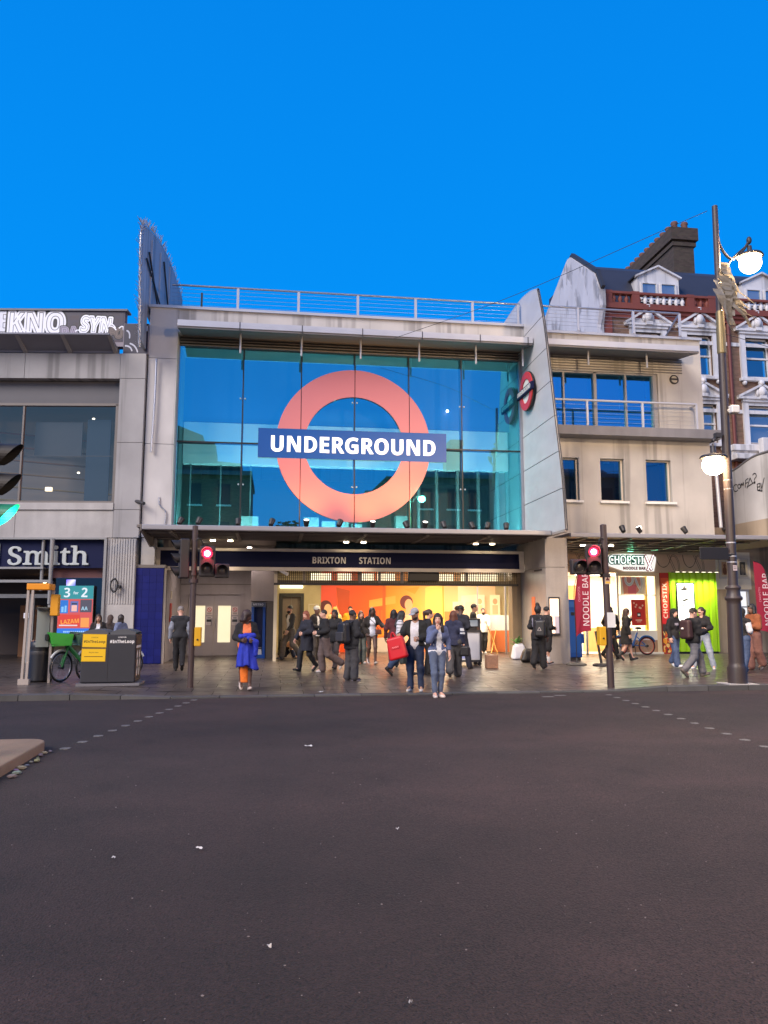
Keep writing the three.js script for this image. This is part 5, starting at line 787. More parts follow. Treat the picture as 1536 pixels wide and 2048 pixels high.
{
  const G = thing('blank_sign_plate', 'plain black sign plate fixed to the side of the lamp post', 'sign', [9.95, groundY(9.86, -15.7), -15.66]); mesh('plate', RB(-0.80, -0.12, 2.68, 2.95, 0, 0.03, 0.01), M.black, G); mesh('bracket', cyl([-0.14, 2.8, -0.01], [0.02, 2.8, -0.01], 0.03), M.dark, G);
  // torn sheet caught on the lamp post
  const R = rng(44), W2 = thing('torn_sheet', 'torn pale plastic sheet wound round the upper lamp post, its strips hanging', 'plastic sheet', [10.08, 0.1, -15.62]); const sm2 = mat(0.22, 0.20, 0.175, 0.6, { transmission: 0.25, map: T.cloth });
  for (let k = 0; k < 16; k++) {
    const top = [0.12 - 0.02 * k * R(), 9.2 - 0.45 * R() + (k < 4 ? 0.4 : 0), 0.06], n = 10, dx = (k < 4 ? 0.22 : 0.10 + 0.55 * R()), L = k < 4 ? 0.7 : 0.45 + 0.9 * R() * (k > 11 ? 0.9 : 0.5), pos = []; const wd = k > 12 ? 0.03 : 0.07 + 0.06 * R(), ph = R() * 6;
    for (let i = 0; i <= n; i++) { const t = i / n, x = top[0] - 0.1 + dx * t + 0.04 * Math.sin(t * 6 + ph) + (k > 12 ? 0.25 * t * t : 0), y = top[1] - L * t, z = top[2] + 0.05 * Math.sin(t * 5 + ph * 2) + 0.04 * R(), ww = wd * (1 - 0.75 * t); pos.push([x - ww, y, z - 0.02], [x + ww, y - 0.03, z + 0.03]); }
    const v = []; for (let i = 0; i < n; i++) { const [a, b, c, d] = [pos[2 * i], pos[2 * i + 1], pos[2 * i + 3], pos[2 * i + 2]]; v.push(...a, ...b, ...c, ...a, ...c, ...d); }
    const g = new THREE.BufferGeometry(); g.setAttribute('position', new THREE.Float32BufferAttribute(v, 3)); g.computeVertexNormals(); mesh('strip', boxUV(g), sm2, W2);
  }
  single('overhead_cable', tube([[3.6, 10.3, -23.3], [6.4, 10.6, -20.5], [9.9, 11.0, -15.8]], 0.008, 30), M.black, 'thin black cable strung from the glass front eave to the lamp post', 'cable');
  single('overhead_cable', tube([[9.95, 8.0, -15.7], [14.0, 7.9, -17.2], [20.0, 8.6, -20]], 0.008, 30), M.black, 'thin dark cable running right from the lamp post past the brick terrace', 'cable');
}
{ // floodlights along the canopies
  const mk = (x, y, z, tilt, label, group, lit) => { const F = thing('floodlight', label, 'floodlight', [x, y, z], tilt, group); mesh('bracket', [B(-0.07, 0.07, 0, 0.02, -0.06, 0.06), B(-0.015, 0.015, 0, 0.14, -0.02, 0.02)], M.dark, F); const hd = mesh('head', lathe([[0, 0], [0.06, 0.0], [0.075, 0.03], [0.095, 0.2], [0.09, 0.22], [0.08, 0.2], [0, 0.19]], 14).rotateX(-0.55).translate(0, 0.10, 0.05), M.black, F); if (lit) mesh('lens', lathe([[0, 0.2], [0.08, 0.2]], 14).rotateX(-0.55).translate(0, 0.105, 0.05), glow(1, 0.9, 0.8, 2), hd); return F; };
  const xs = [-2.8, -2.27, -1.13, -0.15, 0.88, 1.87, 2.89, 3.94, 4.49, 5.09, 5.99, 6.46, 7.09], R = rng(3);
  xs.forEach((x, i) => { mk(x, 4.105, -22.9 - 0.2 * R(), [4, 6, 8].includes(i) ? Math.PI + (R() - 0.5) * 0.3 : (R() - 0.5) * 1.6, `${['leftmost', 'second', 'third', 'fourth', 'fifth', 'sixth', 'seventh', 'eighth', 'ninth', 'tenth', 'eleventh', 'twelfth', 'rightmost'][i]} small black floodlight along the entrance canopy, counted from the tiled pier end`, 'floodlights along the entrance canopy', [4, 6, 8].includes(i)); });
  [0.88, 2.89, 4.49].forEach((x) => spot([x, 4.38, -23.2], [x + 0.1, 6.2, -24.8], 1.0, 0.5, 0.16, 24, 0.8, 0.8, 4));  // unseen uplight from heads turned to the glass, placed to warm the lower ring
  for (const [x, l, t] of [[10.98, 'small black floodlight standing upright on the shop canopy', 0.1], [11.54, 'small lit floodlight on the shop canopy turned to the right', 1.9], [13.1, 'small dark floodlight near the right end of the shop canopy', 0.8]]) mk(x, 4.10, -23.2, t, l, null, l.includes('lit'));
  point([11.62, 4.36, -23.22], 1, 0.85, 0.65, 2.2, 5);  // unseen source of the warm glow on the wall, set at this floodlight
}
{ // phone boxes and cash booths
  const A = thing('blue_booth', 'narrow blue newspaper booth standing in the recess left of the entrance', 'booth', [-0.56, 0.1, -27.2]);
  mesh('sides', [B(-0.24, -0.15, 0, 1.74, -0.35, 0.1), B(0.15, 0.24, 0, 1.74, -0.35, 0.1)], M.bluebox, A); mesh('back', B(-0.15, 0.15, 0, 1.74, -0.35, -0.3), mat(0.004, 0.02, 0.13, 0.4), A); mesh('base', B(-0.24, 0.24, 0, 0.12, -0.3, 0.14), M.bluebox, A);
  mesh('header', B(-0.25, 0.25, 1.75, 1.90, -0.35, 0.11), mat(0.25, 0.27, 0.33, 0.5), A); print('header_print', 0.44, 0.13, canvasTex(128, 40, (g) => { g.fillStyle = '#5a6478'; g.fillRect(0, 0, 128, 40); g.fillStyle = '#e8ecf4'; g.font = 'bold 30px sans-serif'; g.fillText('METRO', 10, 31, 108); }), A, [0, 1.825, 0.114]);
  mesh('paper_stack', [B(-0.13, 0.13, 0.12, 0.24, -0.25, 0.05), B(-0.12, 0.12, 0.24, 0.30, -0.25, 0.02)], M.white, A); mesh('paper_stack', B(-0.12, 0.12, 0.34, 0.36, -0.25, 0.02), M.mauve, A);
  const Bx = thing('blue_booth', 'tall blue box standing against the stone pier beside the noodle shop', 'booth', [9.66, 0.1, -24.6]);
  mesh('body', RB(-0.28, 0.30, 0.1, 1.98, -0.3, 0.25, 0.02), M.bluebox, Bx); mesh('plinth', B(-0.24, 0.26, 0, 0.1, -0.26, 0.2), M.dark, Bx); mesh('panel', B(-0.24, 0.26, 0.25, 1.6, 0.25, 0.262), mat(0.014, 0.10, 0.42, 0.4), Bx); mesh('top_band', B(-0.24, 0.26, 1.72, 1.9, 0.25, 0.262), mat(0.03, 0.14, 0.5, 0.4), Bx); mesh('slot', B(-0.06, 0.1, 1.45, 1.56, 0.262, 0.268), M.black, Bx); mesh('side_shelf', B(0.30, 0.42, 0.55, 0.85, -0.1, 0.15), M.bluebox, Bx);
}
{ // feather flags
  const t = canvasTex(256, 1024, (g, w, h) => { g.fillStyle = '#a01238'; g.fillRect(0, 0, w, h); g.fillStyle = '#e9a6b4'; g.save(); g.translate(92, 560); g.rotate(-Math.PI / 2); g.font = '44px sans-serif'; g.fillText('CHOPSTIX', 0, 0, 220); g.restore(); g.fillStyle = '#f3e9ee'; g.save(); g.translate(212, 880); g.rotate(-Math.PI / 2); g.font = '118px sans-serif'; g.fillText('NOODLE BAR', 0, 0, 790); g.restore(); });
  const flagM = new THREE.MeshPhysicalMaterial({ map: t, roughness: 0.8, color: col(0.6, 0.6, 0.6), side: THREE.DoubleSide });
  const mk = (label, pos, turn, mirror) => {
    const F = thing('feather_flag', label, 'flag', pos, turn); const s = new THREE.Shape(); s.moveTo(0.02, 0.82); s.bezierCurveTo(-0.02, 1.5, 0.0, 2.5, 0.22, 2.85); s.quadraticCurveTo(0.36, 3.12, 0.60, 3.12); s.lineTo(0.56, 1.0); s.quadraticCurveTo(0.2, 1.0, 0.02, 0.82);
    const g = new THREE.ShapeGeometry(s, 20), p = g.attributes.position, uv = g.attributes.uv; for (let i = 0; i < p.count; i++) { const x = p.getX(i), y = p.getY(i); uv.setXY(i, (mirror ? 1 - x / 0.62 : x / 0.62), (y - 0.8) / 2.35); p.setZ(i, 0.03 * Math.sin(x * 8 + y * 3)); } g.computeVertexNormals();
    const o = mesh('flag_cloth', g, flagM, F); 
    mesh('spar', tube([[0.02, 0.1, 0], [0.02, 0.82, 0], [0.0, 1.5, 0], [0.02, 2.3, 0], [0.22, 2.85, 0], [0.42, 3.08, 0], [0.60, 3.13, 0]], 0.014, 40), M.black, F); F.scale.x = 0.86; mesh('base', [lathe([[0, 0], [0.34, 0], [0.34, 0.03], [0.26, 0.07], [0, 0.07]], 24), cyl([0.02, 0.05, 0], [0.02, 0.2, 0], 0.03)], mat(0.05, 0.05, 0.05, 0.6), F); return F;
  };
  mk('magenta feather flag with white lettering beside the blue box, left of the noodle shop', [8.88, 0.1, -22.2], 0.0);
  const F2 = mk('magenta feather flag with white lettering cut off by the right edge of the picture', [15.16, 0.1, -22.0], Math.PI, true); F2.scale.y = 1.0;
  const P = thing('barrier_post', 'short black barrier post on a round base in front of the noodle shop', 'post', [9.45, 0.1, -21.7]); mesh('post', cyl([-0.13, 1.0, -0.05], [0, 0.05, 0], 0.035, 0.04), M.black, P); mesh('base', lathe([[0, 0], [0.26, 0], [0.26, 0.04], [0.2, 0.08], [0, 0.09]], 24), M.black, P);
}
{ // recycling bins
  const Bn = thing('recycling_bin', 'large dark grey double recycling bin with yellow stickers near the kerb', 'bin', [-3.48, 0.1, -17.5], 0.02); const bm = mat(0.024, 0.024, 0.031, 0.6, { map: T.metal });
  mesh('bin_body', RB(-0.555, 0.555, 0.06, 1.08, -0.5, 0.30, 0.03), bm, Bn); mesh('seam', B(-0.006, 0.002, 0.1, 1.05, 0.298, 0.3015), M.black, Bn);
  for (const s of [-1, 1]) { mesh('domed_lid', flat(new THREE.CylinderGeometry(0.60, 0.60, 0.79, 24, 1, false, -0.5, 1.0).rotateX(Math.PI / 2).rotateZ(Math.PI).rotateY(Math.PI)).rotateZ(0).scale(0.95, 1, 1).translate(s * 0.28, 0.58, -0.10), mat(0.075, 0.078, 0.085, 0.5), Bn); }
  mesh('base_plate', B(-0.62, 0.66, 0, 0.05, -0.52, 0.36), M.ledge, Bn);
  const side = canvasTex(128, 256, (g, w, h) => { g.fillStyle = '#2c2422'; g.fillRect(0, 0, w, h); g.fillStyle = '#d9d4cc'; for (let k = 0; k < 3; k++) for (const x of [36, 84]) { g.beginPath(); g.ellipse(x + (k & 1) * 6, 110 + k * 48, 11, 24, 0.2, 0, 7); g.fill(); } g.fillRect(10, 60, 108, 14); });
  print('side_print', 0.76, 0.98, side, Bn, [0.558, 0.57, -0.1], Math.PI / 2);
  const st = (a, b, hh) => canvasTex(256, hh, (g, w, h) => { g.fillStyle = '#e3b512'; g.fillRect(0, 0, w, h); g.strokeStyle = '#b8900a'; g.lineWidth = 5; g.strokeRect(3, 3, w - 6, h - 6); g.fillStyle = '#2a2410'; g.textAlign = 'center'; g.font = '18px sans-serif'; g.fillText(a, w / 2, 44); g.font = 'bold 40px sans-serif'; if (b) g.fillText(b, w / 2, 96, 236); else { g.fillRect(30, 76, 196, 6); } });
  print('yellow_sticker', 0.49, 0.28, st('LONDON', '#InTheLoop', 144), Bn, [-0.29, 0.94, 0.304], 0, { rz: -0.02 }); print('yellow_sticker', 0.49, 0.27, st('Recycle here', '', 128), Bn, [-0.30, 0.64, 0.304], 0, { rz: -0.01 });
  const wt = print('white_lettering', 0.52, 0.2, canvasTex(256, 96, (g, w, h) => { g.clearRect(0, 0, w, h); g.fillStyle = '#e9e6e2'; g.textAlign = 'center'; g.font = '20px sans-serif'; g.fillText('LONDON', w / 2, 26); g.font = 'bold 44px sans-serif'; g.fillText('#InTheLoop', w / 2, 78, 248); }), Bn, [0.27, 0.95, 0.304], 0, { alpha: true }); wt.material.alphaTest = 0.5;
  // open frame of a kiosk
  const K = thing('kiosk_frame', 'slim open kiosk frame with orange cap at the left kerb', 'kiosk', [-5.15, 0.1, -17.8]); const pale = mat(0.40, 0.34, 0.30, 0.5, { map: T.metal });
  mesh('post', [bar([-0.20, 0, 0.04], [-0.17, 2.02, 0.04], 0.05)], pale, K); mesh('post', [bar([-0.10, 0, 0.06], [-0.07, 2.02, 0.06], 0.05)], pale, K); mesh('post', bar([0.26, 0, -0.3], [0.26, 2.02, -0.3], 0.05), pale, K); mesh('foot', B(-0.26, -0.04, 0, 0.12, -0.02, 0.12), pale, K);
  mesh('orange_cap', RB(-0.20, 0.28, 2.02, 2.16, -0.35, 0.10, 0.02), mat(0.72, 0.26, 0.01, 0.4), K); mesh('orange_box', RB(0.25, 0.42, 1.46, 1.93, -0.3, -0.12, 0.02), mat(0.70, 0.30, 0.01, 0.45), K);
  mesh('grey_panel', B(-0.05, 0.22, 0.78, 1.65, -0.30, -0.26), mat(0.20, 0.22, 0.20, 0.5), K); mesh('shelf', B(-0.05, 0.22, 1.60, 1.64, -0.4, -0.1), M.dark, K);
  const bb = thing('litter_bin', 'round black litter bin beside the kiosk frame', 'bin', [-5.18, 0.1, -18.5]); mesh('drum', lathe([[0, 0], [0.23, 0], [0.25, 0.05], [0.25, 0.72], [0.27, 0.75], [0.27, 0.86], [0.2, 0.92], [0, 0.92]], 22), M.black, bb); mesh('band', lathe([[0.252, 0.6], [0.256, 0.62], [0.256, 0.66], [0.252, 0.68]], 22), M.dark, bb);
}
// ---------------------------------------------------------------- bicycles
function bicycle(name, label, pos, turn, c, parts = {}) {
  const K = thing(name, label, 'bicycle', pos, turn), r = 0.335, fm = mat(...c.frame, 0.4), tyre = M.black, rimM = c.rim ? mat(...c.rim, 0.5) : M.steel;
  for (const x of [-0.54, 0.54]) {
    const w = sub('wheel', K); w.position.set(x, r, 0); if (x > 0 && c.steer) w.rotation.y = c.steer;
    mesh('tyre', flat(new THREE.TorusGeometry(r - 0.022, 0.022, 8, 36)), tyre, w); mesh('rim', flat(new THREE.TorusGeometry(r - 0.055, 0.013, 6, 36)), rimM, w); mesh('hub', cyl([0, 0, -0.05], [0, 0, 0.05], 0.05), M.dark, w);
    const sp = []; for (let k = 0; k < 18; k++) { const a = k / 18 * 6.283; sp.push(cyl([0.04 * Math.cos(a + 0.5), 0.04 * Math.sin(a + 0.5), (k & 1 ? 0.03 : -0.03)], [(r - 0.06) * Math.cos(a), (r - 0.06) * Math.sin(a), 0], 0.0025, 0.0025, 4)); } mesh('spokes', sp, M.steel, w).userData.kind = 'stuff';
    mesh('mudguard', flat(new THREE.TorusGeometry(r + 0.03, 0.03, 6, 24, 2.2).rotateZ(x > 0 ? 0.6 : 0.5).scale(1, 1, 0.9)), c.guard ? mat(...c.guard, 0.4) : fm, w);
  }
  mesh('frame', [cyl([0.40, 0.78, 0], [0.02, 0.36, 0], 0.045, 0.05), cyl([0.02, 0.36, 0], [-0.17, 0.82, 0], 0.04, 0.03), cyl([0.0, 0.36, 0.05], [-0.54, 0.335, 0.05], 0.022), cyl([-0.14, 0.7, 0.05], [-0.54, 0.335, 0.05], 0.018), cyl([0.39, 0.75, 0], [0.42, 0.90, 0], 0.035)], fm, K);
  mesh('fork', [cyl([0.41, 0.80, 0.05], [0.54, 0.335, 0.06], 0.022), cyl([0.41, 0.80, -0.05], [0.54, 0.335, -0.06], 0.022), cyl([0.42, 0.8, 0], [0.37, 1.02, 0], 0.025)], fm, K);
  mesh('handlebar', [tube([[0.28, 1.06, -0.3], [0.36, 1.05, -0.16], [0.38, 1.03, 0], [0.36, 1.05, 0.16], [0.28, 1.06, 0.3]], 0.014, 16)], M.dark, K);
  mesh('seat_post', cyl([-0.16, 0.8, 0], [-0.20, 0.96, 0], 0.018), M.steel, K); mesh('saddle', flat(new THREE.SphereGeometry(0.13, 14, 8).scale(1, 0.35, 0.62).translate(-0.22, 0.98, 0)), M.black, K);
  mesh('crank', [lathe([[0, -0.01], [0.09, -0.01], [0.09, 0.01], [0, 0.01]], 18).rotateX(Math.PI / 2).translate(0.0, 0.34, 0.07), bar([0, 0.34, 0.09], [0.1, 0.22, 0.1], 0.02), B(0.06, 0.16, 0.2, 0.225, 0.1, 0.19), bar([0, 0.34, -0.09], [-0.1, 0.46, -0.1], 0.02)], M.dark, K);
  mesh('kickstand', cyl([-0.1, 0.32, 0.08], [-0.2, 0.0, 0.2], 0.012), M.dark, K);
  if (c.basket) { const b = sub('basket', K); mesh('basket_shell', [exZ([[0.40, 0.80], [0.78, 0.84], [0.86, 1.10], [0.36, 1.06]], 0.18, 0.195), exZ([[0.40, 0.80], [0.78, 0.84], [0.86, 1.10], [0.36, 1.06]], -0.195, -0.18), bar([0.78, 0.84, 0], [0.86, 1.10, 0], 0.02, 0.38), B(0.40, 0.78, 0.80, 0.82, -0.19, 0.19)], mat(...c.basket, 0.45), b); mesh('head_unit', RB(0.84, 0.90, 0.92, 1.06, -0.09, 0.09, 0.02), M.black, b); }
  if (c.guard) mesh('side_cover', [bar([0.34, 0.72, 0.05], [0.02, 0.36, 0.06], 0.10, 0.03), bar([-0.2, 0.62, 0.06], [-0.56, 0.5, 0.06], 0.12, 0.03)], mat(...c.guard, 0.4), K);
  return K;
}
const lime = { frame: [0.03, 0.22, 0.05], basket: [0.05, 0.40, 0.04], guard: [0.62, 0.64, 0.62], steer: 0.5 };
bicycle('hire_bicycle', 'bright green hire bicycle with a front basket parked beside the recycling bin', [-4.21, 0.1, -18.48], -2.6, lime);
bicycle('hire_bicycle', 'grey green hire bicycle half hidden behind the recycling bin', [-3.82, 0.1, -18.95], -2.5, { ...lime, frame: [0.10, 0.22, 0.14], basket: [0.10, 0.20, 0.13] });
bicycle('city_bicycle', 'blue hire bicycle with red wheel guards leaning by the shop window', [13.05, 0.1, -27.1], Math.PI + 0.05, { frame: [0.02, 0.12, 0.42], rim: [0.4, 0.03, 0.03], guard: null });
{ // small things on the ground and by the entrance
  const D = thing('information_desk', 'white wheeled stand with dark edges and a screen outside the entrance', 'stand', [5.58, 0.1, -22.35]);
  mesh('cabinet', B(-0.38, 0.36, 0.18, 0.98, -0.3, 0.2), M.white, D); mesh('dark_edge', [B(-0.42, 0.40, 0.98, 1.03, -0.34, 0.24), B(-0.42, -0.375, 0.12, 0.98, -0.34, 0.24), B(0.355, 0.40, 0.12, 0.98, -0.34, 0.24), B(-0.42, 0.40, 0.12, 0.18, -0.34, 0.24)], M.dark, D); mesh('blue_print', B(-0.37, -0.05, 0.22, 0.95, 0.2, 0.206), mat(0.30, 0.34, 0.62, 0.5), D); mesh('grey_print', B(0.0, 0.34, 0.22, 0.95, 0.2, 0.206), mat(0.55, 0.56, 0.6, 0.5), D);
  for (const x of [-0.36, 0.34]) for (const z of [-0.26, 0.18]) mesh('castor', cyl([x, 0.06, z - 0.02], [x, 0.06, z + 0.02], 0.06), M.black, D);
  const s = sub('screen', D); mesh('screen_case', RB(0.02, 0.40, 1.12, 1.34, -0.15, -0.11, 0.01), M.dark, s); mesh('screen_panel', B(0.04, 0.38, 1.14, 1.32, -0.11, -0.105), glow(0.3, 0.32, 0.36, 0.5, 0.2), s); mesh('side_frame', [B(0.38, 0.41, 1.03, 1.36, -0.2, 0.1), B(0.0, 0.41, 1.34, 1.37, -0.2, 0.1)], M.dark, s); mesh('keyboard', [B(0.02, 0.28, 1.03, 1.09, -0.05, 0.12)], M.black, s);
  const cb = single('cardboard_box', [RB(-0.15, 0.16, 0, 0.36, -0.14, 0.14, 0.01)], mat(0.33, 0.17, 0.10, 0.8, { map: T.cloth }), 'brown cardboard box on the paving right of the white stand', 'box'); cb.position.set(6.03, 0.1, -21.3); mesh('tape', B(-0.02, 0.03, 0.36, 0.363, -0.14, 0.14), M.cream, cb);
  const bag = (name, label, pos, m, w, h, d, seed) => { const g = new RoundedBoxGeometry(w, h, d, 10, Math.min(w, h, d) * 0.32).translate(0, h / 2, 0), p = g.attributes.position; for (let i = 0; i < p.count; i++) { const x = p.getX(i), y = p.getY(i), z = p.getZ(i), k = 1 + 0.28 * (vnoise(x * 9 + seed, y * 9 + seed, z * 9 + 20) - 0.5), t = 1 - 0.25 * sm(y, h * 0.5, h); p.setXYZ(i, x * k * t, y * (1 + 0.12 * (vnoise(x * 7 + seed, z * 7 + 30, 4) - 0.5)), z * k * t); } g.computeVertexNormals(); const o = single(name, flat(g), m, label, 'bag'); o.position.set(...pos); return o; };
  bag('shopping_bag', 'crumpled white plastic shopping bag of leaves on the ground by the pier', [8.02, 0.1, -25.0], mat(0.66, 0.67, 0.74, 0.5), 0.46, 0.52, 0.3, 3);
  bag('holdall', 'black bulging holdall on the ground beside the white bag', [8.5, 0.1, -22.55], M.black, 0.62, 0.42, 0.3, 9).position.set(7.95, 0.1, -23.6);
  bag('holdall', 'second black bag slumped against the pier behind the backpack man', [8.35, 0.1, -23.0], M.black, 0.5, 0.5, 0.3, 14).position.set(8.02, 0.1, -23.1);
  const pl = thing('leafy_sprig', 'green leafy sprig sticking out of the white bag', 'plant', [7.95, 0.55, -25.0]), R = rng(6); for (let k = 0; k < 9; k++) { const a = R() * 6.28, g = new THREE.SphereGeometry(0.06, 6, 5).scale(2.4, 0.2, 0.9).translate(0.12, 0, 0).rotateZ(0.4 + 0.5 * R()).rotateY(a); mesh('leaf', flat(g).translate(0, 0.02 * k, 0), mat(0.06, 0.16 + 0.06 * R(), 0.03, 0.6), pl); }
  const scr = (x, z, w, label, c = 0.62) => { const g = new THREE.PlaneGeometry(w, w * 0.55, 4, 3).rotateX(-Math.PI / 2), p = g.attributes.position; for (let i = 0; i < p.count; i++) p.setY(i, 0.012 + 0.02 * hash3(i, Math.floor(x * 10), 3)); g.computeVertexNormals(); const o = single('paper_scrap', flat(g), mat(c, c * 0.97, c * 0.95, 0.7), label, 'litter'); o.position.set(x, groundY(x, z), z); o.rotation.y = x; };
  scr(0.43, -9.62, 0.10, 'crumpled white paper scrap on the road joint in mid picture'); scr(-0.48, -5.62, 0.045, 'small pale scrap on the road, lower left of the crossing'); scr(0.0, -3.98, 0.026, 'tiny white scrap close to the viewer on the road', 0.5); scr(0.95, -15.9, 0.15, 'long torn white paper on the dropped kerb below the backpack man'); scr(4.6, -17.5, 0.09, 'small white scrap on the paving right of the woman in denim'); scr(-1.02, -5.5, 0.03, 'pale flattened scrap at the far lower left of the road', 0.5); scr(0.93, -5.9, 0.03, 'speck of white litter near the middle of the road', 0.6); scr(0.58, -3.35, 0.018, 'rusty pale scrap near the bottom edge of the road', 0.35);
  for (let k = 0; k < 11; k++) { const Rr = rng(k + 60); const o = single('litter_piece', flat(new THREE.DodecahedronGeometry(0.014 + 0.024 * Rr(), 0).scale(1.6, 0.6, 1)), mat(0.22 * (0.4 + Rr()), 0.16 * (0.4 + Rr()), 0.13 * (0.4 + Rr()), 0.8), 'one of the small pale litter pieces in the gutter by the island', 'litter', 'litter in the gutter beside the island'); o.position.set(-2.60 + 0.07 * Rr(), 0.02, -9.75 + k * 0.14 + 0.08 * Rr()); o.rotation.y = Rr() * 6; }
  for (const [x, z] of [[8.6, -17.6], [8.9, -19.2]]) { const o = mesh('access_cover', B(-0.3, 0.3, 0.0, 0.006, -0.12, 0.12), M.dark, scene.getObjectByName('pavement')); o.position.set(x, 0.098, z); }
}

// ---------------------------------------------------------------- people
// a body is a field of tapered, softly joined capsules, meshed on a grid (surface nets)
function fieldMesh(f, lo, hi, c, paint) {
  const nx = Math.ceil((hi[0] - lo[0]) / c) + 2, ny = Math.ceil((hi[1] - lo[1]) / c) + 2, nz = Math.ceil((hi[2] - lo[2]) / c) + 2, v = new Float32Array(nx * ny * nz), id = new Int32Array(nx * ny * nz).fill(-1);
  const at = (i, j, k) => i + nx * (j + ny * k);
  for (let k = 0; k < nz; k++) for (let j = 0; j < ny; j++) for (let i = 0; i < nx;) { const d = f(lo[0] + i * c, lo[1] + j * c, lo[2] + k * c); v[at(i, j, k)] = d; let step = Math.floor(Math.abs(d) / c - 2.2); if (step < 1) step = 1; for (let s = 1; s < step && i + s < nx; s++) v[at(i + s, j, k)] = d; i += step; }
  const pos = [], idx = [], colr = [];
  for (let k = 0; k < nz - 1; k++) for (let j = 0; j < ny - 1; j++) for (let i = 0; i < nx - 1; i++) {
    let n = 0, sx = 0, sy = 0, sz = 0; const q = [];
    for (let m = 0; m < 8; m++) q.push(v[at(i + (m & 1), j + ((m >> 1) & 1), k + (m >> 2))]);
    let neg = 0; for (const d of q) if (d < 0) neg++; if (neg === 0 || neg === 8) continue;
    for (let a = 0; a < 8; a++) for (const b of [a | 1, a | 2, a | 4]) { if (b === a || (q[a] < 0) === (q[b] < 0)) continue; const t = q[a] / (q[a] - q[b]); sx += (a & 1) + t * ((b & 1) - (a & 1)); sy += ((a >> 1) & 1) + t * (((b >> 1) & 1) - ((a >> 1) & 1)); sz += (a >> 2) + t * ((b >> 2) - (a >> 2)); n++; }
    id[at(i, j, k)] = pos.length / 3; const x = lo[0] + (i + sx / n) * c, y = lo[1] + (j + sy / n) * c, z = lo[2] + (k + sz / n) * c; pos.push(x, y, z); colr.push(...(paint ? paint(x, y, z) : [1, 1, 1]));
  }
  const quad = (a, b, d, e, flip) => { if (a < 0 || b < 0 || d < 0 || e < 0) return; flip ? idx.push(a, d, b, a, e, d) : idx.push(a, b, d, a, d, e); };
  for (let k = 1; k < nz - 1; k++) for (let j = 1; j < ny - 1; j++) for (let i = 1; i < nx - 1; i++) {
    const o = v[at(i, j, k)] < 0;
    if (o !== v[at(i + 1, j, k)] < 0) quad(id[at(i, j - 1, k - 1)], id[at(i, j, k - 1)], id[at(i, j, k)], id[at(i, j - 1, k)], !o);
    if (o !== v[at(i, j + 1, k)] < 0) quad(id[at(i - 1, j, k - 1)], id[at(i, j, k - 1)], id[at(i, j, k)], id[at(i - 1, j, k)], o);
    if (o !== v[at(i, j, k + 1)] < 0) quad(id[at(i - 1, j - 1, k)], id[at(i, j - 1, k)], id[at(i, j, k)], id[at(i - 1, j, k)], !o);
  }
  const g = new THREE.BufferGeometry(); g.setAttribute('position', new THREE.Float32BufferAttribute(pos, 3)); g.setAttribute('color', new THREE.Float32BufferAttribute(colr, 3)); g.setIndex(idx); g.computeVertexNormals();
  return g;
}
const smin = (a, b, k) => { const h = Math.max(k - Math.abs(a - b), 0) / k; return Math.min(a, b) - h * h * k * 0.25; };
// bone: [a, b, ra, rb, flatten in z]
function capsule(x, y, z, o) {
  const [a, b, ra, rb, fl = 1] = o, bx = b[0] - a[0], by = b[1] - a[1], bz = (b[2] - a[2]) * fl, px = x - a[0], py = y - a[1], pz = (z - a[2]) * fl, L = bx * bx + by * by + bz * bz;
  const t = L ? Math.min(1, Math.max(0, (px * bx + py * by + pz * bz) / L)) : 0, dx = px - bx * t, dy = py - by * t, dz = pz - bz * t;
  return Math.sqrt(dx * dx + dy * dy + dz * dz) - ra - (rb - ra) * t;
}
function field(bones, k = 0.03, grow = 0, wrinkle = 0, cut) {
  return (x, y, z) => { let d = 1e3; for (const b of bones) d = smin(d, capsule(x, y, z, b), k); d -= grow; if (wrinkle && Math.abs(d) < 0.06) d += wrinkle * (vnoise(x * 17 + 3, y * 11 + 5, z * 17 + 9) - 0.5) + wrinkle * 0.5 * (vnoise(x * 40 + 3, y * 30 + 5, z * 40 + 9) - 0.5); return cut ? Math.max(d, cut(x, y, z)) : d; };
}
function bounds(bones, m) { const lo = [9, 9, 9], hi = [-9, -9, -9]; for (const [a, b, ra, rb] of bones) for (const [p, r] of [[a, ra], [b, rb]]) for (let c = 0; c < 3; c++) { lo[c] = Math.min(lo[c], p[c] - r - m); hi[c] = Math.max(hi[c], p[c] + r + m); } return [lo, hi]; }
const blob = (bones, c, k, grow, wrinkle, cut, paint) => { const [lo, hi] = bounds(bones, grow + 2.5 * c); return fieldMesh(field(bones, k, grow, wrinkle, cut), lo, hi, c, paint); };

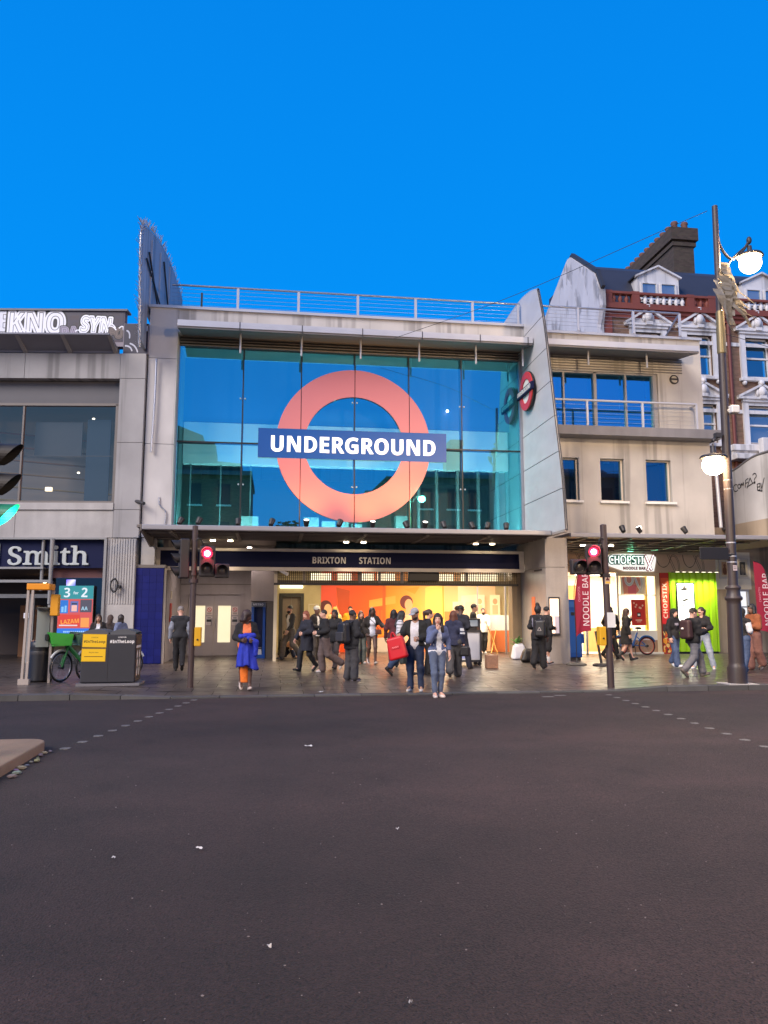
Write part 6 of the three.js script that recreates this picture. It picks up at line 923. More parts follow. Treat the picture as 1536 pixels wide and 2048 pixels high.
const ell = (x, y, z, c, r) => { const a = (x - c[0]) / r[0], b = (y - c[1]) / r[1], d = (z - c[2]) / r[2]; return (Math.sqrt(a * a + b * b + d * d) - 1) * Math.min(...r); };
const HEAD = fieldMesh((x, y, z) => {
  let d = smin(ell(x, y, z, [0, 0.03, -0.012], [0.076, 0.094, 0.096]), ell(x, y, z, [0, -0.045, 0.028], [0.056, 0.072, 0.064]), 0.04);
  d = smin(d, capsule(x, y, z, [[0, -0.06, -0.02], [0, -0.16, -0.035], 0.05, 0.054]), 0.03);
  d = smin(d, capsule(x, y, z, [[0, 0.018, 0.085], [0, -0.022, 0.104], 0.009, 0.015]), 0.012);
  d = smin(d, capsule(x, y, z, [[-0.04, 0.036, 0.074], [0.04, 0.036, 0.074], 0.012, 0.012]), 0.02);
  for (const s of [-1, 1]) { d = smin(d, ell(x, y, z, [s * 0.078, -0.002, -0.006], [0.012, 0.032, 0.02]), 0.01); d = -smin(-d, ell(x, y, z, [s * 0.031, 0.012, 0.098], [0.018, 0.012, 0.02]), 0.01); }
  d = smin(d, capsule(x, y, z, [[-0.016, -0.056, 0.084], [0.016, -0.056, 0.084], 0.009, 0.009]), 0.01);
  return d;
}, [-0.11, -0.2, -0.13], [0.11, 0.14, 0.14], 0.0075, (x, y, z) => {
  if (z > 0.06 && Math.hypot((Math.abs(x) - 0.031) / 1.5, y - 0.012) < 0.0085) return Math.hypot(Math.abs(x) - 0.031, y - 0.012) < 0.006 ? [0.05, 0.04, 0.04] : [0.9, 0.9, 0.95];
  if (z > 0.06 && Math.abs(y - 0.036) < 0.006 && Math.abs(Math.abs(x) - 0.034) < 0.022) return [0.25, 0.2, 0.18];
  if (z > 0.07 && Math.abs(y + 0.056) < 0.010 && Math.abs(x) < 0.026) return [0.85, 0.45, 0.42];
  return [1, 1, 1];
});
const hand = (curl) => { const b = [[[0, 0.01, 0], [0, -0.05, 0], 0.024, 0.03, 1], [[0, -0.03, -0.026], [0, -0.082, -0.03], 0.014, 0.012], [[0, -0.03, 0.024], [0, -0.082, 0.028], 0.014, 0.012], [[0, -0.03, 0], [0, -0.085, 0], 0.015, 0.012]];
  [[-0.031, 0.058], [-0.011, 0.072], [0.010, 0.076], [0.030, 0.066]].forEach(([z, L]) => { let p = [0, -0.085, z], a = 0.25 * curl; for (const s of [0.45, 0.32, 0.25]) { a += 0.42 * curl; const q = [p[0] - Math.sin(a) * L * s, p[1] - Math.cos(a) * L * s, z]; b.push([p, q, 0.0092, 0.0082]); p = q; } });
  b.push([[-0.005, -0.02, 0.026], [-0.02 - 0.01 * curl, -0.058, 0.05], 0.013, 0.010], [[-0.02 - 0.01 * curl, -0.058, 0.05], [-0.028 - 0.02 * curl, -0.088, 0.05 - 0.012 * curl], 0.010, 0.008]);
  const [lo, hi] = bounds(b, 0.012); return fieldMesh((x, y, z) => { let d = 1e3; for (const o of b) d = smin(d, capsule(x, y, z, o), 0.007); return d; }, lo, hi, 0.0055); };
const HANDS = [hand(0.6), hand(1.9)];
const mirrorX = (g) => { const m = g.clone().scale(-1, 1, 1), i = m.index.array; for (let k = 0; k < i.length; k += 3) { const t = i[k]; i[k] = i[k + 1]; i[k + 1] = t; } return m; };
const HANDS_R = HANDS.map(mirrorX);

const clothMats = new Map();
const clothMat = (c, rough = 0.85) => { const k = c.join() + rough; if (!clothMats.has(k)) clothMats.set(k, new THREE.MeshPhysicalMaterial({ color: col(...c), roughness: rough, map: T.cloth, sheen: 0.3, sheenColor: col(...c), sheenRoughness: 0.6, vertexColors: true, side: THREE.DoubleSide })); return clothMats.get(k); };
const skinMat = (c) => { const k = 'skin' + c.join(); if (!clothMats.has(k)) clothMats.set(k, new THREE.MeshPhysicalMaterial({ color: col(...c), roughness: 0.55, vertexColors: true, side: THREE.DoubleSide })); return clothMats.get(k); };
const SKIN = { pale: [0.60, 0.34, 0.25], mid: [0.42, 0.23, 0.15], brown: [0.17, 0.085, 0.055], dark: [0.085, 0.042, 0.03] };
const C = { black: [0.012, 0.011, 0.013], ink: [0.014, 0.015, 0.026], char: [0.035, 0.035, 0.04], white: [0.72, 0.72, 0.74], denim: [0.055, 0.085, 0.17], dkdenim: [0.022, 0.034, 0.075], grey: [0.11, 0.10, 0.105], brown: [0.07, 0.045, 0.04] };
const ARM = {   // [elbow, wrist] for the left side (+x); the right side is mirrored
  down: [[0.235, 1.15, -0.03], [0.25, 0.905, 0.05]], swing: [[0.22, 1.16, 0.08], [0.22, 0.96, 0.22]], back: [[0.22, 1.17, -0.14], [0.23, 0.94, -0.16]],
  bent: [[0.235, 1.15, -0.02], [0.12, 1.10, 0.22]], pocket: [[0.27, 1.17, -0.06], [0.19, 0.95, 0.04]], chin: [[0.22, 1.17, 0.10], [0.07, 1.40, 0.17]], phone: [[0.22, 1.14, 0.04], [0.10, 1.18, 0.26]], out: [[0.30, 1.2, 0.08], [0.36, 1.16, 0.32]], up: [[0.26, 1.22, 0.10], [0.28, 1.28, 0.34]],
};
function legsOf(kind, s = 1) {
  if (kind === 'walkR' || kind === 'walkL') { const a = kind === 'walkR' ? -1 : 1; return { [a]: { hip: 0.085, knee: [a * 0.085, 0.52, 0.20 * s], ankle: [a * 0.08, 0.095, 0.27 * s], toe: [0, -0.02, 0.15], pitch: -0.2 }, [-a]: { hip: 0.085, knee: [-a * 0.085, 0.50, -0.04 * s], ankle: [-a * 0.08, 0.19, -0.33 * s], toe: [0, -0.10, 0.12], pitch: 0.8 } }; }
  if (kind === 'kick') { const a = -1; return { [a]: { knee: [a * 0.085, 0.50, 0.06], ankle: [a * 0.08, 0.09, 0.03], toe: [0, -0.03, 0.15], pitch: 0 }, [-a]: { knee: [-a * 0.085, 0.50, -0.10], ankle: [-a * 0.08, 0.27, -0.46], toe: [0, -0.13, 0.03], pitch: 1.2 } }; }
  if (kind === 'sit') return { [-1]: { hipY: 0.13, knee: [-0.13, 0.52, 0.34], ankle: [-0.1, 0.09, 0.52], toe: [0, -0.02, 0.15], pitch: 0 }, 1: { hipY: 0.13, knee: [0.15, 0.46, 0.36], ankle: [0.1, 0.09, 0.56], toe: [0, -0.02, 0.15], pitch: 0 } };
  const w = kind === 'wide' ? 0.26 : kind === 'close' ? 0.065 : 0.11; return { [-1]: { knee: [-(0.09 + w) / 2 - 0.005, 0.50, 0.03], ankle: [-w, 0.085, -0.02 + 0.02 * s], toe: [-0.03, -0.03, 0.15], pitch: 0 }, 1: { knee: [(0.09 + w) / 2 + 0.005, 0.50, 0.02], ankle: [w, 0.085, -0.02 - 0.02 * s], toe: [0.03, -0.03, 0.15], pitch: 0 } };
}
// o: at, h, yaw, legs, armL, armR, lean, head [yaw, pitch], skin, hair, hairColor, top, hem, inner, trousers, baggy, bare, shoes, sole, female ...
function person(label, o) {
  const P = thing('person', label, 'person', [o.at[0], groundY(...o.at), o.at[1]], (o.yaw ?? 0) * RAD, null), s = (o.h ?? 1.72) / 1.75; P.scale.setScalar(s);
  const sit = o.legs === 'sit', dy = sit ? -0.80 : (o.legs || '').startsWith('walk') ? -0.015 : 0, lean = o.lean ?? (sit ? 0.12 : 0.03), fw = o.female ? 0.88 : 1, wd = (o.wide ?? 1);
  const up = (p) => { const y = p[1] - 0.95, c = Math.cos(lean), n = Math.sin(lean); return [p[0], 0.95 + y * c - p[2] * n + dy, y * n + p[2] * c]; };
  const torso = [[up([-0.075, 0.95, 0]), up([0.075, 0.95, 0]), 0.112 * (o.female ? 1.04 : 1), 0.112 * (o.female ? 1.04 : 1), 1.25], [up([0, 1.0, 0]), up([0, 1.16, 0]), 0.118 * wd, 0.112 * wd, 1.22], [up([-0.075 * fw, 1.27, 0]), up([0.075 * fw, 1.27, 0]), 0.115 * wd, 0.115 * wd, 1.3], [up([-0.145 * fw, 1.395, -0.01]), up([0.145 * fw, 1.395, -0.01]), 0.062, 0.062, 1.1]];
  if (o.female) torso.push([up([-0.065, 1.26, 0.07]), up([0.065, 1.26, 0.07]), 0.055, 0.055]);
  const legs = legsOf(o.legs, o.stride ?? 1), arms = {}, armB = [], legB = [], feet = [];
  for (const sd of [-1, 1]) {
    const A = sd > 0 ? o.armL ?? 'down' : o.armR ?? 'down', [e, w] = (typeof A === 'string' ? ARM[A].map((p) => [p[0] * sd, p[1], p[2]]) : A).map(up), sh = up([sd * 0.178 * fw, 1.395, -0.01]);
    arms[sd] = { sh, e, w, grip: typeof A === 'string' ? ['bent', 'phone', 'up', 'chin', 'pocket'].includes(A) : true }; armB.push([sh, e, 0.05 * wd, 0.042], [e, w, 0.041, 0.028]);
    const L = legs[sd], hp = [sd * 0.088, (L.hipY ?? 0.92 + dy), 0], kn = L.knee, an = L.ankle; L.hp = hp; legB.push([hp, kn, 0.088, 0.058], [kn, an, 0.056, 0.037]); L.calf = [kn[0] * 0.6 + an[0] * 0.4, kn[1] * 0.65 + an[1] * 0.35, kn[2] * 0.65 + an[2] * 0.35 - 0.012]; legB.push([L.calf, L.calf, 0.05, 0.05]);
    feet.push([an, [an[0] + L.toe[0], an[1] + L.toe[1] - 0.01, an[2] + L.toe[2]], 0.034, 0.026]);
  }
  const headAt = up([0, 1.615, 0.022 + 0.03 * (o.head?.[1] ?? 0)]), neck = [up([0, 1.40, -0.015]), up([0, 1.53, 0.0]), 0.056, 0.05];
  // the body
  const hq = new THREE.Matrix4().compose(V3(...headAt), new THREE.Quaternion().setFromEuler(new THREE.Euler((o.head?.[1] ?? 0) + lean * 0.3, (o.head?.[0] ?? 0) * RAD, (o.head?.[2] ?? 0), 'YXZ')), V3(1, 1, 1).multiplyScalar(o.female ? 0.96 : 1));
  const gs = [blob([...torso, ...armB, ...legB, ...feet, neck], 0.021, 0.035, 0), HEAD.clone().applyMatrix4(hq)];
  for (const sd of [-1, 1]) { const { e, w, grip } = arms[sd]; const q = new THREE.Quaternion().setFromUnitVectors(V3(0, -1, 0), V3(w[0] - e[0], w[1] - e[1], w[2] - e[2]).normalize()); gs.push((sd > 0 ? HANDS : HANDS_R)[grip ? 1 : 0].clone().applyMatrix4(new THREE.Matrix4().compose(V3(...w), q, V3(1.08, 1.08, 1.08)))); }
  const noUV = (g) => { const p = g.attributes.position, uv = new Float32Array(p.count * 2); for (let i = 0; i < p.count; i++) { uv[2 * i] = p.getX(i) * 0.8 + p.getZ(i) * 0.7 + (o.at[0] * 3.1); uv[2 * i + 1] = p.getY(i); } g.setAttribute('uv', new THREE.BufferAttribute(uv, 2)); return g; };
  const put = (name, g, m) => { const k = new THREE.Mesh(noUV(g), m); k.name = name; k.castShadow = k.receiveShadow = true; P.add(k); return k; };
  put('body', mergeGeometries(gs), skinMat(SKIN[o.skin ?? 'mid']));
  // trousers
  if (o.trousers) { const bag = o.baggy ?? 0.016, end = o.crop ?? 1, tb = [[...torso[0]]]; for (const sd of [-1, 1]) { const L = legs[sd], an = L.ankle, kn = L.knee, e = [lerp(kn[0], an[0], end), lerp(kn[1], an[1], end), lerp(kn[2], an[2], end)]; tb.push([L.hp, kn, 0.093, 0.062 + bag * 0.5], [kn, e, 0.060 + bag * 0.5, 0.040 + bag]); } const waist = (sit ? 0.3 : 1.03 + dy); put('trousers', blob(tb, 0.018, 0.03, bag * 0.5 + 0.006, 0.018, (x, y) => y - waist, o.trouserPaint), clothMat(o.trousers)); }
  if (o.socks) for (const sd of [-1, 1]) { const L = legs[sd], an = L.ankle, kn = L.knee; put('sock', blob([[an, [lerp(an[0], kn[0], 0.3), lerp(an[1], kn[1], 0.3), lerp(an[2], kn[2], 0.3)], 0.040, 0.048]], 0.014, 0.01, 0.004), clothMat(o.socks)); }
  if (o.skirt) { const y1 = o.skirt.hem; put('skirt', blob([[[-0.05, 0.96 + dy, 0], [0.05, 0.96 + dy, 0], 0.12, 0.12, 1.2], [[0, 0.92, 0], [0, y1, 0.0], 0.165, o.skirt.r ?? 0.18, 1.1]], 0.018, 0.03, 0.01, 0.02, (x, y) => Math.max(y1 - y, y - 1.05)), clothMat(o.skirt.c)); }
  // upper garments
  const sleeve = o.sleeve ?? 0.96, arm2 = [-1, 1].flatMap((sd) => { const { sh, e, w } = arms[sd]; const t = sleeve > 0.5 ? (sleeve - 0.5) * 2 : 0, u = Math.min(1, sleeve * 2); const out = [[sh, [lerp(sh[0], e[0], u), lerp(sh[1], e[1], u), lerp(sh[2], e[2], u)], 0.054, 0.046]]; if (t > 0) out.push([e, [lerp(e[0], w[0], t), lerp(e[1], w[1], t), lerp(e[2], w[2], t)], 0.046, 0.034]); return out; });
  const hem = (sit ? 0.10 : (o.hem ?? 0.86) + dy), puff = o.puff ?? 0.018, ext = hem < 0.9 + dy && !sit ? [[[0, 1.0 + dy, 0], [0, hem - 0.04, 0], 0.155, 0.16 + (0.9 - hem) * 0.12, 1.2]] : [];
  if (o.inner) put('shirt', blob([...torso, ...(ext.length ? ext : []), ...(o.shirtSleeves ? [-1, 1].flatMap((sd) => [[arms[sd].sh, arms[sd].e, 0.056, 0.05], [arms[sd].e, arms[sd].w, 0.05, 0.038]]) : [])], 0.018, 0.04, 0.014, 0.012, (x, y) => Math.max((o.innerHem ?? hem - 0.05) - y, y - up([0, 1.47, 0])[1])), clothMat(o.inner));
  const open = o.inner ? (o.open ?? 0.05) : 0, tx = (x, y, z) => { let d = Math.max(hem - y, y - up([0, 1.50, 0])[1]); if (open && z > 0.0) d = Math.max(d, open + Math.max(0, 1.0 - y + dy) * 0.10 - Math.abs(x)); return d; };
  if (o.top) put('jacket', blob([...torso, ...arm2, ...ext, [up([-0.05, 1.45, -0.02]), up([0.05, 1.45, -0.02]), 0.05, 0.05]], 0.018, 0.045, puff, o.quilt ? 0.012 : 0.024, tx, o.paint), clothMat(o.top));
  // shoes
  for (const sd of [-1, 1]) {
    const L = legs[sd], big = o.boot ? 1.12 : 1, g = fieldMesh((x, y, z) => { let d = smin(ell(x, y, z, [0, 0.035, -0.015], [0.042, 0.05, 0.06]), ell(x, y, z, [0, 0.025, 0.09], [0.047, 0.042, 0.10]), 0.03); if (o.boot) d = smin(d, capsule(x, y, z, [[0, 0.04, -0.02], [0, 0.17, -0.03], 0.045, 0.048]), 0.03); return Math.max(d, -y); }, [-0.07, -0.02, -0.1], [0.07, o.boot ? 0.25 : 0.11, 0.22], 0.011, (x, y) => (y < 0.022 && o.sole ? o.sole : [1, 1, 1]));
    g.scale(big, big, big).rotateX(L.pitch).rotateY(Math.atan2(L.toe[0], L.toe[2])); const a = L.ankle; g.translate(a[0], a[1] - 0.088 * Math.cos(L.pitch), a[2] - 0.06 * Math.sin(L.pitch));
    put('shoe', g, clothMat(o.shoes ?? C.black, 0.6));
  }
  // hair and headgear, in the head's own axes
  const hair = o.hair ?? 'short', hb = [], face = (x, y, z) => { const d = -Math.min(ell(x, y, z, [0, -0.055, 0.105], [0.074, 0.115, 0.10]), 1); return d; };
  let hd = (x, y, z) => { let d = ell(x, y, z, [0, 0.045, -0.02], hair === 'short' ? [0.084, 0.092, 0.102] : [0.092, 0.10, 0.11]); if (hair === 'short') d = Math.max(d, -0.035 - y + 0.5 * Math.max(0, -z - 0.02)); for (const b of hb) d = smin(d, capsule(x, y, z, b), 0.04); d += 0.012 * (vnoise(x * 45 + 9, y * 12 + 9, z * 45 + 9) - 0.5); return Math.max(d, face(x, y, z)); };
  if (hair === 'bob') hb.push([[-0.06, 0, -0.03], [-0.08, -0.10, -0.01], 0.045, 0.045], [[0.06, 0, -0.03], [0.08, -0.10, -0.01], 0.045, 0.045], [[0, 0.0, -0.06], [0, -0.12, -0.06], 0.07, 0.07]);
  if (hair === 'long') hb.push([[-0.065, 0, -0.03], [-0.10, -0.26, 0.02], 0.045, 0.04], [[0.065, 0, -0.03], [0.10, -0.26, 0.02], 0.045, 0.04], [[0, 0.0, -0.07], [0, -0.30, -0.10], 0.07, 0.075]);
  if (hair === 'bun') hb.push([[0, 0.16, -0.03], [0, 0.17, -0.05], 0.055, 0.05], [[0, 0, -0.05], [0, -0.04, -0.05], 0.07, 0.06]);
  if (hair === 'tail') hb.push([[0, 0.07, -0.12], [0, 0.04, -0.15], 0.035, 0.04], [[0, 0.04, -0.15], [0.02, -0.26, -0.15], 0.04, 0.025]);
  if (hair !== 'bald' && hair !== 'beanie' && hair !== 'hood') put('hair', fieldMesh(hd, [-0.17, -0.42, -0.24], [0.17, 0.26, 0.14], 0.013).applyMatrix4(hq), clothMat(o.hairColor ?? C.black, 0.55));
  if (hair === 'beanie' || hair === 'hood') put(hair, fieldMesh((x, y, z) => { let d = ell(x, y, z, [0, 0.05, -0.015], [0.096, 0.105, 0.112]); if (hair === 'hood') { d = smin(d, capsule(x, y, z, [[0, -0.02, -0.05], [0, -0.14, -0.05], 0.085, 0.09]), 0.05); return Math.max(d, face(x, y, z)); } return Math.max(d, -y + 0.012 - 0.25 * z * (z < 0 ? 1 : -0.4)); }, [-0.14, -0.28, -0.19], [0.14, 0.2, 0.14], 0.013).applyMatrix4(hq), clothMat(o.hat ?? C.white));
  if (o.cap) put('cap', mergeGeometries([fieldMesh((x, y, z) => Math.max(ell(x, y, z, [0, 0.055, -0.012], [0.09, 0.088, 0.108]), 0.055 - y), [-0.12, 0.02, -0.15], [0.12, 0.17, 0.13], 0.011), fieldMesh((x, y, z) => ell(x, y, z, [0, 0.056, 0.12], [0.075, 0.012, 0.075]), [-0.1, 0.03, 0.02], [0.1, 0.09, 0.22], 0.009)]).applyMatrix4(hq), clothMat(o.cap));
  if (o.beard) put('beard', fieldMesh((x, y, z) => Math.max(smin(ell(x, y, z, [0, -0.06, 0.03], [0.062, 0.07, 0.068]), 1, 0.01), y + 0.035 - 0.3 * Math.abs(x), -(ell(x, y, z, [0, -0.052, 0.098], [0.02, 0.008, 0.03]))), [-0.08, -0.15, -0.05], [0.08, 0.02, 0.12], 0.011).applyMatrix4(hq), clothMat(o.beard));
  if (o.mask) put('face_mask', fieldMesh((x, y, z) => ell(x, y, z, [0, -0.042, 0.06], [0.062, 0.046, 0.058]), [-0.08, -0.1, -0.02], [0.08, 0.02, 0.14], 0.01).applyMatrix4(hq), clothMat(C.white));
  P.userData.joints = null; delete P.userData.joints; P.userData.group && delete P.userData.group;
  const world = (p) => { const a = (o.yaw ?? 0) * RAD, x = p[0] * s, z = p[2] * s; return [o.at[0] + x * Math.cos(a) + z * Math.sin(a), groundY(...o.at) + p[1] * s, o.at[1] - x * Math.sin(a) + z * Math.cos(a)]; };
  return { world, arms, up, s };
}
const near = (P, p) => P.world(P.up(p));
function softBag(name, label, category, P, p, size, m, turn, seed, extra) {   // hangs on or from a person
  const G = thing(name, label, category, near(P, p), turn * RAD), [w, h, d] = size, g = new RoundedBoxGeometry(w, h, d, 8, Math.min(w, h, d) * 0.38), q = g.attributes.position;
  for (let i = 0; i < q.count; i++) { const x = q.getX(i), y = q.getY(i), z = q.getZ(i), k = 1 + 0.16 * (vnoise(x * 12 + seed, y * 12 + seed, z * 12 + 9) - 0.5) - 0.12 * sm(y, 0, h / 2); q.setXYZ(i, x * k, y, z * k); } g.computeVertexNormals(); mesh('bag_body', flat(g), m, G); extra?.(G); return G;
}
const stripes = (x, y) => (Math.sin(y * 75) > 0.82 ? [0.08, 0.08, 0.09] : [1, 1, 1]);
{
  const p1 = person('person in orange trousers and black sleeves holding a bright blue coat near the left kerb', { at: [-0.58, -16.45], h: 1.66, yaw: 10, female: 1, legs: 'walkL', stride: 0.35, skin: 'dark', hair: 'bob', hairColor: [0.03, 0.014, 0.012], head: [75, 0.35], top: C.black, inner: [0.80, 0.20, 0.07], open: 0.08, hem: 1.05, skirt: { c: [0.78, 0.17, 0.015], hem: 0.17, r: 0.085 }, armL: 'bent', armR: 'bent', shoes: [0.55, 0.45, 0.40] });
  { const G = thing('coat', 'bright cobalt blue coat draped over the arms of the person in orange', 'coat', near(p1, [0, 1.0, 0.08]), 10 * RAD); const bm = clothMat([0.012, 0.03, 0.42], 0.75);
    const k = (name, b, cut) => { const o = new THREE.Mesh(blob(b, 0.016, 0.045, 0.004, 0.022, cut), bm); const p = o.geometry.attributes.position, uv = new Float32Array(p.count * 2); for (let i = 0; i < p.count; i++) { uv[2 * i] = p.getX(i); uv[2 * i + 1] = p.getY(i); } o.geometry.setAttribute('uv', new THREE.BufferAttribute(uv, 2)); o.name = name; o.castShadow = true; G.add(o); };
    const cg = fieldMesh((x, y, z) => { const a = Math.atan2(z, x), t = (0.2 - y) / 0.72, f = 0.30 + 0.9 * t; let d = capsule(x, y, z, [[0.0, 0.12, 0.03], [0.0 + 0.02, -0.50, 0.02], 0.13, 0.235, 1.45]); d += (0.020 * Math.sin(a * 7 + y * 3 + 1) + 0.010 * Math.sin(a * 15 - y * 6)) * f + 0.014 * (vnoise(x * 14 + 9, y * 9 + 9, z * 14 + 9) - 0.5); const hemY = -0.42 - 0.10 * sm(x, -0.05, 0.25) - 0.05 * sm(-x, 0.1, 0.25) + 0.02 * Math.sin(a * 5); return Math.max(d, hemY - y, y - 0.24); }, [-0.36, -0.66, -0.3], [0.36, 0.3, 0.34], 0.015); { const o = new THREE.Mesh(cg, bm), p = cg.attributes.position, uv = new Float32Array(p.count * 2); for (let i = 0; i < p.count; i++) { uv[2 * i] = p.getX(i) + p.getZ(i); uv[2 * i + 1] = p.getY(i); } cg.setAttribute('uv', new THREE.BufferAttribute(uv, 2)); o.name = 'coat_body'; o.castShadow = true; G.add(o); }
    k('coat_collar', [[[-0.13, 0.17, 0.12], [0.13, 0.19, 0.12], 0.05, 0.05]]); k('coat_sleeve', [[[0.02, 0.14, 0.14], [0.16, 0.05, 0.17], 0.055, 0.05], [[0.16, 0.05, 0.17], [0.17, -0.2, 0.16], 0.05, 0.045]]); }
  person('person in a dark padded gilet and black trousers walking away by the tiled pier', { at: [-2.5, -21.37], h: 1.72, yaw: 188, legs: 'walkL', stride: 0.4, skin: 'pale', hairColor: [0.22, 0.19, 0.17], head: [0, 0.2], top: [0.02, 0.021, 0.026], sleeve: 0.0, quilt: 1, puff: 0.035, hem: 0.9, inner: [0.25, 0.27, 0.33], shirtSleeves: 1, open: 0.001, trousers: C.black, shoes: C.black, cap: [0.25, 0.22, 0.21] });
  person('bearded person in open black jacket, white shirt and grey trousers passing the lift door', { at: [0.52, -25.93], h: 1.80, yaw: -60, legs: 'walkR', skin: 'mid', beard: C.black, hair: 'short', top: [0.028, 0.026, 0.024], inner: C.white, open: 0.07, trousers: [0.13, 0.11, 0.09], baggy: 0.03, armL: 'swing', armR: 'back', hem: 0.92, shoes: [0.2, 0.17, 0.15] });
  const p4 = person('person in black sitting on the ground beside the entrance holding a white sheet', { at: [0.30, -27.0], h: 1.75, yaw: 55, legs: 'sit', skin: 'mid', hair: 'short', head: [20, 0.25], top: C.black, puff: 0.035, trousers: [0.015, 0.022, 0.06], armL: 'phone', armR: 'phone', shoes: [0.25, 0.22, 0.2] });
  { const G = single('paper_sheet', flat(new THREE.BoxGeometry(0.20, 0.34, 0.006)), M.white, 'white sheet held by the sitting person beside the entrance', 'paper'); G.position.set(...near(p4, [0, 1.18, 0.33])); G.rotation.set(-0.4, 0.9, -0.5); }
  person('red-haired person in a long black coat and boots walking left before the lift', { at: [0.85, -20.72], h: 1.60, yaw: -55, female: 1, legs: 'walkR', stride: 0.8, skin: 'pale', hair: 'long', hairColor: [0.24, 0.07, 0.035], head: [15, 0.15], top: C.ink, hem: 0.60, puff: 0.03, trousers: C.black, armL: 'bent', armR: 'swing', boot: 1 });
  person('person in a white beanie and dark jacket over a white collar facing right', { at: [1.28, -24.49], h: 1.75, yaw: 50, legs: 'stand', skin: 'brown', hair: 'beanie', hat: [0.75, 0.71, 0.6], top: C.black, inner: C.white, open: 0.04, trousers: [0.06, 0.05, 0.045], armR: 'bent', shoes: [0.5, 0.45, 0.4] });
  person('dark-haired person in black jacket, wide brown trousers and white shoes striding left', { at: [1.29, -20.31], h: 1.62, yaw: -78, female: 1, legs: 'kick', skin: 'pale', hair: 'short', hairColor: [0.02, 0.014, 0.012], top: C.black, hem: 0.93, puff: 0.03, trousers: [0.115, 0.08, 0.075], baggy: 0.038, armL: 'bent', armR: 'bent', shoes: [0.6, 0.56, 0.54] });
  person('person with dark bobbed hair and black coat just behind the striding person', { at: [1.66, -21.56], h: 1.64, yaw: -30, female: 1, legs: 'walkL', stride: 0.5, skin: 'brown', hair: 'bob', top: C.black, hem: 0.8, trousers: [0.09, 0.07, 0.065], armL: 'down', shoes: C.char });
  person('person in pale yellow top and pink trousers standing in the concourse', { at: [2.25, -29.4], h: 1.76, yaw: 5, legs: 'stand', skin: 'dark', hair: 'beanie', hat: [0.55, 0.36, 0.09], top: [0.62, 0.50, 0.22], trousers: [0.50, 0.07, 0.07], baggy: 0.03, armL: 'bent', armR: 'bent', hem: 0.84, shoes: [0.6, 0.5, 0.45] });
  person('smiling person in a bright yellow jacket standing before the orange mural', { at: [2.88, -29.8], h: 1.80, yaw: -5, legs: 'stand', skin: 'pale', top: [0.74, 0.36, 0.015], inner: [0.4, 0.05, 0.04], open: 0.03, puff: 0.035, trousers: [0.4, 0.3, 0.2], armL: 'bent', armR: 'pocket' });
  const p11 = person('person in dark jacket and grey trousers with a backpack, standing with back half turned', { at: [1.76, -17.9], h: 1.60, yaw: 125, legs: 'stand', skin: 'brown', hair: 'short', wide: 1.1, top: [0.016, 0.016, 0.02], puff: 0.035, hem: 0.78, trousers: [0.05, 0.047, 0.052], baggy: 0.035, armL: 'bent', armR: 'bent', shoes: C.black, sole: [40, 40, 40], head: [-10, 0.05] });
  softBag('backpack', 'large black backpack worn by the person standing with back half turned', 'backpack', p11, [0, 1.18, -0.27], [0.34, 0.50, 0.22], M.black, 125, 4, (G) => { mesh('strap', [tube([[-0.12, 0.2, 0.08], [-0.14, 0.26, 0.2], [-0.14, 0.16, 0.36]], 0.02, 10), tube([[0.12, 0.2, 0.08], [0.14, 0.26, 0.2], [0.14, 0.16, 0.36]], 0.02, 10)], M.black, G); mesh('pocket', RB(-0.13, 0.13, -0.2, 0.02, -0.15, -0.09, 0.03), M.dark, G); });
  person('brown-haired person in black top and pale trousers behind the person in white shirt', { at: [2.62, -23.8], h: 1.60, yaw: 15, female: 1, legs: 'stand', skin: 'pale', hair: 'long', hairColor: [0.10, 0.045, 0.025], top: [0.03, 0.026, 0.02], trousers: [0.16, 0.17, 0.14], baggy: 0.04, armL: 'bent', shoes: [0.5, 0.45, 0.4] });
  const p13 = person('person in short white shirt and black jacket with bare legs walking towards the road', { at: [2.92, -23.4], h: 1.72, yaw: 4, female: 1, legs: 'walkL', stride: 0.55, skin: 'dark', hair: 'long', hairColor: C.black, top: [0.02, 0.015, 0.014], inner: [0.72, 0.74, 0.82], open: 0.075, hem: 0.92, innerHem: 0.80, armL: 'out', armR: 'pocket', shoes: [0.62, 0.55, 0.5] });
  softBag('shoulder_bag', 'small brown shoulder bag worn across the person in the short white shirt', 'bag', p13, [0.17, 1.0, 0.16], [0.20, 0.15, 0.08], mat(0.12, 0.04, 0.025, 0.5), 4, 8, (G) => mesh('strap', tube([[0.02, 0.06, 0.02], [-0.16, 0.3, 0.02], [-0.3, 0.43, -0.1]], 0.008, 12), M.black, G));
  person('person in dark red top with black hair seen from behind, walking into the station', { at: [3.36, -21.91], h: 1.64, yaw: 170, legs: 'walkR', stride: 0.6, skin: 'brown', hair: 'bob', hairColor: C.black, top: [0.08, 0.015, 0.02], hem: 0.8, trousers: [0.05, 0.05, 0.06], shoes: C.black });
  const p15 = person('person with long black hair in a pale striped jacket, jeans and black boots', { at: [3.06, -18.92], h: 1.60, yaw: 78, female: 1, legs: 'walkR', skin: 'brown', hair: 'long', hairColor: C.black, head: [30, 0.2], top: [0.60, 0.60, 0.64], paint: stripes, puff: 0.03, hem: 0.98, inner: C.black, innerHem: 0.78, open: 0.06, trousers: C.denim, baggy: 0.03, crop: 0.75, armL: 'down', armR: 'down', boot: 1 });
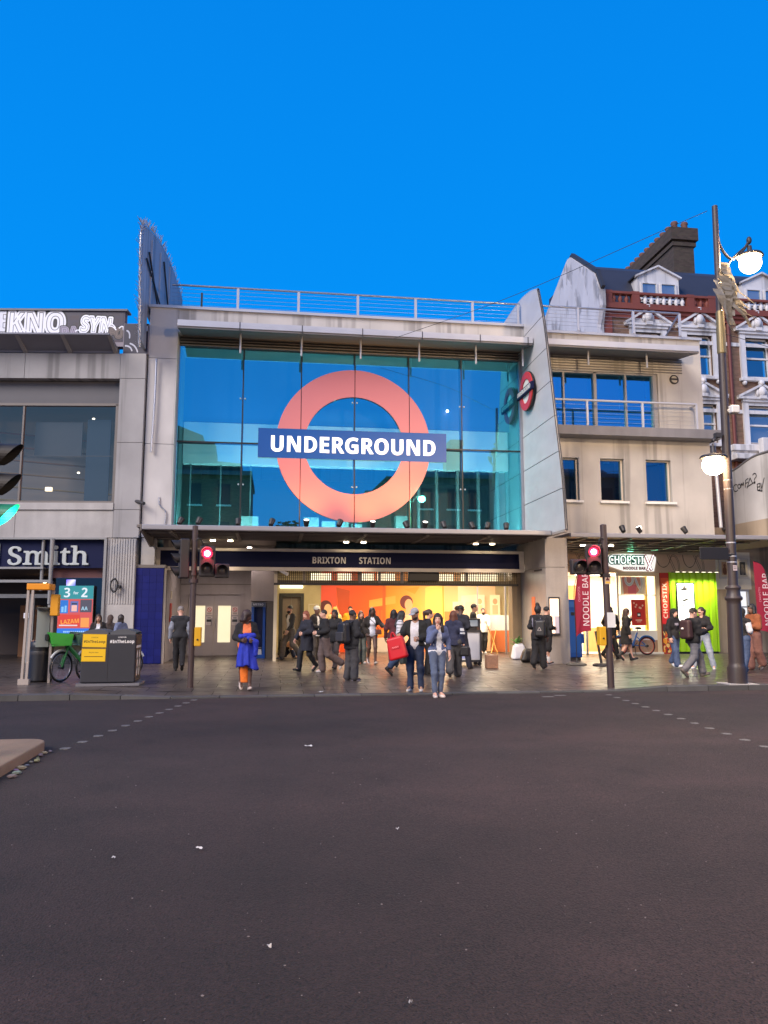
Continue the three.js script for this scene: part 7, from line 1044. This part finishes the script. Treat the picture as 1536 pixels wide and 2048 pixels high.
  softBag('tote_bag', 'dark green tote bag hanging from the hand of the person in striped jacket', 'bag', p15, [-0.24, 0.58, 0.12], [0.42, 0.42, 0.12], mat(0.018, 0.026, 0.024, 0.6), 60, 5, (G) => mesh('handle', tube([[-0.1, 0.18, 0], [-0.04, 0.34, 0], [0.04, 0.34, 0], [0.1, 0.18, 0]], 0.012, 14), M.black, G));
  const p16 = person('person in grey cap, black jacket, white shirt and jeans looking down at a red bag', { at: [2.90, -15.95], h: 1.70, yaw: -22, legs: 'stand', skin: 'mid', hair: 'short', cap: [0.32, 0.33, 0.35], head: [-18, 0.4], beard: [0.05, 0.03, 0.02], top: [0.012, 0.012, 0.011], puff: 0.028, inner: [0.68, 0.64, 0.66], open: 0.085, hem: 0.94, innerHem: 0.80, trousers: C.dkdenim, baggy: 0.012, armR: [[-0.26, 1.20, 0.08], [-0.30, 1.18, 0.26]], armL: 'bent', shoes: [0.64, 0.60, 0.56] });
  softBag('red_bag', 'bright red shopping bag held up by the person in the grey cap', 'bag', p16, [-0.33, 0.92, 0.33], [0.40, 0.46, 0.14], mat(0.50, 0.006, 0.012, 0.4), -30, 2, (G) => { mesh('handle', [tube([[-0.08, 0.2, 0.03], [-0.02, 0.33, 0.02], [0.05, 0.2, 0.03]], 0.014, 12), tube([[-0.08, 0.2, -0.03], [-0.02, 0.33, -0.02], [0.05, 0.2, -0.03]], 0.014, 12)], mat(0.45, 0.006, 0.012, 0.4), G); print('bag_print', 0.18, 0.07, canvasTex(128, 48, (g) => { g.fillStyle = '#b8101c'; g.fillRect(0, 0, 128, 48); g.strokeStyle = '#e89a9a'; g.lineWidth = 4; g.beginPath(); g.moveTo(10, 30); for (let k = 0; k < 9; k++) g.lineTo(20 + k * 12, k & 1 ? 34 : 16); g.stroke(); }), G, [0.0, 0.02, 0.078]); }).rotation.z = 0.25;
  person('person in blue denim jacket and skinny jeans, hand at chin, nearest the road', { at: [3.16, -14.98], h: 1.62, yaw: 8, female: 1, legs: 'close', skin: 'pale', hair: 'long', hairColor: [0.025, 0.014, 0.010], head: [-22, 0.05], top: [0.10, 0.125, 0.235], inner: [0.76, 0.76, 0.80], open: 0.045, hem: 0.97, innerHem: 0.86, trousers: [0.105, 0.135, 0.215], baggy: 0.006, crop: 0.94, armR: 'chin', armL: 'down', shoes: [0.72, 0.62, 0.58] });
  person('person in white top with a dark ponytail, in profile behind the denim jacket', { at: [3.80, -19.12], h: 1.62, yaw: 85, female: 1, legs: 'stand', skin: 'pale', hair: 'tail', hairColor: [0.045, 0.02, 0.014], top: C.black, inner: [0.74, 0.74, 0.78], open: 0.08, trousers: C.black, armL: 'phone', shoes: C.black });
  const p19 = person('auburn-haired person in navy jacket with white sleeve patches, walking away', { at: [4.26, -18.31], h: 1.60, yaw: 160, female: 1, legs: 'walkR', stride: 0.8, skin: 'pale', hair: 'bob', hairColor: [0.13, 0.045, 0.025], top: [0.02, 0.024, 0.06], paint: (x, y, z) => (x < -0.18 && (Math.abs(y - 1.24) < 0.035 || Math.abs(y - 1.14) < 0.02) ? [30, 26, 11] : [1, 1, 1]), hem: 0.84, trousers: [0.06, 0.058, 0.06], baggy: 0.04, armR: 'down', shoes: [0.12, 0.1, 0.09] });
  softBag('helmet_bag', 'round black bag in the hand of the auburn-haired person', 'bag', p19, [-0.28, 0.70, 0.08], [0.24, 0.26, 0.14], M.black, 160, 7);
  person('person in black cap and dark suit leaning on the white stand, legs apart', { at: [5.12, -21.2], h: 1.75, yaw: 150, legs: 'wide', lean: 0.12, skin: 'dark', hair: 'short', cap: C.black, top: [0.012, 0.012, 0.022], hem: 0.80, trousers: [0.010, 0.010, 0.022], baggy: 0.02, armL: 'out', armR: 'bent', shoes: C.black, head: [0, 0.25] });
  person('person in grey and white sports top behind the stand, facing right', { at: [6.10, -25.7], h: 1.78, yaw: 95, legs: 'stand', skin: 'pale', hairColor: [0.10, 0.05, 0.02], top: [0.12, 0.13, 0.14], paint: (x, y) => (y > 1.2 && y < 1.36 && x > 0.05 ? [6, 6, 6] : [1, 1, 1]), trousers: C.black });
  person('tall person in black jacket and white shirt looking right behind the stand', { at: [6.36, -24.5], h: 1.83, yaw: 68, legs: 'stand', skin: 'mid', hairColor: C.black, top: C.black, inner: C.white, open: 0.035, trousers: C.black });
  person('bearded person in white shirt and black trousers standing in the bright end of the concourse', { at: [8.02, -29.4], h: 1.74, yaw: -5, legs: 'close', skin: 'mid', beard: [0.03, 0.02, 0.015], top: [0.76, 0.74, 0.70], hem: 0.80, sleeve: 0.7, trousers: C.black, armL: 'swing', shoes: C.white });
  const p24 = person('person in black with a topknot and a backpack slung low, walking by the pier', { at: [7.22, -20.76], h: 1.75, yaw: 135, legs: 'walkR', stride: 0.5, skin: 'dark', hair: 'bun', hairColor: C.black, top: [0.016, 0.015, 0.018], paint: (x, y, z) => (z < -0.05 && Math.abs(Math.abs(x) - 0.12) < 0.012 && y > 1.15 && y < 1.4 ? [16, 16, 17] : [1, 1, 1]), hem: 0.82, trousers: C.black, baggy: 0.03, armL: 'bent', shoes: C.char });
  softBag('backpack', 'black backpack with a pale triangular mark hanging from the person with a topknot', 'backpack', p24, [-0.17, 1.12, -0.22], [0.32, 0.48, 0.20], M.black, 150, 11, (G) => mesh('mark', [bar([-0.05, -0.06, -0.108], [0, 0.03, -0.108], 0.012), bar([0.05, -0.06, -0.108], [0, 0.03, -0.108], 0.012), bar([-0.05, -0.06, -0.108], [0.05, -0.06, -0.108], 0.012)], M.mauve, G));
  person('person in black jacket, black shorts and white socks standing at the pier', { at: [7.98, -22.2], h: 1.74, yaw: 110, legs: 'walkL', stride: 0.5, skin: 'pale', hairColor: C.black, top: [0.014, 0.013, 0.014], hem: 0.84, trousers: C.black, crop: 0.08, baggy: 0.04, socks: C.white, shoes: C.black, sole: [50, 50, 50], armL: 'bent', armR: 'bent' });
  person('person in black wearing a white face mask at the noodle shop door', { at: [12.30, -27.3], h: 1.76, yaw: -25, legs: 'stand', skin: 'pale', mask: 1, hairColor: C.black, top: C.black, trousers: C.black, armR: 'pocket', cap: C.black });
  person('person in a long black coat with dark hair walking right past the noodle shop', { at: [11.38, -24.13], h: 1.70, yaw: 78, female: 1, legs: 'walkL', stride: 0.7, skin: 'pale', hair: 'bob', hairColor: [0.05, 0.025, 0.02], head: [0, 0.2], top: C.black, hem: 0.55, puff: 0.03, armL: 'chin', boot: 1 });
  person('broad person in black walking just behind the long black coat', { at: [11.12, -24.75], h: 1.66, yaw: 70, legs: 'walkR', stride: 0.8, skin: 'brown', hair: 'hood', hat: C.black, wide: 1.2, top: C.black, hem: 0.65, puff: 0.05, trousers: C.black });
  const p28 = person('person in black cap and faded grey jeans striding right by the lamp post', { at: [10.02, -17.63], h: 1.66, yaw: 96, legs: 'walkL', stride: 1.1, skin: 'pale', hair: 'short', cap: C.black, hairColor: [0.06, 0.04, 0.03], head: [-12, 0.2], top: C.black, puff: 0.035, hem: 0.86, trousers: [0.155, 0.15, 0.165], baggy: 0.03, crop: 0.9, armL: 'phone', armR: 'phone', boot: 1, shoes: [0.12, 0.10, 0.085] });
  softBag('backpack', 'dark maroon backpack on the person in the black cap', 'backpack', p28, [-0.06, 1.20, -0.24], [0.32, 0.46, 0.18], mat(0.045, 0.018, 0.016, 0.6), 110, 15, (G) => { mesh('badge', ball(0.02, 0.02, -0.1, 0.035, 0.8, 8), M.white, G); mesh('strap', tube([[0.1, 0.2, 0.06], [0.13, 0.24, 0.2], [0.13, 0.1, 0.34]], 0.02, 10), M.black, G); });
  person('person in black top and pale jeans and white trainers before the green hoarding', { at: [11.72, -20.13], h: 1.70, yaw: -40, female: 1, legs: 'wide', skin: 'pale', hair: 'tail', hairColor: [0.05, 0.03, 0.02], head: [-30, -0.15], top: C.black, hem: 0.94, trousers: [0.34, 0.38, 0.44], baggy: 0.02, armL: 'bent', shoes: C.white });
  person('person in black hooded top and blue jeans half hidden before the green hoarding', { at: [11.22, -20.75], h: 1.66, yaw: 25, legs: 'walkR', stride: 0.5, skin: 'pale', hair: 'hood', hat: C.black, top: C.black, paint: (x, y, z) => (z > 0.08 && Math.abs(y - 1.28) < 0.03 && Math.abs(x) < 0.08 ? [30, 30, 30] : [1, 1, 1]), trousers: C.denim, baggy: 0.03, armL: 'bent', shoes: C.white });
  person('person in black headscarf, white sleeves and blue jeans right of the lamp post', { at: [11.86, -18.48], h: 1.66, yaw: 118, legs: 'walkL', stride: 0.5, skin: 'brown', hair: 'hood', hat: C.black, top: C.black, sleeve: 0.0, hem: 0.90, inner: [0.70, 0.70, 0.74], shirtSleeves: 1, open: 0.001, trousers: C.denim, baggy: 0.035, armL: 'bent', armR: 'bent', shoes: [0.03, 0.03, 0.045] });
  person('person in rust brown jacket and baggy brown trousers in profile near the right edge', { at: [12.92, -19.58], h: 1.78, yaw: -82, legs: 'walkR', stride: 0.4, skin: 'brown', hair: 'bob', hairColor: C.black, top: [0.28, 0.085, 0.03], hem: 0.92, puff: 0.03, trousers: [0.24, 0.11, 0.085], baggy: 0.045, armL: 'phone', armR: 'phone', shoes: [0.06, 0.05, 0.05], sole: [11, 12, 12] });
  person('person with dark hair and pale blue top seen over the recycling bin', { at: [-4.22, -22.4], h: 1.49, yaw: -130, female: 1, legs: 'stand', skin: 'mid', hair: 'bob', hairColor: [0.02, 0.012, 0.01], top: [0.16, 0.19, 0.30], trousers: C.black });
  person('person with brown hair and white scarf facing the road behind the recycling bin', { at: [-4.85, -22.5], h: 1.50, yaw: 10, female: 1, legs: 'stand', skin: 'mid', hair: 'long', hairColor: [0.05, 0.025, 0.015], top: C.black, inner: C.white, open: 0.05, trousers: C.black });
  person('person in a brown hood with back turned behind the recycling bin', { at: [-4.62, -22.9], h: 1.47, yaw: 170, legs: 'stand', skin: 'mid', hair: 'hood', hat: [0.09, 0.06, 0.05], top: [0.07, 0.05, 0.045], trousers: C.black });
}

// ---------------------------------------------------------------- draw
renderer.render(scene, camera);
